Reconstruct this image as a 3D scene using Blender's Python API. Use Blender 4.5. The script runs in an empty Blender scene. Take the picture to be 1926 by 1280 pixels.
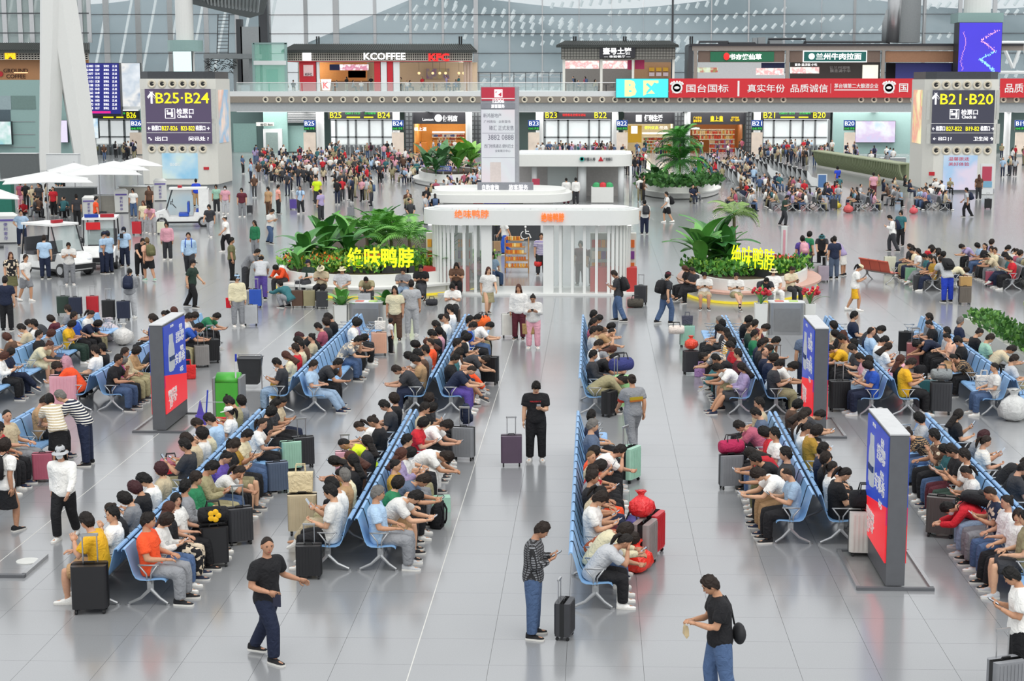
import bpy, bmesh, math, random
import numpy as np
from mathutils import Matrix, Vector, Euler
random.seed(7)
SC = bpy.context.scene
COL = SC.collection
PI = math.pi
# ------------------------------------------------------------------ camera
F, HC, CX, CY = 3050.0, 8.05, 1033.0, 640.0
def _cam(psi, p, roll):
    fw = np.array([-math.sin(psi)*math.cos(p), math.cos(psi)*math.cos(p), -math.sin(p)])
    r = np.cross(fw, [0, 0, 1]); r /= np.linalg.norm(r); u = np.cross(r, fw)
    c, s = math.cos(roll), math.sin(roll)
    return c*r - s*u, c*u + s*r, fw
CR, CU, CF = _cam(math.radians(1.6), math.radians(9.045), 0.0)
cam_d = bpy.data.cameras.new('camera'); cam = bpy.data.objects.new('camera', cam_d); COL.objects.link(cam)
cam_d.sensor_width = 36.0; cam_d.lens = F/1926*36.0; cam_d.shift_x = -(CX-963.0)/1926; cam_d.clip_end = 2000; cam_d.clip_start = .5
cam.matrix_world = Matrix(((CR[0], CU[0], -CF[0], 0), (CR[1], CU[1], -CF[1], 0), (CR[2], CU[2], -CF[2], HC), (0, 0, 0, 1)))
SC.camera = cam
def gp(x, y, z=0.0):
    "point of the place seen at photograph pixel x, y at height z"
    d = CF + CR*(x-CX)/F - CU*(y-CY)/F
    return np.array([0, 0, HC]) + d*((z-HC)/d[2])
def at(x, y, Y):
    "point seen at pixel x, y on the upright plane at depth Y"
    d = CF + CR*(x-CX)/F - CU*(y-CY)/F
    return np.array([0, 0, HC]) + d*(Y/d[1])
def px(P):
    d = np.asarray(P, float) - np.array([0, 0, HC]); z = d@CF
    return CX+F*(d@CR)/z, CY-F*(d@CU)/z
# ------------------------------------------------------------------ daylight and exposure
W = bpy.data.worlds.new('daylight'); SC.world = W; W.use_nodes = True
nt = W.node_tree; bg = nt.nodes['Background']
bg.inputs[0].default_value = (0.955, 0.98, 1.0, 1); bg.inputs[1].default_value = 1.15
SUN = bpy.data.lights.new('soft_sun', 'SUN'); SUN.energy = 1.7; SUN.angle = math.radians(60); SUN.color = (1, .97, .92)
so = bpy.data.objects.new('soft_sun', SUN); so.rotation_euler = (math.radians(28), math.radians(14), 0); COL.objects.link(so)
SC.view_settings.view_transform = 'Standard'; SC.view_settings.look = 'None'
SC.view_settings.gamma = 1.0; SC.view_settings.exposure = -0.04
SC.view_settings.use_curve_mapping = False
# ------------------------------------------------------------------ helpers: colour and material
def lin(c):
    return c/12.92 if c <= .04045 else ((c+.055)/1.055)**2.4
def hx(h):
    h = h.lstrip('#'); return tuple(lin(int(h[i:i+2], 16)/255) for i in (0, 2, 4))
MATS = {}
def mat(name, col='#888888', rough=.6, metal=0., emit=0., var=.12, scale=6., alpha=1., trans=0., bump=0., spec=.5, ior=1.45):
    if name in MATS: return MATS[name]
    m = bpy.data.materials.new(name); m.use_nodes = True; MATS[name] = m
    t = m.node_tree; b = t.nodes['Principled BSDF']; c = hx(col) if isinstance(col, str) else col
    b.inputs['Roughness'].default_value = rough; b.inputs['Metallic'].default_value = metal
    b.inputs['Specular IOR Level'].default_value = spec; b.inputs['IOR'].default_value = ior
    tc = t.nodes.new('ShaderNodeTexCoord'); n = t.nodes.new('ShaderNodeTexNoise'); n.inputs['Scale'].default_value = scale
    n.inputs['Detail'].default_value = 2
    t.links.new(tc.outputs['Object'], n.inputs['Vector'])
    mx = t.nodes.new('ShaderNodeMix'); mx.data_type = 'RGBA'
    mx.inputs[6].default_value = tuple(x*(1-var) for x in c)+(1,); mx.inputs[7].default_value = tuple(min(1, x*(1+var)) for x in c)+(1,)
    t.links.new(n.outputs[0], mx.inputs[0])
    if emit:
        b.inputs['Base Color'].default_value = (*(x*.25 for x in c), 1)
        t.links.new(mx.outputs[2], b.inputs['Emission Color']); b.inputs['Emission Strength'].default_value = emit
    else:
        t.links.new(mx.outputs[2], b.inputs['Base Color'])
    if alpha < 1: b.inputs['Alpha'].default_value = alpha
    if trans: b.inputs['Transmission Weight'].default_value = trans
    if bump:
        bp = t.nodes.new('ShaderNodeBump'); bp.inputs['Strength'].default_value = bump; bp.inputs['Distance'].default_value = .02
        t.links.new(n.outputs[0], bp.inputs['Height']); t.links.new(bp.outputs[0], b.inputs['Normal'])
    return m
def ocmat(name, rough=.8, metal=0., kind='plain', second='#e8e4da', scale=9., wr=.5, spec=.3):
    "cloth or paint whose colour is the object's own colour"
    if name in MATS: return MATS[name]
    m = bpy.data.materials.new(name); m.use_nodes = True; MATS[name] = m
    t = m.node_tree; b = t.nodes['Principled BSDF']; L = t.links
    b.inputs['Roughness'].default_value = rough; b.inputs['Metallic'].default_value = metal; b.inputs['Specular IOR Level'].default_value = spec
    oi = t.nodes.new('ShaderNodeObjectInfo'); tc = t.nodes.new('ShaderNodeTexCoord')
    n = t.nodes.new('ShaderNodeTexNoise'); n.inputs['Scale'].default_value = scale; n.inputs['Detail'].default_value = 3
    L.new(tc.outputs['Object'], n.inputs['Vector'])
    mr = t.nodes.new('ShaderNodeMapRange'); mr.inputs[3].default_value = .82; mr.inputs[4].default_value = 1.15
    L.new(n.outputs[0], mr.inputs[0])
    mx = t.nodes.new('ShaderNodeMix'); mx.data_type = 'RGBA'; mx.blend_type = 'MULTIPLY'; mx.inputs[0].default_value = 1
    L.new(oi.outputs['Color'], mx.inputs[6]); L.new(mr.outputs[0], mx.inputs[7]); out = mx.outputs[2]
    def over(fac):
        m2 = t.nodes.new('ShaderNodeMix'); m2.data_type = 'RGBA'; m2.inputs[7].default_value = (*hx(second), 1)
        L.new(fac, m2.inputs[0]); L.new(out, m2.inputs[6]); return m2.outputs[2]
    def gt(sock, v):
        g = t.nodes.new('ShaderNodeMath'); g.operation = 'GREATER_THAN'; g.inputs[1].default_value = v; L.new(sock, g.inputs[0]); return g.outputs[0]
    def wave(d, sc):
        w = t.nodes.new('ShaderNodeTexWave'); w.bands_direction = d; w.inputs['Scale'].default_value = sc; L.new(tc.outputs['Object'], w.inputs['Vector']); return w.outputs[1]
    if kind == 'stripe': out = over(gt(wave('Z', 6.), .6))
    if kind == 'plaid':
        out = over(gt(wave('Z', 9.), .6)); out = over(gt(wave('X', 9.), .62))
    if kind == 'print':
        v = t.nodes.new('ShaderNodeTexVoronoi'); v.inputs['Scale'].default_value = 16; L.new(tc.outputs['Object'], v.inputs['Vector'])
        sp = t.nodes.new('ShaderNodeSeparateColor'); L.new(v.outputs['Color'], sp.inputs[0]); out = over(gt(sp.outputs[0], .62))
    L.new(out, b.inputs['Base Color'])
    if wr:
        n2 = t.nodes.new('ShaderNodeTexNoise'); n2.inputs['Scale'].default_value = 9; n2.inputs['Detail'].default_value = 3; n2.inputs['Distortion'].default_value = 1.2; L.new(tc.outputs['Object'], n2.inputs['Vector'])
        bp = t.nodes.new('ShaderNodeBump'); bp.inputs['Strength'].default_value = min(1., wr*1.6); bp.inputs['Distance'].default_value = .045
        L.new(n2.outputs[0], bp.inputs['Height']); L.new(bp.outputs[0], b.inputs['Normal'])
    return m
# ------------------------------------------------------------------ helpers: geometry
class MB:
    def __init__(s): s.v = []; s.f = []; s.m = []; s.cur = 0
    def add(s, vs, fs):
        o = len(s.v); s.v += [tuple(map(float, p)) for p in vs]
        for f in fs: s.f.append(tuple(o+i for i in f)); s.m.append(s.cur)
        return s
    def box(s, c, d, rz=0., rx=0., ry=0.):
        hx_, hy, hz = d[0]/2, d[1]/2, d[2]/2
        vs = [Vector((x, y, z)) for z in (-hz, hz) for y in (-hy, hy) for x in (-hx_, hx_)]
        if rz or rx or ry:
            R = Euler((rx, ry, rz)).to_matrix(); vs = [R@v for v in vs]
        return s.add([(v.x+c[0], v.y+c[1], v.z+c[2]) for v in vs], [(0,2,3,1),(4,5,7,6),(0,1,5,4),(2,6,7,3),(0,4,6,2),(1,3,7,5)])
    def bbox(s, a, b):
        return s.box([(a[i]+b[i])/2 for i in range(3)], [abs(b[i]-a[i]) for i in range(3)])
    def rbox(s, c, d, r, n=3, rz=0.):
        "box with rounded upright edges"
        pts = []
        for sx, sy, a0 in ((1, 1, 0), (-1, 1, 90), (-1, -1, 180), (1, -1, 270)):
            for k in range(n+1):
                a = math.radians(a0+90*k/n); pts.append((sx*(d[0]/2-r)+r*math.cos(a), sy*(d[1]/2-r)+r*math.sin(a)))
        cs, sn = math.cos(rz), math.sin(rz)
        pts = [(c[0]+x*cs-y*sn, c[1]+x*sn+y*cs) for x, y in pts]
        return s.prism(pts, c[2]-d[2]/2, c[2]+d[2]/2)
    def prism(s, pts, z0, z1):
        n = len(pts)
        return s.add([(x, y, z0) for x, y in pts]+[(x, y, z1) for x, y in pts],
            [tuple(range(n-1, -1, -1)), tuple(range(n, 2*n))]+[(i, (i+1) % n, n+(i+1) % n, n+i) for i in range(n)])
    def loft(s, rings, cap=True, closed=True):
        n = len(rings[0]); vs = [p for r in rings for p in r]; fs = []
        for k in range(len(rings)-1):
            for i in range(n if closed else n-1):
                j = (i+1) % n; fs.append((k*n+i, k*n+j, (k+1)*n+j, (k+1)*n+i))
        if cap and closed:
            fs.append(tuple(range(n-1, -1, -1))); fs.append(tuple((len(rings)-1)*n+i for i in range(n)))
        return s.add(vs, fs)
    def tube(s, pts, r, n=8, cap=True, sq=1.0):
        "round bar through points; r a number or one per point"
        P = [Vector(p) for p in pts]; rs = [r]*len(P) if isinstance(r, (int, float)) else r; rings = []; ref = None
        for i, p in enumerate(P):
            d = (P[min(i+1, len(P)-1)]-P[max(i-1, 0)])
            d = d.normalized() if d.length > 1e-9 else Vector((0, 0, 1))
            if ref is None:
                ref = Vector((0, 0, 1)) if abs(d.z) < .9 else Vector((0, 1, 0))
            a = d.cross(ref).normalized(); ref = a.cross(d)
            rings.append([tuple(p+(a*math.cos(2*PI*k/n)+ref*math.sin(2*PI*k/n)*sq)*rs[i]) for k in range(n)])
        return s.loft(rings, cap)
    def cyl(s, c, r, h, n=16, r2=None):
        r2 = r if r2 is None else r2
        return s.loft([[(c[0]+q*math.cos(2*PI*k/n), c[1]+q*math.sin(2*PI*k/n), z) for k in range(n)] for q, z in ((r, c[2]), (r2, c[2]+h))])
    def lathe(s, c, prof, n=16):
        return s.loft([[(c[0]+max(q, 1e-4)*math.cos(2*PI*k/n), c[1]+max(q, 1e-4)*math.sin(2*PI*k/n), c[2]+z) for k in range(n)] for q, z in prof])
    def ball(s, c, r, n=10, m=6):
        r = (r, r, r) if isinstance(r, (int, float)) else r
        rings = []
        for j in range(m+1):
            a = -PI/2+PI*j/m; q = max(math.cos(a), .02)
            rings.append([(c[0]+r[0]*q*math.cos(2*PI*k/n), c[1]+r[1]*q*math.sin(2*PI*k/n), c[2]+r[2]*math.sin(a)) for k in range(n)])
        return s.loft(rings)
    def extr(s, prof, x0, x1):
        "profile of (y, z) points extruded along x"
        n = len(prof)
        return s.add([(x0, y, z) for y, z in prof]+[(x1, y, z) for y, z in prof],
            [tuple(range(n)), tuple(range(2*n-1, n-1, -1))]+[(i, n+i, n+(i+1) % n, (i+1) % n) for i in range(n)])
    def mesh(s, name, mats, smooth=False):
        me = bpy.data.meshes.new(name); me.from_pydata(s.v, [], s.f)
        for m in (mats if isinstance(mats, (list, tuple)) else [mats]): me.materials.append(m)
        if any(s.m): me.polygons.foreach_set('material_index', s.m)
        if smooth: me.polygons.foreach_set('use_smooth', [True]*len(s.f))
        bm = bmesh.new(); bm.from_mesh(me); bmesh.ops.recalc_face_normals(bm, faces=bm.faces); bm.to_mesh(me); bm.free()
        if smooth == 'auto':
            try: me.set_sharp_from_angle(angle=math.radians(40))
            except Exception: pass
        me.update(); return me
    def build(s, name, mats, parent=None, loc=(0, 0, 0), rz=0., smooth=False, **k):
        return obj(name, s.mesh(name, mats, smooth), parent, loc, rz, **k)
def obj(name, data, parent=None, loc=(0, 0, 0), rz=0., label=None, cat=None, group=None, kind=None, color=None, mw=None):
    o = bpy.data.objects.new(name, data); COL.objects.link(o)
    if mw is not None: o.matrix_basis = mw
    else:
        o.location = tuple(float(v) for v in loc); o.rotation_euler = (0, 0, float(rz))
    if parent is not None: o.parent = parent
    if label: o['label'] = label
    if cat: o['category'] = cat
    if group: o['group'] = group
    if kind: o['kind'] = kind
    if color is not None: o.color = (*(hx(color) if isinstance(color, str) else color), 1)
    return o
def thing(name, label, cat, loc=(0, 0, 0), rz=0., group=None, kind=None):
    o = obj(name, None, None, loc, rz, label, cat, group, kind); o.empty_display_size = .2; return o
def text(name, s, size, m, parent=None, loc=(0, 0, 0), rot=(PI/2, 0, 0), ext=.01, align='CENTER', sx=1., bold=0.):
    c = bpy.data.curves.new(name, 'FONT'); c.body = s; c.size = size; c.extrude = ext; c.align_x = align; c.align_y = 'CENTER'
    c.resolution_u = 2; c.offset = bold
    c.materials.append(m); o = obj(name, c, parent, loc); o.rotation_euler = rot; o.scale = (sx, 1, 1); return o
def copytree(o, parent=None):
    c = o.copy(); COL.objects.link(c); c.parent = parent
    for ch in KIDS.get(o.name, o.children): copytree(ch, c)
    return c
KIDS = {}
ORD = ['first', 'second', 'third', 'fourth', 'fifth', 'sixth', 'seventh', 'eighth', 'ninth', 'tenth', 'eleventh', 'twelfth', 'thirteenth', 'fourteenth', 'fifteenth', 'sixteenth', 'seventeenth', 'eighteenth', 'nineteenth', 'twentieth']
PAL = dict(white='#e4e3df', cream='#dcd3b2', black='#1c1c1f', charcoal='#36373b', grey='#85878b', silver='#b4b6b9', navy='#20283f', blue='#2b55b4',
    royal='#2a46c0', sky='#a3bdd6', denim='#4a6083', lightdenim='#8aa0b8', red='#bf2430', maroon='#5c2530', orange='#e8532a', rust='#a5512f', yellow='#e3ae27',
    lime='#cde52a', mustard='#b08a35', green='#2b7a52', darkgreen='#2c3f36', olive='#666545', khaki='#98906f', beige='#c3b496', tan='#b08e68', brown='#5a4234',
    pink='#d9a0ad', rose='#a9566a', magenta='#bb3a90', lilac='#a597bd', purple='#5c4a9a', teal='#34686e', mint='#9fc9b4', peach='#dfae94', slate='#56647a')
WORD = dict(sky='light blue', royal='bright blue', lightdenim='pale denim', silver='light grey', lime='neon yellow', lilac='lavender', darkgreen='dark green', slate='slate blue')
def word(c): return WORD.get(c, c)
# ------------------------------------------------------------------ people: shared shapes
CLOTH = ocmat('cloth'); CLOTH_STRIPE = ocmat('cloth_striped', kind='stripe'); CLOTH_PLAID = ocmat('cloth_plaid', kind='plaid', second='#2a2a2c'); CLOTH_PRINT = ocmat('cloth_printed', kind='print', second='#d9c9b0')
SKIN = ocmat('skin', rough=.55, wr=.0, scale=30, spec=.4)
EYE = mat('eye_dark', '#1a1412', .3); LIP = mat('lip', '#9a5048', .5); SOLE = mat('shoe_sole', '#d5d3cd', .7); HAIRM = ocmat('hair', rough=.62, wr=.5, scale=40, spec=.3)
def V(*a): return np.array(a, float)
def nrm(v): v = np.asarray(v, float); return v/np.linalg.norm(v)
def rotx(v, a):  # positive a tips forward (+y)
    c, s = math.cos(a), math.sin(a); return V(v[0], v[1]*c+v[2]*s, -v[1]*s+v[2]*c)
def ell(c, ax, up, rx, ry, n=12):
    ax = nrm(ax); up = np.asarray(up, float); up = nrm(up-ax*(up@ax)); sd = np.cross(up, ax)
    return [tuple(c+sd*rx*math.cos(2*PI*k/n)+up*ry*math.sin(2*PI*k/n)) for k in range(n)]
class Pose: pass
def fk(hip=.93, lean=0, slouch=0, hp=0, hy=0, tw=0, ra=((.15, 0, -1), (.05, .15, -1)), la=None, rl=((.02, 0, -1), (.0, -.03, -1)), ll=None, rh=None, lh=None, fr=8, fl=None, hand='relax', pz=None):
    "joints of a 1.70 m figure facing +y; ra/la = upper arm and forearm direction, rl/ll = thigh and shank direction"
    P = Pose(); r = math.radians
    la = la or tuple((-d[0], d[1], d[2]) for d in ra); ll = ll or tuple((-d[0], d[1], d[2]) for d in rl)
    fl = fr if fl is None else fl
    u1 = rotx(V(0, 0, 1), r(lean)); u2 = rotx(V(0, 0, 1), r(lean+slouch*.5)); u3 = rotx(V(0, 0, 1), r(lean+slouch))
    P.u = (u1, u2, u3)
    P.pel = V(0, 0, hip); P.waist = P.pel+u1*.15; P.chest = P.waist+u2*.19; P.neck = P.chest+u3*.165
    t = r(tw); P.rt = V(math.cos(t), math.sin(t), 0)
    hb = r(lean+slouch*.8+hp*.5); P.hd0 = P.neck+rotx(V(0, 0, 1), hb)*.075
    Rz = Matrix.Rotation(r(hy), 3, 'Z'); Rx = Matrix.Rotation(-r(hp), 3, 'X'); Rh = Rz@Rx
    P.headm = Rh; P.head = P.hd0+np.array(Rh@Vector((0, .02, .105)))
    sh = P.neck-u3*.062
    P.sh = [sh+P.rt*.188, sh-P.rt*.188]; P.el = []; P.wr = []; P.hdir = []
    for i, (s, a, hh) in enumerate(((P.sh[0], ra, rh), (P.sh[1], la, lh))):
        e = s+nrm(a[0])*.285; w = e+nrm(a[1])*.245; P.el.append(e); P.wr.append(w); P.hdir.append(nrm(hh) if hh else nrm(a[1]))
    P.hip = [P.pel+V(.088, 0, -.03), P.pel+V(-.088, 0, -.03)]; P.kn = []; P.an = []
    for h, a in zip(P.hip, (rl, ll)):
        k = h+nrm(a[0])*.42; P.kn.append(k); P.an.append(k+nrm(a[1])*.40)
    P.foot = [r(-fr), r(fl)]; P.hand = hand
    lo = min(a[2] for a in P.an)-.085
    for lst in (P.sh, P.el, P.wr, P.hip, P.kn, P.an):
        for q in range(len(lst)): lst[q] = lst[q]-V(0, 0, 0 if pz else 0)
    P.low = lo
    return P
def limb(mb, pts, rs, up=(0, 1, 0), n=10, flat=1.):
    pts = [np.asarray(p, float) for p in pts]; rings = []
    for i, p in enumerate(pts):
        d = pts[min(i+1, len(pts)-1)]-pts[max(i-1, 0)]; u = np.asarray(up, float)
        if abs(nrm(d)@u) > .95: u = V(0, 0, 1) if abs(nrm(d)[2]) < .9 else V(1, 0, 0)
        rings.append(ell(p, d, u, rs[i], rs[i]*flat, n))
    mb.loft(rings)
def mix(a, b, t): return np.asarray(a)*(1-t)+np.asarray(b)*t
def torso(mb, P, g=0., top=True, low=-.10, flare=0.):
    u1, u2, u3 = P.u; R = P.rt; R0 = V(1, 0, 0)
    def ring(c, ax, r, rx, ry):
        f = np.cross(ax, r); return ell(c, ax, nrm(-f) if f[1] > 0 else nrm(f), rx, ry, 16)
    rs = [(P.pel+u1*low, u1, R0, .15+g+flare, .105+g+flare), (P.pel-u1*.02, u1, R0, .168+g+flare, .122+g+flare*.7), (P.pel+u1*.07, u1, R0, .158+g, .116+g), (P.waist, u1, R0, .145+g, .108+g),
        (mix(P.waist, P.chest, .55), u2, mix(R0, R, .5), .155+g, .112+g), (P.chest, u2, R, .168+g, .118+g), (mix(P.chest, P.neck, .5), u3, R, .172+g, .108+g), (P.neck-u3*.045, u3, R, .138+g, .085+g)]
    if top: rs += [(P.neck-u3*.005, u3, R, .085+g*.5, .068+g*.5), (P.neck+u3*.02, u3, R, .062+g*.3, .060+g*.3)]
    mb.loft([ring(*q) for q in rs])
def shoulder(mb, P, g):
    for s, e in zip(P.sh, P.el):
        c = mix(P.neck-P.u[2]*.03, s, .30); limb(mb, [c, mix(c, s, .6), s, mix(s, e, .12)], [.050+g, .056+g, .058+g, .056+g])
def body_mb(P):
    mb = MB(); torso(mb, P); shoulder(mb, P, 0)
    limb(mb, [P.neck-P.u[2]*.05, P.neck+P.u[2]*.02, P.hd0, P.hd0+(P.head-P.hd0)*.5], [.07, .058, .054, .055])
    for i in (0, 1):
        s, e, w = P.sh[i], P.el[i], P.wr[i]
        limb(mb, [s, mix(s, e, .3), mix(s, e, .7), e, mix(e, w, .25), mix(e, w, .7), w, w+P.hdir[i]*.02], [.058, .056, .050, .045, .047, .038, .030, .029])
        h, k, a = P.hip[i], P.kn[i], P.an[i]
        limb(mb, [mix(P.pel, h, .6), h, mix(h, k, .3), mix(h, k, .75), k, mix(k, a, .25), mix(k, a, .5), mix(k, a, .9), a, a-V(0, 0, .03)], [.085, .097, .092, .072, .062, .063, .060, .042, .038, .042], n=12)
        f = P.foot[i]; d = V(math.sin(-f), math.cos(f), 0)
        limb(mb, [a-V(0, 0, .035)-d*.05, a-V(0, 0, .045)+d*.02, a-V(0, 0, .055)+d*.12, a-V(0, 0, .06)+d*.17], [.034, .04, .036, .026], up=(0, 0, 1), flat=.75)
    return mb
def shirt_mb(P, sleeve, low=-.11, flare=.012):
    mb = MB(); torso(mb, P, .030, True, low, flare); shoulder(mb, P, .022)
    for s, e, w in zip(P.sh, P.el, P.wr):
        if sleeve == 'short': limb(mb, [s, mix(s, e, .3), mix(s, e, .62), mix(s, e, .70)], [.080, .084, .084, .082])
        else: limb(mb, [s, mix(s, e, .3), mix(s, e, .7), e, mix(e, w, .3), mix(e, w, .75), mix(e, w, .93)], [.078, .078, .074, .068, .064, .058, .05])
    return mb
def trous_mb(P, kind):
    mb = MB(); u1 = P.u[0]; R0 = V(1, 0, 0)
    def ring(c, rx, ry): f = np.cross(u1, R0); return ell(c, u1, -f, rx, ry, 14)
    mb.loft([ring(P.pel-u1*.12, .14, .10), ring(P.pel-u1*.06, .19, .14), ring(P.pel+u1*.03, .185, .14), ring(P.pel+u1*.11, .168, .128)])
    if kind == 'skirt':
        k = (P.kn[0]+P.kn[1])/2; c = P.pel; d = k-c; e = k+nrm(d)*.03
        sd = abs(P.kn[0][0]-P.kn[1][0])/2
        mb.loft([ell(c+u1*.04, d, (0, 1, .3), .17, .125, 14), ell(mix(c, k, .35), d, (0, 1, .3), .20, .135, 14), ell(mix(c, k, .8), d, (0, 1, .3), max(.21, sd+.10), .13, 14), ell(e, d, (0, 1, .3), max(.235, sd+.12), .15, 14)])
        return mb
    for i in (0, 1):
        h, k, a = P.hip[i], P.kn[i], P.an[i]; st = mix(P.pel, h, .6)
        if kind == 'shorts': limb(mb, [st, h, mix(h, k, .35), mix(h, k, .85), mix(h, k, .93)], [.112, .124, .122, .116, .116], n=12)
        else: limb(mb, [st, h, mix(h, k, .3), mix(h, k, .75), k, mix(k, a, .25), mix(k, a, .6), mix(k, a, .95), a], [.11, .122, .118, .102, .092, .090, .085, .08, .08], n=12)
    return mb
def head_mb(mb):
    "head in its own frame: centre of skull at 0, face towards +y"
    n, m = 18, 13; rings = []
    for j in range(m+1):
        a = -PI/2+PI*j/m; z = math.sin(a); q = max(math.cos(a), .03); ring = []
        for k in range(n):
            t = 2*PI*k/n; x, y = math.cos(t), math.sin(t)
            zz = z*.118; wx = .076*q; wy = .096*q
            if z < 0: wx *= 1-.26*(-z)**1.5; 
            yy = y*wy
            if y > 0: yy *= .93; yy += .018*max(0, -z-.1)*y
            else: yy *= 1.02 if z > -.2 else .80
            ring.append((x*wx, yy, zz))
        rings.append(ring)
    mb.cur = 0; mb.loft(rings)
    mb.add([(-.013, .080, -.034), (.013, .080, -.034), (0, .106, -.030), (0, .086, .016), (-.009, .08, .0), (.009, .08, 0)], [(0, 2, 4), (4, 2, 3), (1, 5, 2), (5, 3, 2), (0, 1, 2)])
    for s in (-1, 1):
        mb.cur = 0; mb.ball((s*.077, -.004, -.008), (.010, .020, .031), 6, 4)
        mb.cur = 1; mb.ball((s*.031, .081, .012), (.010, .006, .005), 6, 4); mb.box((s*.031, .084, .028), (.030, .008, .004))
    mb.cur = 2; mb.ball((0, .083, -.060), (.024, .010, .008), 8, 4); mb.cur = 0
def hand_mb(mb, w, d, up, side, curl, k=1.):
    "palm with four fingers and a thumb; up = back-of-hand direction, side=+1 thumb along +s"
    d = nrm(d); up = nrm(np.asarray(up)-d*(np.asarray(up)@d)); s = np.cross(d, up)*side
    def L(a, b, c): return w+(d*a+s*b+up*c)*k
    mb.loft([[tuple(L(a, b*q, c*q2)) for b, c in ((-1, -1), (1, -1), (1, 1), (-1, 1))] for a, q, q2 in ((-.005, .024, .016), (.03, .036, .014), (.085, .042, .012))])
    for f, (b, ln) in enumerate(((.033, .068), (.011, .078), (-.011, .072), (-.032, .055))):
        p = [V(.078, b, 0)]; a = 0
        for seg, q in ((.45, curl*.6), (.32, curl), (.25, curl*.8)):
            a += q; p.append(p[-1]+V(math.cos(a)*ln*seg, 0, -math.sin(a)*ln*seg))
        mb.tube([tuple(L(*q)) for q in p], [.0098*k, .0092*k, .0085*k, .0065*k], 5)
    mb.tube([tuple(L(*q)) for q in ((.02, .028, -.004), (.045, .055, -.014), (.07, .060, -.022), (.092, .052, -.03))], [.013*k, .0115*k, .0105*k, .007*k], 5)
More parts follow.
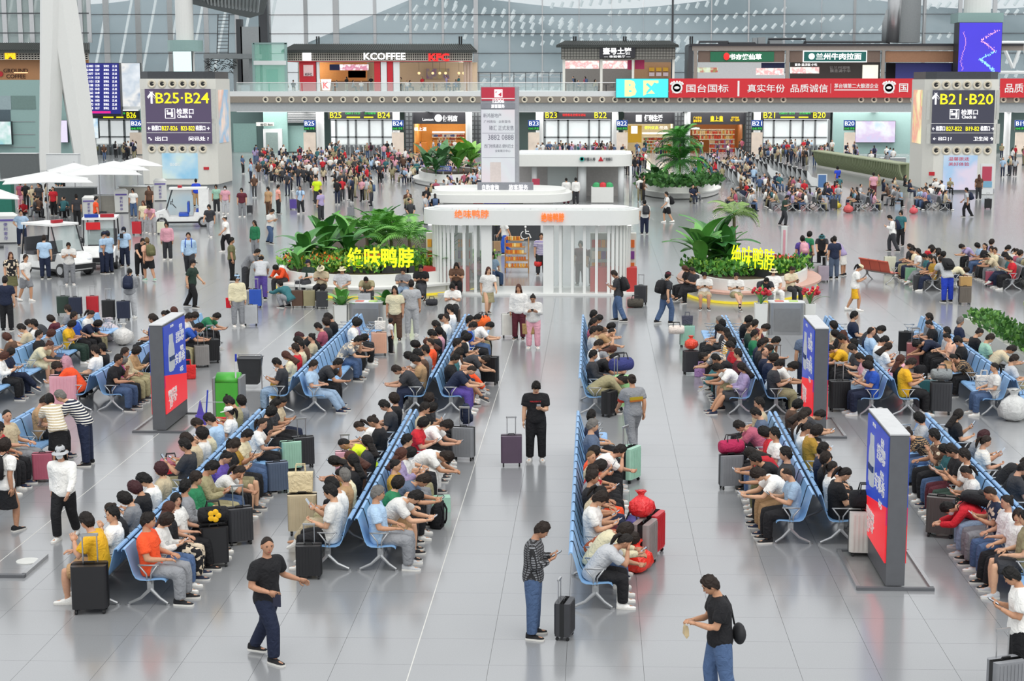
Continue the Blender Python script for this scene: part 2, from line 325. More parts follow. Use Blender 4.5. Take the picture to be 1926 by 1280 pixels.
# --- poses -------------------------------------------------------------------------------------------------------------
SIT = dict(hip=.535)
def sitleg(sp=.10, kz=-.04, ay=.0): return ((sp, 1, kz), (0.0, ay, -1))
POSES = dict(
  sit_phone=lambda: fk(**SIT, lean=-8, slouch=14, hp=38, ra=((.10, .35, -1), (-.55, 1, .35)), rl=sitleg(.10), hand='phone'),
  sit_bow=lambda: fk(**SIT, lean=26, slouch=22, hp=55, ra=((.12, .75, -1), (-.45, 1, -.05)), rl=sitleg(.2), hand='phone'),
  sit_up=lambda: fk(**SIT, lean=-9, slouch=6, hp=8, ra=((.25, .25, -1), (-.5, 1, -.12)), rl=sitleg(.16), hand='lap'),
  sit_turn=lambda: fk(**SIT, lean=-10, slouch=6, hp=2, hy=-48, tw=-8, ra=((.2, .3, -1), (-.4, 1, -.1)), rl=sitleg(.12, ay=.12), hand='lap'),
  sit_cross=lambda: fk(**SIT, lean=-12, slouch=16, hp=34, ra=((.12, .35, -1), (-.55, 1, .3)), rl=((-.12, 1, .16), (-.35, .75, -1)), ll=((-.03, 1, -.04), (0, .05, -1)), hand='phone'),
  sit_chin=lambda: fk(**SIT, lean=24, slouch=26, hp=36, ra=((-.1, .85, -.8), (-.42, .1, 1)), la=((-.12, .7, -1), (.45, 1, -.1)), rl=sitleg(.12), hand='chin'),
  sit_deep=lambda: fk(**SIT, lean=46, slouch=30, hp=80, ra=((.1, .75, -1), (-.6, .9, -.2)), rl=sitleg(.24), hand='lap'),
  sit_out=lambda: fk(**SIT, lean=-16, slouch=12, hp=26, ra=((.2, .35, -1), (-.7, .9, .1)), rl=((.10, 1, -.03), (0, .62, -1)), hand='lap'),
  sit_raise=lambda: fk(**SIT, lean=-10, slouch=8, hp=18, ra=((.08, .6, -1), (-.35, .8, .75)), la=((-.15, .3, -1), (.5, 1, .25)), rl=sitleg(.12), hand='phone1'),
  sit_eat=lambda: fk(**SIT, lean=2, slouch=16, hp=14, hy=20, ra=((.22, .55, -1), (-.45, .35, 1)), la=((-.2, .4, -1), (.5, 1, .0)), rl=sitleg(.2, ay=-.05), hand='lap'),
  stand=lambda: fk(ra=((.16, .02, -1), (.03, .18, -1)), hp=4, rl=((.06, .02, -1), (.02, -.02, -1)), hand='relax'),
  stand_phone=lambda: fk(slouch=6, hp=34, ra=((.10, .12, -1), (-.5, 1, .45)), rl=((.06, .02, -1), (.02, -.02, -1)), hand='phone'),
  stand_cross=lambda: fk(slouch=4, hp=6, ra=((.22, .15, -1), (-1, .55, .1)), rl=((.08, .02, -1), (.02, -.02, -1)), hand='lap'),
  stand_hip=lambda: fk(hp=4, ra=((.55, -.1, -1), (-.6, .25, -.75)), rl=((.10, .02, -1), (.03, -.02, -1)), hand='lap'),
  stand_one=lambda: fk(hp=30, hy=8, slouch=5, ra=((.14, .0, -1), (.06, .12, -1)), la=((-.08, .15, -1), (.45, 1, .35)), rl=((.06, .02, -1), (.02, -.02, -1)), hand='phone2'),
  walk=lambda: fk(lean=4, hp=4, ra=((.10, -.38, -1), (.03, .1, -1)), la=((-.12, .36, -1), (.08, .75, -.75)), rl=((.02, .40, -1), (.0, -.06, -1)), ll=((-.01, -.20, -1), (0, -.52, -1)), hip=.90, hand='relax'),
  walk_phone=lambda: fk(lean=3, slouch=5, hp=32, ra=((.08, .14, -1), (-.5, 1, .45)), rl=((.02, .36, -1), (.0, -.05, -1)), ll=((-.01, -.18, -1), (0, -.46, -1)), hip=.905, hand='phone'),
  walk_pull=lambda: fk(lean=5, hp=8, ra=((.22, -.45, -1), (.12, -.35, -1)), la=((-.12, .25, -1), (.1, .6, -.8)), rl=((.02, .34, -1), (.0, -.06, -1)), ll=((-.01, -.18, -1), (0, -.46, -1)), hip=.905, hand='relax'),
  stand_lean=lambda: fk(lean=28, slouch=18, hp=30, ra=((.1, .55, -1), (-.15, .9, -.6)), rl=((.06, -.08, -1), (.02, -.02, -1)), hand='lap'),
  squat=lambda: fk(hip=.30, lean=34, slouch=24, hp=10, ra=((.1, .9, -.5), (-.3, 1, .0)), rl=((.25, 1, .35), (-.05, -.35, -1)), hand='lap'),
  stride=lambda: fk(lean=2, hp=4, hy=-34, tw=-10, ra=((.30, -.05, -1), (-.35, 1, -.25)), la=((-.55, -.15, -1), (-.75, .55, -.45)), rl=((.04, .44, -1), (.02, .02, -1)), ll=((-.02, -.26, -1), (0, -.56, -1)), hip=.88, hand='relax'),
  snack=lambda: fk(slouch=8, hp=30, ra=((.2, .22, -1), (-.55, 1, .05)), la=((-.12, .3, -1), (.35, 1, .25)), rl=((.04, .22, -1), (.02, -.1, -1)), ll=((-.03, -.12, -1), (0, -.22, -1)), hip=.92, hand='lap'),
)
SEATED = {k for k in POSES if k.startswith('sit')}
# --- batch-make the meshes of each pose -----------------------------------------------------------------------------------
PROTO = {}
def build_protos(names):
    jobs = []
    for nm in names:
        P = POSES[nm](); d = PROTO[nm] = dict(P=P)
        hi = nm in ('stride', 'snack')
        drop = 0.0 if nm in SEATED else P.low      # put the lower sole on the floor
        d['drop'] = -drop if nm not in SEATED else -P.low
        for key, mb, vox, tgt in (('body', body_mb(P), .019, 2300), ('short', shirt_mb(P, 'short'), .021, 1100), ('long', shirt_mb(P, 'long'), .021, 1300), ('trousers', trous_mb(P, 'trousers'), .022, 900), ('shorts', trous_mb(P, 'shorts'), .022, 600), ('skirt', trous_mb(P, 'skirt'), .024, 500)):
            me = mb.mesh('tmp', []); o = bpy.data.objects.new('tmp', me); COL.objects.link(o)
            rm = o.modifiers.new('r', 'REMESH'); rm.mode = 'VOXEL'; rm.voxel_size = vox
            sm = o.modifiers.new('s', 'SMOOTH'); sm.factor = .5; sm.iterations = 4 if key == 'body' else 5
            dc = o.modifiers.new('d', 'DECIMATE'); dc.ratio = 1.0
            jobs.append((nm, key, o, me, dc, tgt*(2 if hi else 1)))
    area = {}
    for nm, key, o, me, dc, tgt in jobs:
        vox = o.modifiers['r'].voxel_size
        a = sum(p.area for p in me.polygons)*.72; q = 2*a/vox**2
        dc.ratio = min(1., max(.05, tgt/q))
    dg = bpy.context.evaluated_depsgraph_get(); dg.update()
    for nm, key, o, me, dc, tgt in jobs:
        ev = o.evaluated_get(dg); m2 = bpy.data.meshes.new_from_object(ev)
        PROTO[nm][key] = (np.array([v.co[:] for v in m2.vertices]), [tuple(p.vertices) for p in m2.polygons]); bpy.data.meshes.remove(m2)
    for nm, key, o, me, dc, tgt in jobs:
        bpy.data.objects.remove(o); bpy.data.meshes.remove(me)
MESHC = {}
def hands_for(P, mb):
    for i in (0, 1):
        w = P.wr[i]; d = P.hdir[i]; side = -1 if i == 0 else 1
        if P.hand == 'relax' or (P.hand == 'phone2' and i == 0): up = V(1, 0, 0)*(1 if i == 0 else -1); curl = .35; sd = 1 if i == 0 else -1
        elif P.hand == 'lap': up = V(0, 0, 1); curl = .45; sd = -1 if i == 0 else 1
        elif P.hand == 'chin' and i == 0: up = V(.3, -1, .2); curl = .5; sd = -1
        else: up = V(.55 if i == 0 else -.55, .0, -.85); curl = .75; sd = 1 if i == 0 else -1
        mb.cur = 0; hand_mb(mb, w, d, up, sd, curl)
def pmesh(pose, key, mir):
    k = (pose, key, mir)
    if k in MESHC: return MESHC[k]
    D = PROTO[pose]; v, f = D[key]; P = D['P']
    mb = MB(); mb.add(v, f)
    if key == 'body':
        hb = MB(); head_mb(hb); Rm = P.headm
        mb.m = [0]*len(mb.f)
        o = len(mb.v); mb.v += [tuple(P.head+np.array(Rm@Vector(q))) for q in hb.v]
        for ff, mm in zip(hb.f, hb.m): mb.f.append(tuple(o+i for i in ff)); mb.m.append(mm)
        hands_for(P, mb)
    vv = [(-x if mir else x, y, z+D['drop']) for x, y, z in mb.v]
    ff = [tuple(reversed(q)) for q in mb.f] if mir else mb.f
    me = bpy.data.meshes.new('person_'+key); me.from_pydata(vv, [], ff)
    for m in ([SKIN, EYE, LIP] if key == 'body' else [CLOTH]): me.materials.append(m)
    me.polygons.foreach_set('material_index', mb.m); me.polygons.foreach_set('use_smooth', [True]*len(ff))
    if key == 'body':
        bm = bmesh.new(); bm.from_mesh(me); bmesh.ops.recalc_face_normals(bm, faces=bm.faces); bm.to_mesh(me); bm.free()
    me.update(); MESHC[k] = me; return me
# --- hair, hats, shoes in their own frames -------------------------------------------------------------------------------
def hair_mesh(kind):
    k = ('hair', kind)
    if k in MESHC: return MESHC[k]
    rnd = random.Random(kind); mb = MB(); n, m = 32, 11
    lim = dict(short=(40, -8, -44), fluffy=(24, -10, -44), shaved=(50, 14, -30), bob=(24, -52, -62), long=(34, -40, -70), ponytail=(44, 8, -34), bun=(46, 8, -32), bald=(88, 16, -30))[kind]
    thick = dict(short=1.09, fluffy=1.17, shaved=1.035, bob=1.17, long=1.13, ponytail=1.09, bun=1.09, bald=1.035)[kind]
    def P(az, el, s):
        a, e = math.radians(az), math.radians(el); c = math.cos(e)
        y = math.sin(a)*c*.098; 
        return (math.cos(a)*c*.079*s, (y if y > 0 else y*1.04)*s-.004, math.sin(e)*.120*s)
    outer = []; 
    for j in range(m+1):
        ring = []
        for i in range(n):
            az = 360*i/n; f = math.sin(math.radians(az))          # +1 front, -1 back
            l = lim[1]+(lim[0]-lim[1])*max(0, f)**1.6 if f > 0 else lim[1]+(lim[2]-lim[1])*min(1, (-f)*1.5)
            el = 90-(90-l)*j/m
            s = thick+(rnd.random()-.5)*(.13 if kind in ('fluffy', 'bob', 'short') else .05)+(.03*math.sin(az*.21+el*.13) if kind in ('fluffy', 'short', 'bob') else 0)
            if kind in ('short', 'fluffy') and j == m: el += rnd.uniform(-6, 6)
            if kind == 'bald' and el > 50: s = .97
            if kind in ('short', 'fluffy') and el > 30: s += .05+rnd.random()*.04
            ring.append(P(az, el, s))
        outer.append(ring)
    inner = [(x*.86, y*.86, z*.9) for x, y, z in outer[-1]]
    mb.loft(outer+[inner], cap=False)
    if kind == 'long':
        rings = []
        for t in range(6):
            z = -.02-.062*t; rings.append([((.092+.012*t*(1-t/8))*math.cos(a), -.018+(.085+.01*t)*math.sin(a)-.008*t, z) for a in [math.radians(178+184*q/10) for q in range(11)]]+[(.070*math.cos(a), -.02+.05*math.sin(a)-.008*t, z) for a in [math.radians(362-184*q/10) for q in range(11)]])
        mb.loft(rings)
    if kind == 'ponytail': mb.tube([(0, -.09, .045), (0, -.135, .05), (0, -.155, -.02), (0, -.145, -.11), (0, -.13, -.19)], [.018, .03, .036, .028, .008], 8)
    if kind == 'bun': mb.ball((0, -.088, .075), .042, 9, 6)
    me = mb.mesh('hair_'+kind, HAIRM, True); MESHC[k] = me; return me
def hat_mesh(kind):
    k = ('hat', kind)
    if k in MESHC: return MESHC[k]
    mb = MB(); pr = [(.0865, .02), (.089, .05), (.083, .09), (.06, .118), (.0, .130)]
    rings = [[(q*math.cos(2*PI*i/18)*.93, q*math.sin(2*PI*i/18)*1.13-.004, z) for i in range(18)] for q, z in pr]
    rings[-1] = [(.004*math.cos(2*PI*i/18), .004*math.sin(2*PI*i/18), .130) for i in range(18)]
    mb.loft(rings)
    if kind == 'cap':
        mb.loft([[(x*1., y, z) for x, y, z in [(-.07, .06, .03), (-.055, .155, .018), (0, .185, .022), (.055, .155, .018), (.07, .06, .03)]], [(x, y, z-.008) for x, y, z in [(-.07, .06, .03), (-.055, .155, .018), (0, .185, .022), (.055, .155, .018), (.07, .06, .03)]]])
    else:
        mb.loft([[(q*math.cos(2*PI*i/18)*.93, q*math.sin(2*PI*i/18)*1.1, z) for i in range(18)] for q, z in ((.085, .03), (.15, -.005), (.152, -.012), (.085, .02))], cap=False)
    me = mb.mesh('hat_'+kind, CLOTH, True); MESHC[k] = me; return me
def shoe_mesh(kind='shoe'):
    k = ('shoe', kind)
    if k in MESHC: return MESHC[k]
    mb = MB(); P = [(-.075, .034, .098), (-.05, .044, .112), (0, .046, .108), (.055, .046, .076), (.12, .047, .050), (.165, .040, .042), (.19, .022, .034)]
    def sec(y, w, h, z0): return [(-w, y, z0), (-w, y, z0+(h-z0)*.45), (-w*.72, y, h*.85), (-w*.3, y, h), (w*.3, y, h), (w*.72, y, h*.85), (w, y, z0+(h-z0)*.45), (w, y, z0)]
    mb.loft([sec(y, w, h, .024) for y, w, h in P]); mb.cur = 1
    mb.loft([[(-w*1.08, y*1.04, 0), (-w*1.08, y*1.04, .026), (w*1.08, y*1.04, .026), (w*1.08, y*1.04, 0)] for y, w, h in P])
    me = mb.mesh('shoe', [CLOTH, SOLE], 'auto'); MESHC[k] = me; return me
def mask_mesh():
    k = 'mask'
    if k not in MESHC:
        mb = MB(); mb.loft([[(.062*math.cos(a)*q, .094*math.sin(a)*q2+.004, z) for a in [math.radians(20+140*i/8) for i in range(9)]] for z, q, q2 in ((-.015, 1.1, 1.02), (-.04, 1.08, 1.13), (-.07, 1.0, 1.12), (-.095, .8, .95))], closed=False)
        mb.tube([(-.075, 0, -.02), (-.062, .04, -.03)], .002, 4); mb.tube([(.075, 0, -.02), (.062, .04, -.03)], .002, 4)
        MESHC[k] = mb.mesh('mask', mat('mask_paper', '#dfe6ea', .8), True)
    return MESHC[k]
def pack_mesh():
    k = 'pack'
    if k not in MESHC:
        mb = MB(); mb.loft([[(sx*w, y0-d*(.5-.5*sy) if 0 else (-d if sy < 0 else 0), z) for sx, sy in ((-1, 1), (-1.0, -1), (1.0, -1), (1, 1))] for z, w, d, y0 in ((0, .11, .10, 0), (.03, .15, .17, 0), (.2, .155, .18, 0), (.36, .145, .15, 0), (.44, .11, .10, 0), (.46, .05, .05, 0))])
        mb.loft([[(sx*w, -.17-(d if sy < 0 else 0), z) for sx, sy in ((-1, 1), (-.8, -1), (.8, -1), (1, 1))] for z, w, d in ((.04, .10, .01), (.06, .12, .05), (.18, .12, .05), (.21, .10, .01))])
        mb.tube([(-.04, -.03, .45), (-.03, -.03, .50), (.03, -.03, .50), (.04, -.03, .45)], .010, 5)
        for s in (-1, 1): mb.tube([(s*.08, .0, .40), (s*.10, .12, .48), (s*.11, .28, .36), (s*.11, .27, .15), (s*.12, 0, .06)], .018, 5, sq=.5)
        MESHC[k] = mb.mesh('backpack', ocmat('pack_fabric', .75, wr=.4), True)
    return MESHC[k]
PEOPLE = []
PHONES = []
PHONE_ME = None
def phone_mesh():
    global PHONE_ME
    if PHONE_ME is None:
        mb = MB(); mb.rbox((0, 0, 0), (.076, .158, .009), .011); mb.cur = 1; mb.box((0, 0, .005), (.068, .148, .002))
        PHONE_ME = mb.mesh('phone', [ocmat('phone_case', .4, wr=0), mat('phone_screen', '#b9c6d4', .15, emit=.7, var=.3, scale=30)])
    return PHONE_ME
def person(x, y, head, pose, top='white', bot='black', hair='s', shoe='white', label=None, z=0., sc=1., skin=None, sleeve=None, mir=False, mask=False, phone=None, hat=None, pack=None, haircol=None, group=None, owner=None, lod=0, seat=False):
    rnd = random.Random(len(PEOPLE)*7919+13)
    skin = skin or rnd.choice(['#c99b7c', '#d0a384', '#bd8d6e', '#c4957a', '#b5866a'])
    pat = {'=': CLOTH_STRIPE, '#': CLOTH_PLAID, '%': CLOTH_PRINT}; tm = bm_ = None
    t0, b0 = top, bot
    if top[-1] in pat: tm = pat[top[-1]]; top = top[:-1]
    if top[-1] == '*': sleeve = 'long'; top = top[:-1]
    if bot[-1] in pat: bm_ = pat[bot[-1]]; bot = bot[:-1]
    bk = {'^': 'shorts', '~': 'skirt'}.get(bot[-1], 'trousers'); bot = bot.rstrip('^~')
    D = PROTO[pose]; P = D['P']
    def vcol(c):
        r, g, b = hx(PAL.get(c, c)); k = rnd.uniform(.85, 1.15); return (min(1, r*k), min(1, g*k), min(1, b*k))
    root = obj('person', pmesh(pose, 'body', mir), None, (x, y, z), head, label, 'person', group, None, skin)
    root.scale = (sc*rnd.uniform(1.02, 1.15), sc*rnd.uniform(1.02, 1.12), sc*1.015)
    def put(name, me, col, m=None, mw=None):
        o = obj(name, me, root, color=col, mw=mw)
        if m is not None:
            o.material_slots[0].link = 'OBJECT'; o.material_slots[0].material = m
        return o
    s = put('shirt', pmesh(pose, sleeve or 'short', mir), vcol(top), tm)
    put({'shorts': 'shorts', 'skirt': 'skirt'}.get(bk, 'trousers'), pmesh(pose, bk, mir), vcol(bot), bm_)
    H = Matrix.Translation(Vector(P.head)+Vector((0, 0, D['drop'])))@P.headm.to_4x4()
    if mir:
        M = Matrix.Diagonal((-1, 1, 1, 1)); H = M@H@M
    hk = dict(s='short', f='fluffy', z='shaved', n='bob', l='long', y='ponytail', o='bun', b='bald')[hair[0]]
    hc = haircol or (rnd.choice(['#15110f', '#1b1512', '#100e0d', '#241a14']) if len(hair) == 1 else {'g': '#6d6a66', 'r': '#4a2a20', 'm': '#3c1c20', 'b': '#6b5238'}[hair[1]])
    hh = put('hair', hair_mesh(hk), hc, mw=H)
    if hat: put('hat', hat_mesh(hat[0]), PAL.get(hat[1], hat[1]), mw=H)
    if mask: put('face_mask', mask_mesh(), '#ffffff', mw=H)
    for i in (0, 1):
        a = P.an[i]; f = P.foot[i]; sx = -1 if mir else 1
        sh = P.kn[i]-P.an[i]; pit = math.atan2(sh[1], sh[2]) if not (pose in SEATED) else 0.
        pit = max(-.5, min(.9, pit*.0)) if a[2]-P.low < .12 else .45
        R = Matrix.Rotation(f*sx, 4, 'Z')@Matrix.Rotation(-pit, 4, 'X')
        put('shoe', shoe_mesh(), vcol(shoe), mw=Matrix.Translation((a[0]*sx, a[1]-.01, a[2]-.085+D['drop']))@R)
    PEOPLE.append(root)
    bmw = Matrix.Translation((x, y, z))@Matrix.Rotation(head, 4, 'Z')@Matrix.Diagonal((*root.scale, 1))
    own = owner or f'the person in {word(top)} top'
    if pack:
        u3 = P.u[2]; b = P.neck-u3*.42; b = b+np.cross(u3, V(1, 0, 0))*(-.0); back = nrm(np.cross(u3, V(1, 0, 0)))
        if back[1] > 0: back = -back
        b = b+back*.15
        Rm = Matrix((( 1, 0, 0), (0, u3[2], u3[1]), (0, -u3[1], u3[2]))).to_4x4()
        obj('backpack', pack_mesh(), None, label=f'{word(pack)} backpack worn by {own}', cat='backpack', group='backpacks being worn', color=PAL.get(pack, pack), mw=bmw@Matrix.Translation((b[0], b[1], b[2]+D['drop']))@Rm)
    if phone is None: phone = P.hand in ('phone', 'phone1', 'phone2') and lod == 0
    if phone:
        if P.hand == 'phone': c = (P.wr[0]+P.wr[1])/2+(P.hdir[0]+P.hdir[1])/2*.11
        elif P.hand == 'phone1': c = P.wr[0]+P.hdir[0]*.11+V(0, .02, .02)
        else: c = P.wr[1]+P.hdir[1]*.11+V(0, .0, .02)
        e = P.head-c; tilt = math.atan2(-e[1], e[2])
        c = c+nrm(e)*.022
        sx = -1 if mir else 1
        o = obj('phone', phone_mesh(), None, label=f'phone held by {own}', cat='phone', group='phones in hands', color=rnd.choice(['#16171a', '#1f2226', '#c9ccd2', '#2b3440']), mw=bmw@Matrix.Translation((c[0]*sx, c[1], c[2]+D['drop']))@Matrix.Rotation(-tilt*-1 if 0 else tilt, 4, 'X'))
    return root
# ------------------------------------------------------------------ the hall: floor, far facade, glass wall
def floor_mat(name, base, rough):
    m = bpy.data.materials.new(name); m.use_nodes = True; t = m.node_tree; b = t.nodes['Principled BSDF']; L = t.links
    tc = t.nodes.new('ShaderNodeTexCoord'); ge = t.nodes.new('ShaderNodeNewGeometry')
    n = t.nodes.new('ShaderNodeTexNoise'); n.inputs['Scale'].default_value = 55; n.inputs['Detail'].default_value = 4; L.new(ge.outputs['Position'], n.inputs['Vector'])
    n2 = t.nodes.new('ShaderNodeTexNoise'); n2.inputs['Scale'].default_value = .35; n2.inputs['Detail'].default_value = 3; L.new(ge.outputs['Position'], n2.inputs['Vector'])
    cr = t.nodes.new('ShaderNodeValToRGB'); c = hx(base)
    cr.color_ramp.elements[0].color = tuple(x*.80 for x in c)+(1,); cr.color_ramp.elements[1].color = tuple(x*1.2 for x in c)+(1,)
    ad = t.nodes.new('ShaderNodeMath'); ad.operation = 'MULTIPLY_ADD'; ad.inputs[1].default_value = .45; L.new(n2.outputs[0], ad.inputs[0]); 
    mu = t.nodes.new('ShaderNodeMath'); mu.operation = 'MULTIPLY'; mu.inputs[1].default_value = .55; L.new(n.outputs[0], mu.inputs[0]); L.new(mu.outputs[0], ad.inputs[2])
    L.new(ad.outputs[0], cr.inputs[0]); L.new(cr.outputs[0], b.inputs['Base Color'])
    b.inputs['Roughness'].default_value = rough; b.inputs['Specular IOR Level'].default_value = .5; b.inputs['IOR'].default_value = 1.95
    MATS[name] = m; return m
M_TILE = floor_mat('polished_floor_tile', '#8c8e90', .17)
M_JOINT = mat('floor_joint', '#5a5b59', .8); M_STRIP = mat('pale_floor_strip', '#c9c9c4', .35)
M_WHITE = mat('white_panel', '#d6d9d9', .45, var=.04); M_WARMW = mat('ivory_panel', '#d4d3cb', .5, var=.04); M_STEEL = mat('brushed_steel', '#b8b9ba', .32, .85, var=.08); M_DSTEEL = mat('dark_steel', '#4b4d50', .4, .6)
M_BLACK = mat('black_plastic', '#1a1b1d', .45); M_GLASS = mat('clear_glass', '#cfe0de', .05, alpha=.22, var=0.); M_TEAL = mat('teal_wall_panel', '#87a3a0', .35, var=.06); M_GREYP = mat('grey_panel', '#8d9294', .5)
M_DARK = mat('dark_signboard', '#2b2b30', .4); M_TAN = mat('bronze_fascia', '#8b8378', .45); M_BEAM = mat('fascia_grey', '#a9aeb0', .45)
L_WHITE = mat('lit_white', '#ffffff', emit=1.6, var=.0); L_YEL = mat('lit_yellow', '#f2e61c', emit=1.5, var=0.); L_GRN = mat('lit_green', '#3fd05a', emit=1.2, var=.2, scale=60); L_RED = mat('lit_red', '#f02828', emit=1.5, var=.1); L_ORG = mat('lit_orange', '#f2701a', emit=1.3, var=.1)
L_NEON = mat('lit_lemon', '#e6ff1a', emit=1.6, var=.05); L_WARM = mat('warm_lamp', '#ffd9a0', emit=1.3, var=0.); L_CYAN = mat('screen_cyan', '#4fe6ee', emit=1.0, var=.03)
TX_GREY = mat('print_grey', '#70707c', .6, var=0.); TX_WHITE = mat('print_white', '#f0f0ee', .6, var=0.); TX_DARK = mat('print_dark', '#2b3440', .6, var=0.); TX_RED = mat('print_red', '#c8324a', .6, var=0.)
T = 1.08; TX0 = .71; TY0 = 21.66
tile_me = MB(); tile_me.add([(-.5378, -.5378, 0), (.5378, -.5378, 0), (.5378, .5378, 0), (-.5378, .5378, 0), (-.5378, -.5378, -.012), (.5378, -.5378, -.012), (.5378, .5378, -.012), (-.5378, .5378, -.012)], [(0, 1, 2, 3), (0, 4, 5, 1), (1, 5, 6, 2), (2, 6, 7, 3), (3, 7, 4, 0)])
tile_me = tile_me.mesh('floor_tile', M_TILE)
fl = MB().bbox((-75, 12, -.16), (75, 215, -.0121)).build('floor', M_JOINT, kind='structure', label='polished pale grey tiled floor of the station hall', cat='floor')
near = []; rest = MB()
for j in range(-6, 168):
    for i in range(-62, 63):
        x = TX0+(i+.5)*T; y = TY0+(j+.5)*T
        q = px((x, y, 0)) if y > 14 else (-999, -999)
        vis = -120 < q[0] < 2046 and q[1] < 1340
        near.append((y if vis else 1e9+y, x, y))
near.sort()
for d, x, y in near[:300]: obj('floor_tile', tile_me, fl, (x, y, 0))
for d, x, y in near[300:]:
    rest.add([(x-.5378, y-.5378, 0), (x+.5378, y-.5378, 0), (x+.5378, y+.5378, 0), (x-.5378, y+.5378, 0)], [(0, 1, 2, 3)])
rest.build('floor_tiles', M_TILE, fl, kind='stuff')
for x in (-2.53, -10.09): MB().bbox((x-.008, 14, -.011), (x+.008, 62, .0015)).build('floor_strip', M_STRIP, fl)
d = MB().cyl((0, 0, 0), .19, .012, 24); p = gp(52, 1055); d.build('floor_socket', mat('socket_lid', '#c9cac6', .4), None, p, label='pale round floor socket lid on the left tiles', cat='floor lid', smooth=False)
# --- helpers on upright planes
def wb(mb, name, mats, t, smooth=False, **k): return mb.build(name, mats, t, loc=-np.array(t.location) if t else (0, 0, 0), smooth=smooth, **k)
def pr(x0, y0, x1, y1, Y):
    xm = (x0+x1)/2; return at(x0, y1, Y)[0], at(xm, y1, Y)[2], at(x1, y0, Y)[0], at(xm, y0, Y)[2]
def slab(x0, y0, x1, y1, Y, dep=.15, mb=None):
    X0, Z0, X1, Z1 = pr(x0, y0, x1, y1, Y); return (mb or MB()).bbox((X0, Y, Z0), (X1, Y+dep, Z1))
def pbox(name, x0, y0, x1, y1, Y, m, t, dep=.15): return wb(slab(x0, y0, x1, y1, Y, dep), name, m, t)
FIT = []
def sign(s, x0, y0, x1, y1, Y, m, t, name='lettering', ext=.03, off=.05, bold=0.):
    X0, Z0, X1, Z1 = pr(x0, y0, x1, y1, Y-off); L = np.array(t.location) if t else V(0, 0, 0)
    o = text(name, s, 1., m, t, V((X0+X1)/2, Y-off, (Z0+Z1)/2)-L, ext=ext, bold=bold); FIT.append((o, X1-X0, Z1-Z0)); return o
def fit_text():
    dg = bpy.context.evaluated_depsgraph_get(); dg.update()
    for o, w, h in FIT:
        bb = o.evaluated_get(dg).data; vs = [Vector(c) for c in o.evaluated_get(dg).bound_box]
        ww = max(v.x for v in vs)-min(v.x for v in vs); hh = max(v.y for v in vs)-min(v.y for v in vs)
        cx = (max(v.x for v in vs)+min(v.x for v in vs))/2; cy = (max(v.y for v in vs)+min(v.y for v in vs))/2
        if ww > 1e-4 and hh > 1e-4:
            sx, sy = w/ww, h/hh; o.scale = (sx, sy, 1); o.location = Vector(o.location)-o.rotation_euler.to_matrix()@Vector((cx*sx, cy*sy, 0))
    dg.update()
    for o in [q for q in SC.objects if q.type == 'FONT']:
        me = bpy.data.meshes.new_from_object(o.evaluated_get(dg)); nm = o.name; p = o.parent; mb_ = o.matrix_basis.copy(); bpy.data.objects.remove(o)
        obj(nm, me, p, mw=mb_)
YF, YM, YS, YG = 187., 180., 188., 203.     # lower shop fronts, mezzanine edge, upper shops, glass wall
def zat(y, Y): return at(963, y, Y)[2]
# --- lower back wall, floor of the mezzanine
st = lambda name, mb, m, lab, cat='wall', parent=None: mb.build(name, m, parent, kind='structure', label=lab, cat=cat)
wbk = MB(); cuts = [-75]+[at(x, 250, 197)[0] for x in (172, 262, 622, 742, 1024, 1148, 1436, 1560)]+[75]
for a, b in zip(cuts[::2], cuts[1::2]): wbk.bbox((a, 197, 0), (b, 197.4, zat(205, 197)))
st('wall_back', wbk, M_TEAL, 'teal grey wall behind the ground floor shops')
st('wall_right', MB().bbox((at(1566, 250, YF)[0], YF, 0), (at(1740, 250, YF)[0], YF+.4, zat(208, YF))), M_TEAL, 'teal panelled wall right of the B20 gate')
zs = zat(172, YM); zb = zat(210, YM)
mz = st('floor_mezzanine', MB().bbox((at(425, 180, YM)[0], YM, zat(181, YM)), (75, YG+6, zs)), M_WHITE, 'white edged mezzanine floor above the ground floor shops', 'floor')
XL = at(425, 180, YM)[0]
MB().bbox((XL, YM-.05, zat(193, YM)), (75, YM+.5, zat(181.2, YM))).build('fascia_band', M_TAN, mz)
MB().bbox((XL, YM+.2, zb), (75, YM+1.2, zat(193, YM))).build('fascia_beam', M_BEAM, mz)
MB().bbox((XL, YM+1.3, zb-.02), (75, YG, zb+.25)).build('soffit', mat('soffit_grey', '#6f7475', .7), mz)
lampm = MB(); lampm.lathe((0, 0, 0), [(.30, 0), (.34, .05), (.26, .08), (.17, .02), (.001, .02)], 14)
ringm = lampm.mesh('downlight', [mat('lamp_ring', '#cfc7b4', .4), M_BLACK])
ringm.polygons.foreach_set('material_index', [1 if p.index > len(ringm.polygons)-16 else 0 for p in ringm.polygons])
n = 0
for i in range(61):
    x = 499.5+24.35*i
    if x > 1926 or 1495 < x < 1600: continue
    p = at(x, 187.3, YM-.06); o = obj('spotlight_ring', ringm, mz, p); o.rotation_euler = (PI/2, 0, 0)
for i in range(15):
    x = XL+4+i*7.2; L = bpy.data.lights.new('soffit_lamp', 'AREA'); L.energy = 420; L.size = 6.6; L.size_y = 5.0; L.shape = 'RECTANGLE'; L.color = (1, .98, .94); obj('soffit_lamp', L, mz, (x, YM+4.5, zb-.12))
    MB().bbox((-3.3, -2.5, 0), (3.3, 2.5, .05)).build('soffit_light_panel', mat('soffit_lit', '#ffffff', emit=.9, var=0), mz, (x, YM+4.5, zb-.08))
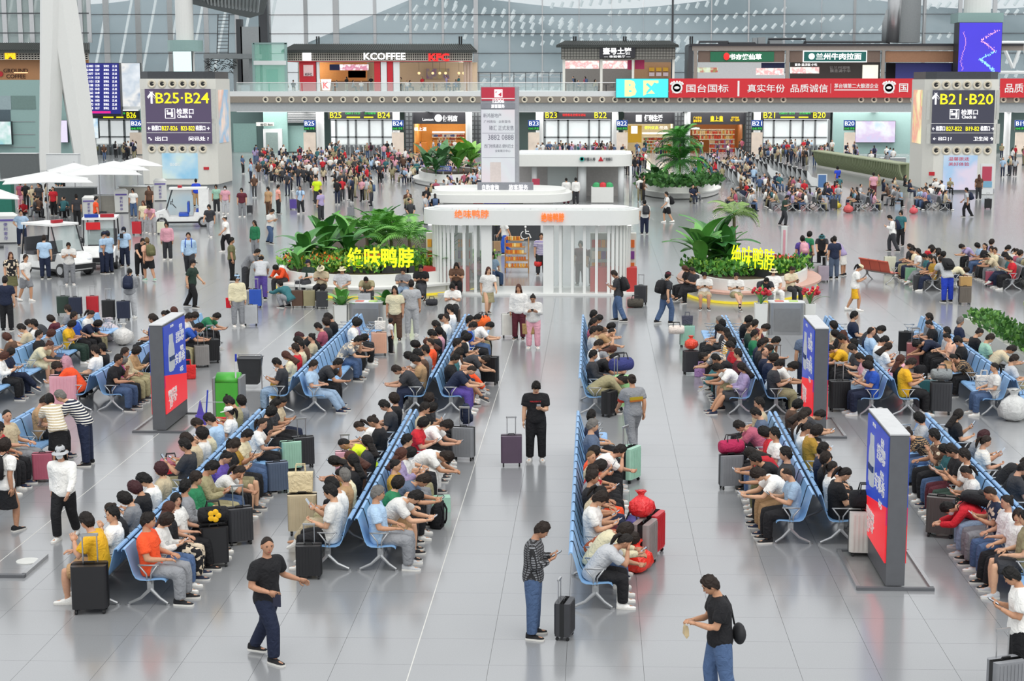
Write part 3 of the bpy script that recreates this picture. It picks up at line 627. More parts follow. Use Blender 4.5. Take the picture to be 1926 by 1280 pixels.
# glass balustrade on the mezzanine edge
bal = thing('balustrade', 'clear glass balustrade along the mezzanine edge above the fascia', 'railing', (at(900, 172, YM)[0], YM+.3, zs))
for i in range(24):
    xa, xb = 445+62*i, 445+62*(i+1)-2
    if xb > 1160: break
    pbox('glass_pane', xa, 156, xb, 172, YM+.3, M_GLASS, bal, .03)
wb(MB().tube([at(445, 155.5, YM+.3), at(1160, 155.5, YM+.3)], .04, 6), 'handrail', M_STEEL, bal)
# --- ground floor columns between the bays
for i, (xa, xb) in enumerate([(595, 610), (739, 752), (876, 888), (1008, 1022), (1151, 1163), (1287, 1298), (1417, 1430), (1888, 1900)]):
    a = at((xa+xb)/2, 250, YF-3); r = (xb-xa)/2*YF/F
    st('trim_%d' % (i+1), MB().cyl((a[0], YF-3, 0), r, zb, 20), M_WHITE, ['pale round column left of the B25 gate', 'slim pale column right of the B24 gate', 'pale round column right of the convenience shop', 'pale round column left of the B23 gate', 'pale round column right of the B22 gate', 'pale round column left of the orange lit shop', 'pale round column left of the B21 gate', 'pale round column beside the right tower'][i], 'column')
# dark lattice screens beside the shops
def lattice(x0, x1, y0, y1, Y, lab, nx, nz, m=None):
    X0, Z0, X1, Z1 = pr(x0, y0, x1, y1, Y); t = thing('lattice_screen', lab, 'screen', (X0, Y, Z0)); mb = MB()
    for i in range(nx+1): x = X0+(X1-X0)*i/nx; wb(MB().bbox((x-.06, Y, Z0), (x+.06, Y+.08, Z1)), 'upright_bar', m or M_DSTEEL, t)
    for j in range(nz+1): z = Z0+(Z1-Z0)*j/nz; wb(MB().bbox((X0, Y-.03, z-.06), (X1, Y+.05, z+.06)), 'cross_bar', m or M_DSTEEL, t)
    wb(MB().bbox((X0, Y+.3, Z0), (X1, Y+.35, Z1)), 'backing', M_GREYP, t)
lattice(763, 776, 211, 292, YF-2, 'dark lattice screen left of the convenience shop', 2, 10); lattice(887, 905, 211, 292, YF-2, 'dark lattice screen right of the convenience shop', 3, 10)
lattice(1268, 1287, 211, 292, YF-2, 'dark lattice screen left of the orange lit shop', 3, 10); lattice(1402, 1414, 211, 292, YF-2, 'dark lattice screen right of the orange lit shop', 2, 10)
# --- ticket gates: signboard, window wall, turnstiles
M_FRAME = mat('window_frame_grey', '#6d7274', .5)
turn = MB(); turn.rbox((0, 0, .45), (.28, 1.3, .9), .08); turn.rbox((0, -.45, 1.0), (.26, .3, .25), .08); turn_me = turn.mesh('turnstile', mat('turnstile_grey', '#6e7276', .4, .4))
def gate(n, x0, x1, s0, s1, mid, panes):
    a = at((x0+x1)/2, 290, YF); t = thing('ticket_gate', f'ticket gate under the lit {s0} {s1} signboard' if s0 else 'ticket gate left of the big left direction tower', 'gate', (a[0], YF, 0), group='ticket gates')
    pbox('signboard', x0, 208.5, x1, 224, YF-1.5, M_DARK, t, .3); w = x1-x0
    if s0: sign(s0, x0+w*.03, 211, x0+w*.20, 222, YF-1.5, L_YEL, t)
    if s1: sign(s1, x1-w*.25, 211, x1-w*.07, 222, YF-1.5, L_YEL, t)
    if mid == 'g':
        sign('G6013 15:21', x0+w*.26, 211, x0+w*.48, 215, YF-1.5, L_GRN, t, 'timetable_row'); sign('正在候车', x0+w*.55, 211, x0+w*.72, 215, YF-1.5, L_GRN, t, 'timetable_row')
        pbox('status_bar', x0+w*.28, 219.5, x0+w*.48, 221.5, YF-1.55, L_YEL, t, .04); pbox('status_bar', x0+w*.54, 219.5, x0+w*.68, 221.5, YF-1.55, L_YEL, t, .04)
    else: sign('请旅客在此候车进站', x0+w*.28, 213.5, x0+w*.62, 218.5, YF-1.5, L_RED, t, 'timetable_row')
    ws = MB(); z0, z1 = 0, zat(225, YF)
    for f in panes:
        X = at(x0+w*f, 250, YF)[0]; ws.bbox((X-.11, YF, 0), (X+.11, YF+.25, z1))
    for yy in (226, 258): X0, _, X1, _ = pr(x0, 0, x1, 10, YF); z = zat(yy, YF); ws.bbox((X0, YF, z-.08), (X1, YF+.25, z+.08))
    wb(ws, 'window_frame', M_FRAME, t)
    for f, g in zip(panes[:-1], panes[1:]): pbox('window_pane', x0+w*f+1.5, 226, x0+w*g-1.5, 289, YF+.12, mat('daylit_glass', '#e8f2f2', .1, alpha=.35, var=.02), t, .03)
    k = int(w/8)
    for i in range(k):
        p = at(x0+w*(i+.5)/k, 290, YF-5); obj('turnstile', turn_me, t, (p[0]-a[0], -5, 0))
gate(1, 617, 742, 'B25', 'B24', 'g', (.12, .30, .42, .62, .82, .98)); gate(2, 1022, 1150, 'B23', 'B22', 'r', (.02, .22, .36, .67, .82, 1.0))
gate(3, 1432, 1562, 'B21', 'B20', 'g', (.02, .18, .42, .60, .78, .98)); gate(4, 168, 262, '', 'B26', 'g', (.1, .4, .7, 1.))
# bright outdoor platform beyond the gate windows
st('ground_outside', MB().bbox((-75, 197.5, -.3), (75, 232, -.1)), mat('pale_paving', '#e9ebea', .8), 'pale paving outside beyond the gate windows', 'ground')
# --- ground floor shops
def goods(x0, x1, y0, y1, Y, rows, cols, pal, t, seed, shelf=None, name='shelf_goods'):
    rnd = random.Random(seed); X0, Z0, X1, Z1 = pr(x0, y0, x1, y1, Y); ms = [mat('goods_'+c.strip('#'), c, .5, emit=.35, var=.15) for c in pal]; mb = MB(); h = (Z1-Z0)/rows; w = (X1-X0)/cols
    for r in range(rows):
        for c in range(cols):
            mb.cur = rnd.randrange(len(ms)); hh = h*rnd.uniform(.45, .8); mb.bbox((X0+c*w+.03, Y, Z0+r*h+.06), (X0+(c+1)*w-.03, Y+.3, Z0+r*h+.06+hh))
    wb(mb, name, ms, t, kind='stuff'); mb = MB()
    for r in range(rows+1): mb.bbox((X0, Y, Z0+r*h-.04), (X1, Y+.4, Z0+r*h+.04))
    wb(mb, 'shelf_boards', shelf or M_WARMW, t); wb(MB().bbox((X0, Y+.45, Z0), (X1, Y+.5, Z1)), 'shelf_back', M_WARMW, t)
def shop(x0, x1, lab, wall, board=(211, 233)):
    a = at((x0+x1)/2, 291, YF); t = thing('shop', lab, 'shop', (a[0], YF, 0))
    pbox('signboard', x0, board[0], x1, board[1], YF-1, M_DARK, t, .3)
    X0, _, X1, _ = pr(x0, 0, x1, 10, YF); z = zat(225, YF); X0 += .15; X1 -= .15
    wb(MB().bbox((X0, YF+7, 0), (X1, YF+7.1, z)), 'back_wall', wall, t); wb(MB().bbox((X0-.1, YF, 0), (X0, YF+7, z)), 'side_wall', wall, t); wb(MB().bbox((X1, YF, 0), (X1+.1, YF+7, z)), 'side_wall', wall, t)
    wb(MB().bbox((X0, YF, z), (X1, YF+7, z+.1)), 'shop_ceiling', wall, t)
    for k in range(3):
        L = bpy.data.lights.new('shop_lamp', 'POINT'); L.energy = 110; L.color = (1, .85, .62); L.shadow_soft_size = .4
        o = obj('shop_lamp', L, t, (X0+(X1-X0)*(k+.5)/3-a[0], 3, z-.6))
        wb(MB().cyl((X0+(X1-X0)*(k+.5)/3, YF+3, z-.18), .3, .15, 10), 'ceiling_lamp', L_WARM, t)
    return t
t = shop(775, 876, 'convenience shop with blue and white lit sign and bread shelves', mat('shop_wall_warm', '#d9a860', .6))
sign('便利店', 833, 217, 860, 228, YF-1, L_WHITE, t, bold=.02); sign('Lawson', 795, 222, 815, 227, YF-1, L_WHITE, t)
o = wb(MB().lathe((0, 0, 0), [(.42, 0), (.42, .1), (.001, .1)], 20), 'round_emblem', L_WHITE, t); p = at(824.5, 222, YF-1.1); o.location = Vector(p)-t.location; o.rotation_euler = (PI/2, 0, 0)
sign('橋上選', 779, 239, 802, 246, YF, L_WHITE, t); goods(822, 857, 258, 280, YF+3, 4, 12, ['#e0a040', '#c8702a', '#f0d090', '#d8d0c0', '#b03a2a'], t, 1); goods(812, 874, 252, 258, YF+6.4, 1, 16, ['#d0d4d8', '#c05040', '#4060a0', '#e0e0e0'], t, 2)
pbox('light_bar', 813, 247, 874, 250, YF+6, L_WHITE, t, .1); pbox('counter', 776, 268, 802, 286, YF+.5, mat('counter_orange', '#c87a30', .5), t, 1.2)
t = shop(1174, 1270, 'snack shop with dark board, white lit sign and yellow panel', mat('shop_wall_pale', '#cfc9b8', .6))
sign('便利生活', 1212, 216, 1246, 228, YF-1, L_WHITE, t, bold=.03); pbox('lit_emblem', 1196, 216, 1207, 229, YF-1.06, L_WHITE, t, .06)
pbox('yellow_panel', 1181, 236, 1207, 268, YF+.2, mat('panel_yellow', '#d9a81a', .5, emit=.4), t, .1); pbox('panel_emblem', 1187, 237, 1199, 251, YF+.1, L_WHITE, t, .05)
sign('便利优品', 1212, 237, 1238, 243, YF+1, L_NEON, t); sign('任选', 1240, 237, 1256, 243, YF+1, L_WHITE, t); pbox('light_bar', 1208, 249, 1258, 252, YF+2, L_WHITE, t, .1)
goods(1210, 1262, 258, 288, YF+2.2, 5, 16, ['#e07a2a', '#d8b060', '#c03a2a', '#e8e0d0', '#6a9a4a'], t, 3)
t = shop(1298, 1402, 'orange lit gift shop with yellow lettering on a dark board', mat('shop_wall_orange', '#e08a4a', .6, emit=.18), (212, 234))
sign('皇上皇', 1336, 218, 1360, 228, YF-1, mat('lit_gold', '#ffd21a', emit=1.5, var=0), t, bold=.02); sign('广州手信\n腊味零食', 1304, 219, 1320, 230, YF-1, mat('lit_gold'), t); sign('老字号美食\n始于一九四零', 1374, 219, 1391, 228, YF-1, mat('lit_gold'), t)
goods(1302, 1330, 243, 262, YF+5, 2, 8, ['#e0482a', '#e89a3a', '#f0d8a0', '#c83028'], t, 4); goods(1330, 1356, 243, 262, YF+5, 2, 8, ['#e0482a', '#d83a28', '#e8b080'], t, 5); goods(1356, 1382, 243, 262, YF+5, 2, 8, ['#e8a83a', '#e0582a', '#f0d8a0'], t, 6); goods(1334, 1382, 262, 287, YF+2, 3, 14, ['#d8402a', '#e8602a', '#f0c890', '#b82a30', '#b070a0'], t, 7)
pbox('light_bar', 1299, 239, 1316, 243, YF+.5, L_WHITE, t, .1)
# lift lobby and louvres on the left
t = thing('lift_lobby', 'teal glass lift lobby with white lift door under the mezzanine', 'lift', (at(520, 290, YF)[0], YF, 0))
pbox('glass_wall', 497, 208, 540, 292, YF, mat('teal_glass', '#8fb0ab', .15, var=.1), t, .3); pbox('wall_panel', 440, 232, 482, 292, YF+2, mat('teal_glass'), t, .3); pbox('lift_frame', 496, 242, 530, 290, YF-.3, M_WHITE, t, .3); pbox('lift_door', 501, 249, 522, 290, YF-.4, mat('lift_door_steel', '#8fa09c', .3, .4), t, .1); pbox('direction_plate', 482, 230, 515, 237, YF-.6, M_WARMW, t, .1)
sign('出口 Exit', 490, 231.5, 513, 236, YF-.6, TX_DARK, t); pbox('wall_panel', 541, 236, 575, 285, YF+1, mat('teal_glass'), t, .3)
for k in range(7): wb(slab(541, 209+k*3.2, 597, 211+k*3.2, YF-.2, .1), 'louvre_slat', M_STEEL, t)
# boarding number pylons by the gates
def pylon(xc, s, lab, y1=290, w=21):
    a = at(xc, y1, YF-6); t = thing('gate_pylon', lab, 'sign', (a[0], YF-6, 0), group='gate number pylons')
    pbox('panel', xc-w/2, 249, xc+w/2, y1, YF-6, mat('pylon_cream', '#e6d6c6', .6, var=.2, scale=1.5), t, .4); pbox('number_board', xc-w/2, 226, xc+w/2, 238, YF-6.05, mat('pylon_blue', '#1f57b8', .4, emit=.5), t, .4); pbox('time_board', xc-w/2, 238, xc+w/2, 245, YF-6.05, mat('pylon_dark', '#203a30', .4), t, .4)
    sign(s, xc-w*.42, 228, xc+w*.42, 236, YF-6.05, L_WHITE, t); sign('10:45 开车', xc-w*.45, 239, xc+w*.45, 244, YF-6.05, L_GRN, t)
for x, s, l in ((582, 'B25', 'blue B25 gate number pylon left of its gate'), (748, 'B24', 'blue B24 gate number pylon right of its gate'), (1004, 'B23', 'blue B23 gate number pylon left of its gate'), (1170, 'B22', 'blue B22 gate number pylon right of its gate'), (1424, 'B21', 'blue B21 gate number pylon left of its gate'), (1598, 'B20', 'blue B20 gate number pylon right of its gate'), (1920, 'B19', 'blue B19 gate number pylon at the right picture edge'), (256, 'B26', 'blue B26 gate number pylon beside the left tower')): pylon(x, s, l)
# wall screen on the right
def artmat(name, cols, sc=1.2, emit=1.0):
    m = bpy.data.materials.new(name); m.use_nodes = True; tr = m.node_tree; b = tr.nodes['Principled BSDF']; tc = tr.nodes.new('ShaderNodeTexCoord'); nz = tr.nodes.new('ShaderNodeTexNoise'); nz.inputs['Scale'].default_value = sc; nz.inputs['Detail'].default_value = 3
    cr = tr.nodes.new('ShaderNodeValToRGB'); el = cr.color_ramp.elements
    for i, c in enumerate(cols):
        e = el[i] if i < 2 else el.new(.5); e.color = (*hx(c), 1)
    for i, e in enumerate(sorted(range(len(cols)))): el[i].position = .3+.4*i/(len(cols)-1)
    tr.links.new(tc.outputs['Object'], nz.inputs[0]); tr.links.new(nz.outputs[0], cr.inputs[0]); tr.links.new(cr.outputs[0], b.inputs['Emission Color']); b.inputs['Emission Strength'].default_value = emit; b.inputs['Base Color'].default_value = (.05, .05, .05, 1); MATS[name] = m; return m
def screen(name, lab, x0, y0, x1, y1, Y, m, dep=.5, cat='screen'):
    a = at((x0+x1)/2, y1, Y); t = thing(name, lab, cat, a); pbox('housing', x0, y0, x1, y1, Y+.06, M_DARK, t, dep); pbox('display', x0+.6, y0+.6, x1-.6, y1-.6, Y, m, t, .05); return t
screen('wall_screen', 'pastel lit advertising screen on the teal wall right of B20', 1608, 227, 1685, 268, YF-.6, artmat('art_pastel', ['#c8cff0', '#bfe0ee', '#dcc8ea', '#f0f2fb'], .5))
# service counter and boat-shaped planters on the right are built further down
# --- mezzanine shops
def tiled_roof(x0, x1, y0, y1, Y, t, dep=3.):
    X0, Z0, X1, Z1 = pr(x0, y0, x1, y1, Y); mb = MB()
    mb.add([(X0, Y, Z0), (X1, Y, Z0), (X1-.9, Y+dep, Z1), (X0+.9, Y+dep, Z1), (X0, Y, Z0-.25), (X1, Y, Z0-.25), (X1-.9, Y+dep, Z0), (X0+.9, Y+dep, Z0)], [(0, 1, 2, 3), (4, 7, 6, 5), (0, 4, 5, 1), (1, 5, 6, 2), (2, 6, 7, 3), (3, 7, 4, 0)])
    wb(mb, 'roof', mat('dark_roof_tile', '#343836', .6), t); mb = MB(); k = int((x1-x0)/4.2)
    for i in range(k): x = X0+(X1-X0)*(i+.5)/k; q = 1-.02*0; mb.tube([(x, Y-.03, Z0+.02), (X0+.9+(X1-X0-1.8)*(i+.5)/k, Y+dep, Z1+.02)], .07, 6)
    wb(mb, 'roof_tiles', mat('dark_roof_tile'), t, kind='stuff')
def band(x0, x1, y0, y1, Y, t, m, nx, nz, back):
    X0, Z0, X1, Z1 = pr(x0, y0, x1, y1, Y); wb(MB().bbox((X0, Y+.1, Z0), (X1, Y+.3, Z1)), 'fascia', back, t); mb = MB()
    for i in range(nx+1): x = X0+(X1-X0)*i/nx; mb.bbox((x-.035, Y, Z0), (x+.035, Y+.1, Z1))
    for j in range(nz+1): z = Z0+(Z1-Z0)*j/nz; mb.bbox((X0, Y, z-.035), (X1, Y+.1, z+.035))
    wb(mb, 'fascia_lattice', m, t)
t = thing('cafe', 'fried chicken cafe with tiled roof and red lit sign on the mezzanine', 'cafe', (at(715, 172, YS)[0], YS, zs))
tiled_roof(529, 897, 82, 95, YS-1, t); band(539, 888, 96, 114, YS-.6, t, mat('lattice_pale', '#b9b4aa', .5), 84, 4, mat('lattice_dark', '#3a3836', .6))
sign('KCOFFEE', 684.5, 99.5, 762, 112, YS-.7, L_WHITE, t, bold=.02); sign('KFC', 807, 101, 844, 114, YS-.7, L_RED, t, bold=.04); pbox('lit_bucket', 569, 97.5, 585, 114, YS-.8, L_WHITE, t, .1); pbox('red_trim', 539, 114, 888, 116, YS-.55, mat('red_paint', '#b8202c', .5), t, .2)
X0, Z0, X1, Z1 = pr(539, 116, 888, 173, YS)
wb(MB().bbox((X0, YS+8, Z0), (X1, YS+8.1, Z1)), 'back_wall', mat('cafe_cream', '#cdb9a2', .6, var=.05), t)
wb(MB().bbox((X0, YS, Z1), (X1, YS+8, Z1+.1)), 'cafe_ceiling', M_GREYP, t)
pbox('orange_wall', 600, 116, 690, 173, YS+6, mat('cafe_orange', '#d99a5c', .6), t, .1)
for xa, xb, c in ((564, 595, 'red_paint'), (704.5, 716, 'red_paint'), (728, 739.5, 'red_paint')): pbox('red_pillar', xa, 115, xb, 173, YS-.3, mat(c), t, .4)
for xa, xb in ((595, 600), (716, 728), (739.5, 751)): pbox('white_pillar', xa, 115, xb, 173, YS-.3, M_WHITE, t, .4)
pbox('emblem_plate', 571, 122, 589, 143, YS-.36, mat('emblem_pink', '#e0c0c0', .5), t, .05); sign('KFC', 574, 137.5, 587, 142, YS-.4, TX_DARK, t)
pbox('menu_screen', 639, 121, 657, 132, YS+4, artmat('art_menu', ['#f4e8f4', '#e8a8c0', '#ffffff', '#c87890'], 1.5, 1.2), t, .1); pbox('menu_screen', 657.5, 121, 675, 132, YS+4, mat('art_menu'), t, .1); pbox('menu_screen', 675.5, 121, 693, 132, YS+4, mat('art_menu'), t, .1); pbox('dark_menu_screen', 620, 121, 638.5, 132, YS+4, mat('menu_dark', '#2c3a6a', .4, emit=.3), t, .1)
mb = MB(); X0, Z0, X1, Z1 = pr(603.5, 149, 621, 170, YS-.5); mb.add([(X0+.2, YS-.5, Z0), (X1-.2, YS-.5, Z0), (X1, YS-.5, Z1), (X0, YS-.5, Z1), (X0+.2, YS+.3, Z0), (X1-.2, YS+.3, Z0), (X1, YS+.3, Z1), (X0, YS+.3, Z1)], [(0, 1, 2, 3), (4, 7, 6, 5), (0, 4, 5, 1), (1, 5, 6, 2), (2, 6, 7, 3), (3, 7, 4, 0)])
wb(mb, 'lit_cup_sign', L_WHITE, t); sign('K', 608, 154, 617.5, 166, YS-.5, L_RED, t, bold=.03); pbox('counter', 622, 152, 700, 173, YS+3, mat('counter_wood', '#9a6a44', .5), t, 1.); pbox('counter_front_panel', 655, 133, 688, 146, YS+6, mat('red_paint'), t, .1)
for xa in (788, 814, 827, 838, 863, 872): 
    p = at(xa, 137.5, YS+3); wb(MB().ball(p, .16, 10, 8), 'pendant_lamp', L_WARM, t); wb(MB().cyl((p[0], p[1], p[2]+.1), .015, 1.2, 4), 'lamp_cord', M_BLACK, t)
pbox('wall_art', 802, 129, 845, 148, YS+7.5, artmat('art_mural', ['#c8b49c', '#d04a3a', '#d8b878', '#8a6a9a'], .9, .35), t, .1)
for xa in (875, 881, 886): p = at(xa, 173, YS+.2); wb(MB().cyl((p[0], YS+.2, zs), .16, Z1-zs+2.6, 10), 'post', mat('post_tan', '#b8a090', .5), t)
for k in range(3):
    L = bpy.data.lights.new('cafe_lamp', 'POINT'); L.energy = 160; L.color = (1, .82, .6); obj('cafe_lamp', L, t, (-8+k*8.5, 4, 2.6))
mb = MB(); 
for xa in (752, 758, 795, 806, 822, 838, 852): p = at(xa, 166, YS+1.5); mb.box((p[0], p[1], zs+.72), (.7, .7, .05)); mb.cyl((p[0], p[1], zs), .05, .7, 6); mb.box((p[0]+.7, p[1], zs+.45), (.42, .42, .06)); mb.box((p[0]+.9, p[1], zs+.7), (.06, .42, .5))
wb(mb, 'cafe_tables', mat('table_wood', '#6a5140', .5), t, kind='stuff')
t = thing('restaurant', 'restaurant with pale tiled lattice front and dark white lettered sign', 'restaurant', (at(1160, 172, YS)[0], YS, zs))
tiled_roof(1046, 1277, 76, 85, YS-1, t); band(1056, 1270, 86, 111, YS-.6, t, mat('lattice_dark2', '#5a5a56', .6), 38, 5, mat('lattice_back', '#a09e96', .5))
pbox('signboard', 1127.5, 88, 1195, 109, YS-.8, M_DARK, t, .15); sign('壹号土猪', 1134.5, 90, 1187, 102, YS-.8, L_WHITE, t, bold=.03); sign('— 体验餐厅 —', 1136, 104, 1186, 108.5, YS-.8, L_WHITE, t)
pbox('back_wall', 1060, 111, 1262, 173, YS+7, mat('rest_wall', '#7d7a76', .6), t); pbox('wood_wall', 1190, 117, 1262, 173, YS+5, mat('wood_panel', '#b08a68', .6), t)
art_food = artmat('art_food', ['#ffffff', '#f6f4f2', '#e0a0a0', '#f0e8e0'], 1.6, 1.3)
pbox('menu_lightbox', 1060, 114, 1127, 129, YS+.3, art_food, t, .2); pbox('menu_lightbox', 1133, 114, 1180, 129, YS+.3, art_food, t, .2); pbox('poster', 1180.5, 113, 1189, 131, YS+.4, mat('poster_red', '#a82a58', .5), t, .1); pbox('poster', 1194, 113, 1212, 130, YS+.4, mat('poster_red'), t, .1)
for k in range(3):
    pbox('yellow_plaque', 1221+13*k, 127, 1231+13*k, 134, YS+4.8, mat('plaque_yellow', '#d8a838', .5), t, .08); pbox('pale_plaque', 1221+13*k, 136, 1231+13*k, 143, YS+4.8, mat('plaque_pink', '#e0cdd2', .5), t, .08)
for xa in (1058, 1128.5, 1188, 1264): pbox('pillar', xa, 111, xa+5, 173, YS-.2, M_WARMW, t, .4)
mb = MB()
for xa in (1070, 1085, 1100, 1118, 1140): p = at(xa, 166, YS+1.5); mb.box((p[0], p[1], zs+.72), (.7, .7, .05)); mb.cyl((p[0], p[1], zs), .05, .7, 6); mb.box((p[0]+.7, p[1], zs+.45), (.42, .42, .06)); mb.box((p[0]+.9, p[1], zs+.7), (.06, .42, .5))
wb(mb, 'restaurant_tables', M_DSTEEL, t, kind='stuff')
t = thing('food_hall', 'dark framed food hall with green shop signs above the red banner', 'food hall', (at(1560, 172, YS)[0], YS, zs)); M_FHF = mat('food_hall_frame', '#8a837c', .5)
pbox('roof_slab', 1297, 82, 1926, 86, YS-1, M_DARK, t, 9); pbox('top_beam', 1302, 86, 1926, 95, YS-.8, M_FHF, t, .5); pbox('side_post', 1294, 86, 1304, 173, YS-.7, M_DSTEEL, t, 8)
for xa in (1304, 1477, 1657, 1795): pbox('post', xa, 95, xa+8, 173, YS-.8, M_FHF, t, .5)
pbox('ribbed_board', 1313, 95.5, 1476, 117, YS-.6, mat('brown_board', '#6a5a50', .6), t); pbox('green_signboard', 1336, 97, 1456, 116, YS-.7, mat('green_board', '#1f6a4a', .5), t, .1); sign('书亦烧仙草', 1372, 101.5, 1432, 112, YS-.75, L_WHITE, t, bold=.03)
o = wb(MB().ball((0, 0, 0), (.34, .1, .42), 10, 6), 'red_fruit_emblem', L_RED, t); o.location = Vector(at(1366.5, 106, YS-.85))-t.location
pbox('ribbed_board', 1485, 95.5, 1656, 117, YS-.6, mat('brown_board'), t); pbox('sign_frame', 1510, 95, 1631, 117, YS-.8, L_WHITE, t, .1); pbox('green_signboard', 1512, 97, 1629.5, 115.5, YS-.9, mat('green_board2', '#14605a', .5), t, .12); sign('兰州牛肉拉面', 1535, 100, 1620, 112, YS-.92, L_WHITE, t, bold=.02)
o = wb(MB().lathe((0, 0, 0), [(.34, 0), (.34, .06), (.26, .06), (.26, 0)], 20), 'round_emblem', L_WHITE, t); o.location = Vector(at(1526.5, 106, YS-.95))-t.location; o.rotation_euler = (PI/2, 0, 0)
pbox('brown_board', 1665, 96, 1800, 117, YS-.6, mat('brown_board3', '#8f6a50', .6), t); pbox('dark_interior', 1665, 118, 1800, 173, YS+5, M_DARK, t); pbox('blue_hoarding', 1684, 119, 1790, 148, YS+1, mat('hoarding_blue', '#3a3f86', .5), t)
pbox('white_interior', 1312, 117, 1476, 173, YS+5, mat('lit_interior', '#eef2f4', .5, emit=.55), t); pbox('menu_screen', 1312, 127, 1350, 136, YS+.5, artmat('art_green', ['#e8f0e0', '#7ab050', '#d8e8c0', '#c04040'], 1.2, 1.), t); pbox('menu_screen', 1422, 128, 1474, 141, YS+.5, art_food, t); pbox('blue_panel', 1432, 118, 1476, 128, YS+2, mat('navy_panel', '#2d3c66', .5), t)
pbox('grey_interior', 1485, 117, 1656, 173, YS+5, mat('grey_interior', '#6f6b68', .6), t); pbox('menu_screen', 1486, 126, 1541, 138, YS+.5, art_food, t); sign('面条·盖浇饭·小吃', 1495, 119, 1537, 124, YS+.5, L_WHITE, t); sign('让兰州滋味\n 飘香满中华', 1560, 124, 1600, 136, YS+4.9, TX_WHITE, t); pbox('lit_menu', 1622, 122, 1652, 150, YS+.2, mat('menu_cream', '#f4efdc', .5, emit=1.1), t)
# pipes and units on the food hall roof
mb = MB()
for xa, xb, y in ((1315, 1370, 78.5), (1445, 1515, 73), (1512, 1672, 79), (1352, 1420, 81)): mb.tube([at(xa, 82, YS+2), at(xa, y, YS+2), at(xb, y, YS+2), at(xb, 82, YS+2)], .12, 6)
wb(mb, 'roof_pipes', M_DSTEEL, t)
for xa, xb, y in ((1416, 1424, 71), (1426, 1440, 70), (1448, 1472, 74)): pbox('roof_unit', xa, y, xb, 82, YS+2, M_GREYP, t, 1.)
# vents sticking up on the shop roofs
for i, xa in enumerate((598, 866, 1081, 1175, 1300)):
    t2 = thing('roof_vent', ['pair of thin black roof vents over the left end of the cafe', 'pair of thin black roof vents over the right end of the cafe', 'pair of thin black roof vents left on the restaurant roof', 'pair of thin black roof vents right on the restaurant roof', 'pair of thin black roof vents on the food hall corner'][i], 'vent', at(xa, 83, YS+2))
    for d in (-2, 2): p = at(xa+d, 84, YS+1.9); wb(MB().cyl(p, .09, .95, 6), 'pipe', M_BLACK, t2)
# --- hanging LED board and red banner on the balustrade
t = screen('led_board', 'cyan LED board reading B with Chinese zone character', 1158, 147.5, 1257.5, 184, YM-.5, L_CYAN); M_PALEY = mat('lit_pale_yellow', '#f6f0a8', emit=1.1, var=.15, scale=3)
sign('B', 1177, 152.5, 1195, 179, YM-.5, M_PALEY, t, bold=.06); sign('区', 1211, 152.5, 1238, 179, YM-.5, M_PALEY, t, bold=.04)
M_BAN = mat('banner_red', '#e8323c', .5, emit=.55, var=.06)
def banner(x0, x1, lab, items):
    a = at((x0+x1)/2, 184, YM-.4); t = thing('banner', lab, 'banner', a); pbox('cloth', x0, 147.5, x1, 183.5, YM-.4, M_BAN, t, .08)
    for s, xa, ya, xb, yb in items: sign(s, xa, ya, xb, yb, YM-.4, TX_WHITE if s != '|' else TX_WHITE, t, bold=.01 if s != '|' else 0)
    return t
BT = [('国台国标', 1291, 158.5, 1370, 173.5), ('真实年份', 1406, 158.5, 1476, 173.5), ('品质诚信', 1487, 158.5, 1557, 173.5), ('茅台镇第二大酿酒企业', 1569, 157, 1652, 166), ('国', 1691, 157, 1708, 173)]
t = banner(1258, 1735, 'long red banner with white characters hung on the mezzanine edge', BT); pbox('underline', 1569, 168, 1652, 170, YM-.46, TX_WHITE, t, .03); pbox('divider', 1562, 157, 1563, 175, YM-.46, TX_WHITE, t, .03); pbox('divider', 1387, 152, 1391, 181, YM-.46, TX_WHITE, t, .03)
def crest(xc, t):
    p = at(xc, 165, YM-.48); mb = MB(); mb.lathe((0, 0, 0), [(.62, 0), (.62, .04), (.44, .04), (.44, 0)], 20); mb.ball((0, 0, .02), (.30, .16, .04), 10, 4)
    for k in range(7): a = PI*k/6; mb.ball((.62*math.cos(a), .42+.22*math.sin(a), .02), (.13, .13, .03), 8, 4)
    o = wb(mb, 'crest', TX_WHITE, t); o.location = Vector(p)-t.location; o.rotation_euler = (PI/2, 0, 0); sign('GUOTAI', xc-9, 172.5, xc+9, 175, YM-.4, TX_WHITE, t)
crest(1273, t); crest(1672, t)
banner(1880, 1990, 'red banner end with white characters right of the right tower', [('品质', 1890, 157, 1925, 174)])
# --- great glass wall with mullions, and the ribbed roof of the next hall behind it
gw = st('window_1', slab(505, -60, 2000, -56, YG, .3), M_STEEL, 'tall glass curtain wall behind the mezzanine shops', 'window')
M_CW = mat('curtain_glass', '#9fb2b8', .04, alpha=.28, var=.05, spec=.6)
vx = [505, 575, 632, 705, 772, 833, 895, 958, 1020, 1089, 1150, 1210, 1265, 1338, 1408, 1475, 1545, 1607, 1672, 1738, 1805, 1870, 1935, 2000]; hy = [-56, -10, 27, 63, 100, 136, 172]
for a, b in zip(vx[:-1], vx[1:]):
    for c, d in zip(hy[:-1], hy[1:]): wb(slab(a+.4, c+.4, b-.4, d-.4, YG+.1, .03), 'glass_pane', M_CW, gw)
for i, x in enumerate(vx):
    w = 3.2 if x in (632, 895, 1265, 1545) else .9; wb(slab(x-w, -56, x+w, 172, YG, .35), 'mullion', M_DSTEEL if x == 1265 else M_STEEL, gw)
for y in hy[1:]: wb(slab(505, y-.6, 2000, y+.6, YG-.02, .25), 'transom', M_DSTEEL, gw)
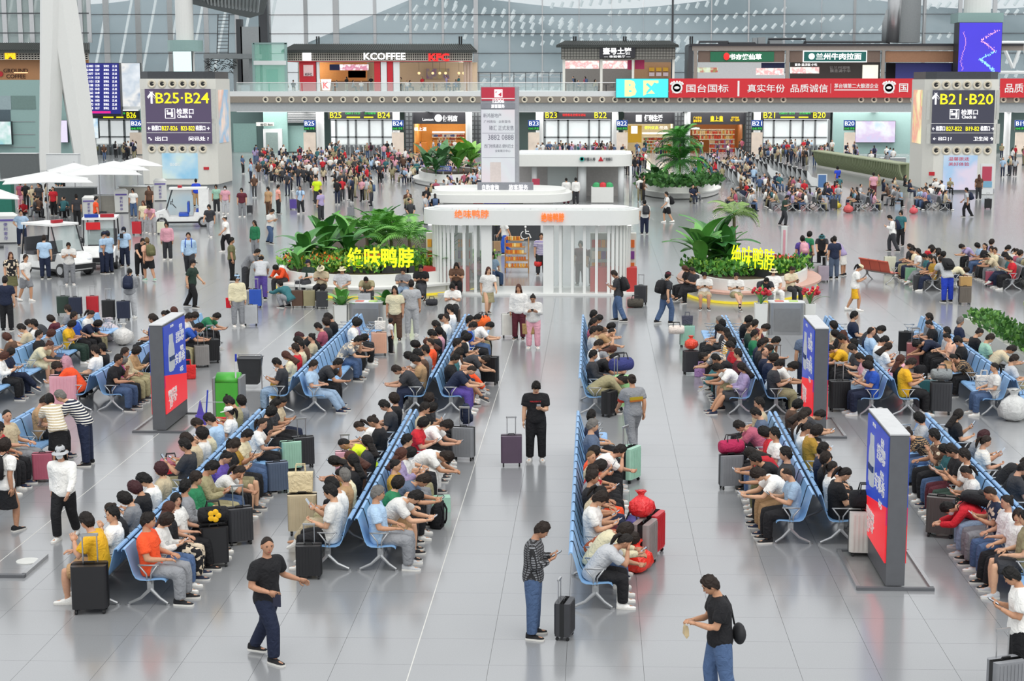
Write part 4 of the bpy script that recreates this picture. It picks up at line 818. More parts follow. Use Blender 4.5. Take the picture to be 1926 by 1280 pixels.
M_SLAT = mat('roof_slat', '#e4e9ea', .4, .1); M_SHELL = mat('roof_shell', '#7c868c', .5)
rf = thing('roof_shell', 'grey ribbed roof of the next hall behind the glass wall', 'roof', (at(1200, 100, 240)[0], 240, 9))
mb = MB(); rows = []
for j in range(8):
    ring = []
    for i in range(41):
        x = 560+1500*i/40; y = 185-26*j+14*math.sin(i*.33+j*.4); Y = 236+5*math.sin(i*.5+j*.8)+2.4*j
        y = max(y, 88-(x-560)*.42) if x < 790 else y; ring.append(tuple(at(x, y, Y)))
    rows.append(ring)
mb.loft(rows, closed=False); wb(mb, 'shell', M_SHELL, rf, True)
mb = MB()
for k in range(13):
    for i in range(74):
        f = i/73; x = 640+1330*f; y = 170-17*k+26*math.sin(f*7+k*.55)-10*f
        if math.sin(f*21+k*1.7) < -.35 or y < -20 or (x < 800 and y < 92-(x-560)*.40): continue
        h = 11+2*math.sin(f*5+k); a = at(x, y, 228+.8*k); b = at(x-6-2*math.sin(k), y+h, 228+.8*k); mb.tube([tuple(a), tuple(b)], .22, 4)
wb(mb, 'roof_slats', M_SLAT, rf, kind='stuff')
rf = thing('roof_shell', 'pale grey roof of the next hall behind the upper left glass', 'roof', (at(200, 100, 240)[0], 240, 9)); mb = MB(); rows = []
for j in range(7): rows.append([tuple(at(-160+660*i/20, 190-32*j+10*math.sin(i*.5+j*.5)-(.0 if i < 12 else (i-12)*2.2), 238+4*math.sin(i*.6+j*.9)+2.2*j)) for i in range(21)])
mb.loft(rows, closed=False); wb(mb, 'shell', M_SHELL, rf, True)
for k in range(14): wb(MB().tube([at(-100+45*k, 180, 231), at(-66+45*k, -5, 233)], .2, 5), 'rafter', M_SLAT, rf)
# walkway railings seen through the glass
t = thing('walkway_rail', 'steel walkway railing between the cafe and the restaurant', 'railing', (at(975, 172, YG-4)[0], YG-4, zs))
for y in (138, 144, 154, 161): wb(slab(892, y, 1058, y+1.3, YG-4, .08), 'rail', M_STEEL, t)
for x in range(900, 1058, 22): wb(slab(x, 136, x+1.2, 172, YG-4.1, .08), 'post', M_DSTEEL, t)
# ------------------------------------------------------------------ left and right ends of the facade
YA = 150.
def leg(rows, Y, dep):
    "faceted leg through (x0, x1, y) pixel rows on plane Y"
    rings = []
    for xa, xb, y in rows:
        a = at(xa, y, Y); b = at(xb, y, Y); w = b[0]-a[0]; z = a[2]
        rings.append([(a[0], Y+dep*.5, z), (a[0]+w*.22, Y, z), (a[0]+w*.62, Y, z), (b[0], Y+dep*.45, z), (b[0]-w*.2, Y+dep, z), (a[0]+w*.2, Y+dep, z)])
    return MB().loft(rings)
tb = gp(110, 322)
t = thing('leaning_column', 'big white A-shaped leaning column at the far left', 'column', (tb[0], YA, 0)); M_COLW = mat('column_white', '#d3d4d1', .45, var=.03)
zc = lambda y: y
wb(leg([(66, 109, 322), (66, 108, 250), (67, 112, 150), (67.5, 118, 60), (68, 122, -80)], YA, 2.2), 'straight_leg', M_COLW, t); wb(leg([(136, 180, 322), (128, 175, 280), (112, 164, 190), (95, 150, 85), (84, 137, 0), (74, 130, -80)], YA+.4, 2.4), 'slanting_leg', M_COLW, t)
YW = 172.
lw = st('wall_left', slab(-120, 150, 166, 330, YW, .5), M_TEAL, 'teal panelled wall at the far left below the coffee shop')
for x0, y0, x1, y1, m in ((22, 180, 66, 205, 'wall_dark'), (-40, 180, 20, 206, 'wall_grey'), (-40, 206, 19, 228, 'wall_dark2')): wb(slab(x0, y0, x1, y1, YW-.05, .06), 'panel', mat(m, {'wall_dark': '#68807c', 'wall_grey': '#8d9fa3', 'wall_dark2': '#4a5a62'}[m], .4), lw)
for k in range(4): wb(slab(20, 228+k*24, 66, 229+k*24, YW-.05, .06), 'panel_joint', M_GREYP, lw)
screen('wall_screen', 'pale blue lit screen on the wall at the left picture edge', -30, 228, 20, 272, YW-.7, artmat('art_blue', ['#d8ecf8', '#58b8e8', '#eef6fa', '#a8d8d0'], .5)); screen('wall_screen', 'narrow lavender screen seen between the legs of the leaning column', 112, 226, 126, 268, YW-.7, mat('lit_lavender', '#dcd4ee', emit=1., var=.08)); screen('wall_screen', 'narrow sky blue screen right of the leaning column', 168, 222, 184, 260, YW-.7, artmat('art_sky', ['#9ad8f0', '#58b0e0', '#e8f4f8'], .6))
t = thing('coffee_shop', 'coffee shop with tiled roof and yellow M sign at upper left', 'shop', (at(30, 150, YW)[0], YW, zat(150, YW)))
tiled_roof(-60, 168, 80, 95, YW-.6, t); band(-60, 165, 96, 112, YW-.3, t, mat('lattice_pale'), 40, 4, mat('lattice_dark')); sign('M', 11, 97, 27, 110, YW-.45, mat('lit_amber', '#ffc01a', emit=1.4, var=0), t, bold=.06)
pbox('warm_wall', -60, 112, 166, 150, YW+1, mat('coffee_wall', '#b8865e', .6, var=.05), t); sign('GROUND\nCOFFEE', 7, 129, 52, 147, YW+1, mat('print_brown', '#4a3026', .6), t); pbox('light_bar', 26, 135.5, 52, 137.5, YW+.6, L_WARM, t, .05)
o = wb(MB().lathe((0, 0, 0), [(.28, 0), (.28, .05), (.001, .05)], 14), 'round_emblem', mat('red_paint'), t); o.location = Vector(at(1, 139, YW+.9))-t.location; o.rotation_euler = (PI/2, 0, 0)
st('window_2', slab(-120, -60, 166, 80, YW+8, .1), mat('left_glass', '#9aa8a6', .1, alpha=.6), 'glass wall above the coffee shop at upper left', 'window'); gw2 = bpy.data.objects['window_2']
for x in (-30, 7, 36, 58, 150, 166): wb(slab(x-.8, -60, x+.8, 80, YW+7.8, .15), 'mullion', M_STEEL, gw2)
for y in (-10, 25, 62): wb(slab(-120, y-1, 166, y+1, YW+7.7, .1), 'transom', M_DSTEEL, gw2)
# departure board and picture screen
t = thing('departure_board', 'blue departure board with white train times beside the leaning column', 'screen', at(190, 218, 160)); pbox('housing', 156, 118, 224, 218, 160.1, M_DARK, t, .6); pbox('display', 157, 119, 223, 214, 160, mat('board_blue', '#2a2f8c', .4, emit=.7, var=.05), t, .06)
for r in range(12):
    for c, (s, w) in enumerate((('G%d' % (1003+r*37), 12), ('%02d:%02d' % (13+r//6, (r*7) % 60), 8), ('深圳北', 10), ('正点', 9))): xx = 163+c*16; sign(s, xx, 122+r*7.2, xx+w, 126.5+r*7.2, 160, TX_WHITE if 0 else L_WHITE, t, 'timetable_row', ext=.01)
pbox('magenta_strip', 172, 209, 208, 213, 159.95, mat('lit_magenta', '#e0208a', emit=1.), t, .03)
t = screen('picture_screen', 'white framed mountain picture screen above the B26 gate', 226, 118, 263, 205, 160.9, artmat('art_mountain', ['#e8eef4', '#7a98b8', '#c8d4e0', '#f0f0ee'], .45)); pbox('white_frame', 225, 200, 263, 206, 160.8, M_WHITE, t, .1); pbox('white_frame', 225, 118, 228, 206, 160.8, M_WHITE, t, .1)
# pillar, canopy, service ladder, roof edge
t = thing('round_pillar', 'round white pillar rising behind the left tower', 'column', at(340, 150, 176)); p = at(340, 95, 176)
wb(MB().cyl((p[0], 178, 0), .95, 24, 24), 'shaft', M_COLW, t); wb(MB().cyl((p[0], 178, zat(96, 176)), 1.9, 1.2, 24), 'collar', M_TEAL, t)
screen('pillar_screen', 'pale cyan advert screen above the left tower', 326, 96, 360, 135, 174, mat('lit_pale_cyan', '#d8f6f6', emit=1.1, var=.05))
t = thing('service_ladder', 'steel service ladder standing against the upper left glass', 'ladder', at(419, 100, 192))
for x in (408, 429): wb(MB().tube([at(x, 104, 192), at(x+2, 27, 192)], .06, 6), 'rail', M_DSTEEL, t)
for k in range(11): wb(MB().tube([at(408+k*.2, 98-k*6.6, 192), at(429+k*.2, 98-k*6.6, 192)], .04, 5), 'rung', M_DSTEEL, t)
t = thing('canopy', 'grey flat canopy on posts left of the glass lift', 'canopy', at(428, 110, 189)); pbox('roof_slab', 383, 101, 476, 110, 189, M_GREYP, t, 5)
for x in (386, 440, 470): pbox('post', x, 110, x+5, 172, 190, M_GREYP, t, .4)
mb = MB(); rnd = random.Random(4)
for k in range(60): xa, ya = rnd.uniform(386, 440), rnd.uniform(112, 134); a = at(xa, ya, 189.5); b = at(xa+rnd.uniform(-9, 9), ya+rnd.uniform(-6, 6), 189.5); mb.tube([tuple(a), tuple(b)], .04, 4)
wb(mb, 'wire_lattice', M_BLACK, t)
gl = st('window_3', slab(166, -60, 505, 172, YG, .05), M_CW, 'glass wall behind the service ladder at upper left', 'window')
for x in (200, 260, 320, 388, 446, 500): wb(slab(x-.6, -60, x+.6, 172, YG-.1, .1), 'mullion', M_STEEL, gl)
for y in (27, 63, 100, 136): wb(slab(166, y-.6, 505, y+.6, YG-.1, .1), 'transom', M_DSTEEL, gl)
t = thing('roof_edge', 'grey ribbed roof edge sloping down at the top left', 'roof', at(430, 0, 185)); mb = MB()
A = [at(x, y, Y) for x, y, Y in ((330, -60, 178), (520, -60, 178), (496, 26, 190), (470, 34, 190), (354, 6, 182), (330, -2, 178))]
mb.loft([[tuple(p) for p in A], [tuple(p+V(0, .8, .5)) for p in A]]); wb(mb, 'soffit', mat('soffit_grey'), t)
for k in range(18): f = k/17; wb(MB().tube([at(365+125*f, -30, 177), at(372+112*f, 4+18*f, 184)], .16, 5), 'rib', M_STEEL, t)
t = thing('grey_pier', 'grey box pier under the roof edge left of the glass lift', 'pier', at(470, 155, 196)); pbox('body', 455, 50, 489, 160, 196, M_GREYP, t, 2); pbox('side_column', 490, -60, 500, 172, 196, M_DSTEEL, t, 1); pbox('side_column', 447, 36, 454, 160, 196, M_DSTEEL, t, 1)
t = thing('glass_lift', 'teal glass lift box at the left end of the mezzanine', 'lift', at(507, 172, YS-3)); pbox('glass_front', 477, 81, 538, 172, YS-3, mat('teal_clear', '#8fd0bc', .08, alpha=.4), t, .05); pbox('door_panel', 495, 122, 536, 172, YS-2, M_WHITE, t, .1); pbox('door', 502, 130, 522, 172, YS-2.2, mat('teal_glass'), t, .1)
for x in (477, 538): pbox('frame_post', x-1, 81, x+1, 172, YS-3.1, M_TEAL, t, .3)
pbox('lintel', 477, 114, 538, 122, YS-3.2, M_WHITE, t, .2); pbox('top_frame', 476, 80, 539, 83, YS-3.1, M_TEAL, t, .3)
# ducts, pillar and purple screen on the right
t = thing('air_duct', 'tall grey air duct beside pipes on the food hall roof', 'duct', at(1713, 80, YS+3)); pbox('box_duct', 1693, -60, 1735, 80, YS+3, M_GREYP, t, 2.5); pbox('column', 1736, -60, 1742, 82, YS+2, M_STEEL, t, .5)
wb(MB().tube([at(1678, 80, YS+2), at(1684, 10, YS+2), at(1690, -60, YS+2)], .75, 12), 'round_duct', M_STEEL, t, True); wb(MB().tube([at(1667, 80, YS+2.5), at(1668, 45, YS+2.5), at(1676, 20, YS+2.5)], .55, 12), 'round_duct', M_GREYP, t, True)
t = thing('round_pillar', 'round pale pillar carrying the purple screen at upper right', 'column', at(1845, 135, 186)); p = at(1845, 40, 186); wb(MB().cyl((p[0], 188, 0), 1.5, 24, 24), 'shaft', M_COLW, t); pbox('collar', 1802, 24, 1888, 42, 185, M_TEAL, t, 4)
t = screen('purple_screen', 'violet screen with a glittering zigzag hung on the right pillar', 1801, 42, 1886, 136, 184, mat('lit_violet', '#4a3fd8', emit=.95, var=.12, scale=.25), 2.6)
mb = MB(); rnd = random.Random(2); seq = [(1876, 58), (1846, 76), (1872, 96), (1843, 112), (1858, 122), (1870, 134)]
for (xa, ya), (xb, yb) in zip(seq[:-1], seq[1:]):
    for k in range(46):
        f = k/45; p = at(xa+(xb-xa)*f+rnd.gauss(0, 1.6), ya+(yb-ya)*f+rnd.gauss(0, 1.2), 183.93); mb.cur = 0 if ya < 90 else 1; mb.box(p, (.07, .03, .07))
for k in range(60): f = k/59; p = at(1812+4*math.sin(f*6)+rnd.gauss(0, .8), 60+72*f, 183.93); mb.cur = 0; mb.box(p, (.05, .03, .05))
wb(mb, 'light_trail', [mat('lit_pinkish', '#ffb0c8', emit=1.4), mat('lit_aqua', '#9ae8ff', emit=1.4)], t)
t = thing('roof_truss', 'white triangular roof truss at the upper right edge', 'truss', at(1905, 170, 200))
for a, b in (((1884, 80), (1905, 128)), ((1905, 128), (1922, 82)), ((1922, 82), (1945, 140)), ((1880, 136), (1950, 136)), ((1880, 80), (1950, 80))): wb(MB().tube([at(*a, 199), at(*b, 199)], .22, 6), 'strut', M_WHITE, t)
# ------------------------------------------------------------------ the two direction towers
M_SIGNP = mat('sign_plum', '#75668a', .4, emit=.32, var=.03); M_SIGND = mat('sign_slate', '#5c5d72', .4, emit=.28, var=.03); M_VENT = mat('tower_vent', '#b9bab4', .6)
def tower(xl, xr, xs, Yt, ytop, ybase, side, lab, sgn, big, row, low, m, z_sign, rows, ad, sidem, words):
    a = gp((xl+xr)/2, ybase); X0, _, X1, _ = pr(xl, 200, xr, 210, Yt); t = thing('direction_tower', lab, 'tower', (a[0], Yt, 0)); h = zat(ytop, Yt); D = 6.2; c = .7
    pts = [(X0+c, Yt), (X1-c, Yt), (X1, Yt+c), (X1, Yt+D-c), (X1-c, Yt+D), (X0+c, Yt+D), (X0, Yt+D-c), (X0, Yt+c)]
    wb(MB().prism(pts, .25, h), 'body', M_WARMW, t); wb(MB().prism([(a[0]+(x-a[0])*.98, Yt+.15+(y-Yt)*.97) for x, y in pts], 0, .25), 'plinth', M_GREYP, t); wb(MB().prism([(a[0]+(x-a[0])*.97, Yt+.2+(y-Yt)*.96) for x, y in pts], h, h+.55), 'cap', M_DSTEEL, t)
    x0, y0, x1, y1 = z_sign; pbox('sign_face', x0, y0, x1, y1, Yt-.12, m, t, .1); w = x1-x0; hh = y1-y0
    for f in (.62, .80): pbox('divider', x0, y0+hh*f-.4, x1, y0+hh*f+.4, Yt-.15, TX_WHITE, t, .04)
    sign('↑', x0+w*.02, y0+hh*.06, x0+w*.13, y0+hh*.26, Yt-.12, L_WHITE, t, bold=.03); sign(big, x0+w*.145, y0+hh*.07, x0+w*.97, y0+hh*.265, Yt-.12, L_YEL, t, bold=.005)
    sign('检票口', x0+w*.47, y0+hh*.36, x0+w*.73, y0+hh*.46, Yt-.12, L_WHITE, t); sign('Check in', x0+w*.48, y0+hh*.47, x0+w*.70, y0+hh*.53, Yt-.12, L_WHITE, t)
    X, Z, X2, Z2 = pr(x0+w*.29, y0+hh*.36, x0+w*.44, y0+hh*.54, Yt-.15); mb = MB(); f = .035
    for b in (((X, Z), (X2, Z+f)), ((X, Z2-f), (X2, Z2)), ((X, Z), (X+f, Z2)), ((X2-f, Z), (X2, Z2))): mb.bbox((b[0][0], Yt-.16, b[0][1]), (b[1][0], Yt-.13, b[1][1]))
    mb.box(((X+X2)/2-.1, Yt-.15, (Z+Z2)/2), (.28, .03, .16)); mb.box(((X+X2)/2+.15, Yt-.15, (Z+Z2)/2-.05), (.14, .03, .4)); mb.ball(((X+X2)/2-.2, Yt-.15, (Z+Z2)/2+.2), (.07, .02, .07), 8, 4); mb.ball(((X+X2)/2+.15, Yt-.15, (Z+Z2)/2+.26), (.07, .02, .07), 8, 4)
    wb(mb, 'gate_pictogram', L_WHITE, t)
    sign('← 检票口', x0+w*.02, y0+hh*.67, x0+w*.22, y0+hh*.76, Yt-.12, L_WHITE, t); sign(row[0], x0+w*.24, y0+hh*.68, x0+w*.48, y0+hh*.76, Yt-.12, L_YEL, t); sign(row[1], x0+w*.54, y0+hh*.68, x0+w*.75, y0+hh*.76, Yt-.12, L_YEL, t); sign('检票口 →', x0+w*.77, y0+hh*.67, x0+w*.98, y0+hh*.76, Yt-.12, L_WHITE, t)
    sign(low[0], x0+w*.03, y0+hh*.87, x0+w*.32, y0+hh*.95, Yt-.12, L_WHITE, t); sign(low[1], x0+w*.66, y0+hh*.87, x0+w*.97, y0+hh*.95, Yt-.12, L_WHITE, t)
    for y in rows:
        for k in range(6): p = at(x0+w*(.08+.16*k), y, Yt-.02); o = obj('spotlight_ring', ringm, t, Vector(p)-t.location); o.rotation_euler = (PI/2, 0, 0); o.scale = (.95, .95, .95)
    for f in (-1, 1):
        xa = x0-9 if f < 0 else x1+1
        for ya, yb in ((y0, y0+hh*.55), (y0+hh*.63, y1)): pbox('vent_panel', xa, ya, xa+8, yb, Yt-.1, M_VENT, t, .12)
    pbox('advert_panel', *ad, Yt-.08, artmat('art_ad_'+str(int(xl)), *sidem[0]), t, .08)
    sx = X1 if side > 0 else X0; mb = MB(); mb.bbox((sx-.05, Yt+1.4, zat(268, Yt+3)), (sx+.05, Yt+4.6, zat(169, Yt+3))); wb(mb, 'side_lightbox', artmat('art_side_'+str(int(xl)), *sidem[1]), t)
    for s, xa, ya, xb, yb, mm in words: sign(s, xa, ya, xb, yb, Yt-.08, mm, t)
    return t
tower(260, 403, 436, 124.5, 148, 355, 1, 'white direction tower with plum sign reading B25 B24 at left', 1, 'B25·B24', ('B27-B26', 'B23-B22'), ('⤣ 出口', '问讯处 ?'), M_SIGNP, (276, 167, 396, 270), (157.5, 280), (306, 288, 371, 336), ((['#8cc8e8', '#5aa8dc', '#b8dcec', '#dcecdc'], .4, .9), (['#f4e8e0', '#f0d8c8', '#e8b8a0', '#8ab8d8'], .35, .9)), [('安心出行', 320, 306, 338, 312, TX_WHITE)])
tr_ = tower(1741, 1882, 1712, 121., 149, 362, -1, 'white direction tower with slate sign reading B21 B20 at right', 1, 'B21·B20', ('B27-B22', 'B19-B2'), ('← 出口 | ?', '卫生间 ↑'), M_SIGND, (1751, 169.5, 1872, 270), (159.5, 283), (1773, 292, 1839, 357), ((['#d8dcec', '#c0d8f0', '#e4d8ec', '#a8cdf0'], .35, .9), (['#f6f4c8', '#e8f0a0', '#f4e8b0', '#e89888'], .5, 1.)), [('温馨旅途', 1784, 295, 1823, 302, TX_RED), ('美好体验', 1784, 305, 1823, 312, TX_RED)])
t = thing('notice_stand', 'upright red and white notice stand against the right tower', 'notice', gp(1856, 366)); Yn = gp(1856, 366)[1]; pbox('frame', 1843, 308, 1870, 365, Yn, M_WHITE, t, .15); pbox('poster', 1847, 313, 1866, 340, Yn-.04, mat('poster_rose', '#d8506a', .5, emit=.4), t, .04); pbox('poster_footer', 1847, 341, 1866, 352, Yn-.04, mat('poster_sky', '#8ec8e8', .5, emit=.4), t, .04)
pbox('red_plate', 1747, 323, 1758, 330, 120.95, mat('red_paint'), tr_, .05); pbox('red_plate', 383, 314, 393, 319, 124.45, mat('red_paint'), bpy.data.objects['direction_tower'], .05)
# ------------------------------------------------------------------ benches
M_SEAT = ocmat('seat_enamel', .38, .15, wr=0., scale=3., spec=.5)
M_ALU = mat('cast_aluminium', '#a9abad', .38, .7, var=.06); M_RUB = mat('dark_edge_strip', '#1d2a3a', .6)
PITCH = .6055
def seat_mesh():
    prof = [(.035, .895), (.03, .918), (.05, .935), (.085, .925), (.115, .83), (.155, .68), (.195, .54), (.235, .47), (.30, .44), (.42, .435), (.56, .45), (.64, .455), (.69, .44), (.705, .41)]
    n = len(prof); off = []
    for i in range(n):
        a = prof[max(0, i-1)]; b = prof[min(n-1, i+1)]; d = (b[0]-a[0], b[1]-a[1]); l = math.hypot(*d); off.append((prof[i][0]-(-d[1]/l)*-.014, prof[i][1]-(d[0]/l)*-.014*-1))
    off = [(p[0]+ (0), p[1]) for p in off]
    mb = MB(); w = PITCH/2-.012
    top = [(-w, p[0], p[1]) for p in prof], [(w, p[0], p[1]) for p in prof]
    low = [(-w, q[0]-.006, q[1]-.016) for q in prof], [(w, q[0]-.006, q[1]-.016) for q in prof]
    v = top[0]+top[1]+low[0]+low[1]; fs = []
    for i in range(n-1):
        fs += [(i, i+1, n+i+1, n+i), (2*n+i, 3*n+i, 3*n+i+1, 2*n+i+1), (i, 2*n+i, 2*n+i+1, i+1), (n+i, n+i+1, 3*n+i+1, 3*n+i)]
    fs += [(0, n, 3*n, 2*n), (n-1, 3*n-1, 4*n-1, 2*n-1)]
    mb.add(v, fs); return mb.mesh('bench_seat', M_SEAT, 'auto'), prof
SEAT_ME, SPROF = seat_mesh()
mb = MB(); w = .011; mb.loft([[(-w, p[0], p[1]-.012), (w, p[0], p[1]-.012), (w, p[0]+.008*(1 if p[1] > .5 else .2), p[1]+.010), (-w, p[0]+.008*(1 if p[1] > .5 else .2), p[1]+.010)] for p in SPROF[1:-3]]); STRIP_ME = mb.mesh('edge_strip', M_RUB)
mb = MB(); mb.tube([(0, .27, .665), (0, .60, .665)], .014, 6); mb.tube([(0, .29, .66), (0, .40, .52), (0, .41, .40)], .014, 6); mb.tube([(0, .57, .66), (0, .47, .52), (0, .46, .40)], .014, 6); ARM_ME = mb.mesh('armrest', M_ALU, True)
mb = MB(); mb.box((0, .44, .35), (.03, .10, .19)); mb.tube([(0, .44, .27), (0, .28, .12), (0, .09, .035)], [.032, .024, .02], 6); mb.tube([(0, .44, .27), (0, .58, .12), (0, .70, .035)], [.032, .024, .02], 6)
for y in (.08, .71): mb.cyl((0, y, 0), .035, .03, 8)
LEG_ME = mb.mesh('bench_leg', M_ALU, 'auto')
def bench(X, Y0, n, side, lab, color='#86b2de', pitch=PITCH, arms=True, group='beam seat benches', rz=None, strips=True):
    "n seats running away along +Y (or turned by rz), facing +X when side=1"
    h = (-PI/2 if side > 0 else PI/2) if rz is None else rz
    t = thing('bench', lab, 'bench', (X, Y0, 0), h, group); L = n*pitch; sg = -1 if side > 0 else 1
    def lx(i): return sg*i*pitch if rz is None else i*pitch
    for i in range(n):
        o = obj('seat', SEAT_ME, t, (lx(i+.5), 0, 0), color=color)
        if pitch != PITCH: o.scale = (pitch/PITCH, 1, 1)
    for i in range(n+1):
        if strips and 0 < i < n: obj('edge_strip', STRIP_ME, t, (lx(i), 0, 0))
        if arms: obj('armrest', ARM_ME, t, (lx(min(max(i, .04), n-.04)), 0, 0))
    for i in range(0, n+1, 3): obj('leg', LEG_ME, t, (lx(min(max(i, .15), n-.15)), 0, 0))
    MB().box((lx(n/2), .44, .385), (L-.05, .06, .06)).build('beam', M_ALU, t)
    return t
ROWS = dict(Y2=(-15.6, 39, 18, 'outermost-left rear'), Z1=(-12.35, 24.05, 18, 'far-left front'), Z2=(-12.35, 39, 18, 'far-left rear'), A1=(-7.32, 24.05, 18, 'left front'), A2=(-7.32, 39, 18, 'left rear'), B1=(-3.98, 25.95, 15, 'centre-left front'), B2=(-3.95, 39, 18, 'centre-left rear'),
    C1=(-.40, 24.05, 18, 'central front'), C2=(-.40, 39, 18, 'central rear'), D1=(3.92, 27.75, 12, 'centre-right front'), D2=(4.02, 39, 18, 'centre-right rear'), E1=(7.2, 24.05, 18, 'right front'), E2=(7.22, 39, 18, 'right rear'), F2=(10.17, 39, 18, 'far-right rear'))
for k, (X, Y0, n, nm) in ROWS.items():
    for s, w in ((-1, 'left'), (1, 'right')):
        if k[0] == 'C' and s < 0: continue
        bench(X, Y0, n, s, f'blue beam bench, {nm} row, facing {w}')
# ------------------------------------------------------------------ luggage
M_SHELL2 = ocmat('case_shell', .42, .05, wr=0., scale=5, spec=.5); M_BAG = ocmat('bag_fabric', .8, wr=.6); M_PLAS = ocmat('thin_plastic', .3, wr=.9, spec=.6)
def case_meshes():
    D = {}
    mb = MB(); mb.rbox((0, 0, .37), (.44, .27, .58), .05, 4); D['shell'] = mb.mesh('shell', M_SHELL2, 'auto')
    mb = MB()
    for s in (-1, 1):
        for k in range(7): mb.box((-.165+.055*k, s*.137, .37), (.018, .012, .52))
    D['ribs'] = mb.mesh('ribs', M_SHELL2)
    mb = MB(); mb.rbox((0, 0, .37), (.447, .022, .585), .05, 4); D['zip'] = mb.mesh('zip_band', M_BLACK, 'auto')
    mb = MB(); mb.cyl((0, 0, 0), .03, .03, 10); mb.v = [(z-.015, y, x+.03) for x, y, z in mb.v]; mb.box((0, 0, .06), (.03, .03, .05)); D['wheel'] = mb.mesh('wheel', M_BLACK)
    mb = MB(); mb.tube([(-.07, .0, .655), (-.06, 0, .69), (.06, 0, .69), (.07, 0, .655)], .012, 6); D['carry'] = mb.mesh('carry_handle', M_BLACK)
    mb = MB(); mb.tube([(-.09, .09, .64), (-.09, .09, 1.02)], .009, 6); mb.tube([(.09, .09, .64), (.09, .09, 1.02)], .009, 6); mb.rbox((0, .09, 1.03), (.22, .035, .035), .015); D['pull'] = mb.mesh('pull_handle', M_STEEL)
    return D
CASE = case_meshes()
def suitcase(x, y, rz, col, lab, sc=1., pull=False, ribs=True, z=0., wd=1.):
    t = thing('suitcase', lab, 'suitcase', (x, y, z), rz, 'wheeled suitcases'); t.scale = (sc*wd, sc*wd, sc); c = PAL.get(col, col)
    obj('shell', CASE['shell'], t, color=c); obj('zip_band', CASE['zip'], t); obj('carry_handle', CASE['carry'], t)
    if ribs: obj('ribs', CASE['ribs'], t, color=c)
    if pull: obj('pull_handle', CASE['pull'], t)
    for sx in (-1, 1):
        for sy in (-1, 1): obj('wheel', CASE['wheel'], t, (sx*.17, sy*.09, 0))
    return t
def sc_px(xp, yp, rz, col, lab, **k): p = gp(xp, yp); return suitcase(p[0], p[1], math.radians(rz), col, lab, **k)
def bag(kind, x, y, z, rz, col, lab, sc=1., cat='bag'):
    "soft bags standing with their base at z"
    key = ('bag', kind); c = PAL.get(col, col)
    if key not in MESHC:
        mb = MB(); st_ = MB()
        if kind == 'tote':
            mb.loft([[(sx*w, sy*d, zz) for sx, sy in ((-1, -1), (1, -1), (1, 1), (-1, 1))] for zz, w, d in ((0, .17, .07), (.02, .19, .085), (.30, .20, .07), (.33, .205, .06))])
            for s in (-1, 1): st_.tube([(-.08, s*.06, .32), (-.07, s*.05, .46), (.07, s*.05, .46), (.08, s*.06, .32)], .010, 5)
            ms = (mb.mesh('tote_body', M_BAG), st_.mesh('handles', M_BAG))
        elif kind == 'plastic':
            rnd = random.Random(5); rings = []
            for zz, r in ((0, .10), (.04, .19), (.14, .225), (.26, .20), (.34, .11), (.38, .045), (.42, .06), (.47, .10)): rings.append([((r*(1+.16*math.sin(5*a+zz*9)+.06*rnd.random()))*math.cos(a), (r*.85*(1+.14*math.sin(4*a+1))) * math.sin(a), zz+.02*rnd.random()) for a in [2*PI*q/16 for q in range(16)]])
            mb.loft(rings); st_.lathe((0, 0, .36), [(.055, 0), (.06, .02), (.05, .04)], 10); ms = (mb.mesh('sack', M_PLAS, True), st_.mesh('knot', M_PLAS, True))
        elif kind == 'duffel':
            rings = []
            for xx, r in ((-.27, .06), (-.26, .12), (-.22, .15), (0, .16), (.22, .15), (.26, .12), (.27, .06)): rings.append([(xx, r*math.cos(a), .15+r*.95*math.sin(a)) for a in [2*PI*q/14 for q in range(14)]])
            mb.loft(rings)
            for s in (-1, 1): st_.tube([(-.12, s*.10, .27), (-.1, s*.05, .40), (.1, s*.05, .40), (.12, s*.10, .27)], .013, 5)
            ms = (mb.mesh('duffel_body', M_BAG, True), st_.mesh('handles', M_BLACK))
        elif kind == 'box':
            mb.rbox((0, 0, .14), (.36, .26, .28), .02); st_.tube([(-.06, 0, .28), (-.05, 0, .31), (.05, 0, .31), (.06, 0, .28)], .01, 5); ms = (mb.mesh('case_body', M_SHELL2, 'auto'), st_.mesh('handles', M_BLACK))
        else:
            mb.loft([[(sx*w, -d if sy < 0 else 0, z) for sx, sy in ((-1, 1), (-1.0, -1), (1.0, -1), (1, 1))] for z, w, d in ((0, .11, .10), (.03, .15, .17), (.2, .155, .18), (.36, .145, .15), (.44, .11, .10), (.46, .05, .05))])
            mb.loft([[(sx*w, -.17-(d if sy < 0 else 0), z) for sx, sy in ((-1, 1), (-.8, -1), (.8, -1), (1, 1))] for z, w, d in ((.04, .10, .01), (.06, .12, .05), (.18, .12, .05), (.21, .10, .01))])
            st_.tube([(-.04, -.03, .45), (-.03, -.03, .50), (.03, -.03, .50), (.04, -.03, .45)], .010, 5)
            for s_ in (-1, 1): st_.tube([(s_*.08, .01, .40), (s_*.10, .05, .3), (s_*.11, .04, .12), (s_*.12, .01, .05)], .018, 5)
            ms = (mb.mesh('pack_body', M_BAG, True), st_.mesh('straps', M_BAG, True))
        MESHC[key] = ms
    ms = MESHC[key]; nm = dict(tote='tote_bag', plastic='plastic_bag', duffel='duffel_bag', box='vanity_case').get(kind, 'backpack')
    o = obj(nm, ms[0], None, (x, y, z), rz, lab, cat, 'loose bags', None, c); o.scale = (sc, sc, sc)
    if ms[1]: obj('knot' if kind == 'plastic' else 'handle', ms[1], o, color=c)
    return o
def bag_px(kind, xp, yp, z, rz, col, lab, **k): p = gp(xp, yp, z if z == .44 else 0); return bag(kind, p[0], p[1], z, math.radians(rz), col, lab, **k)
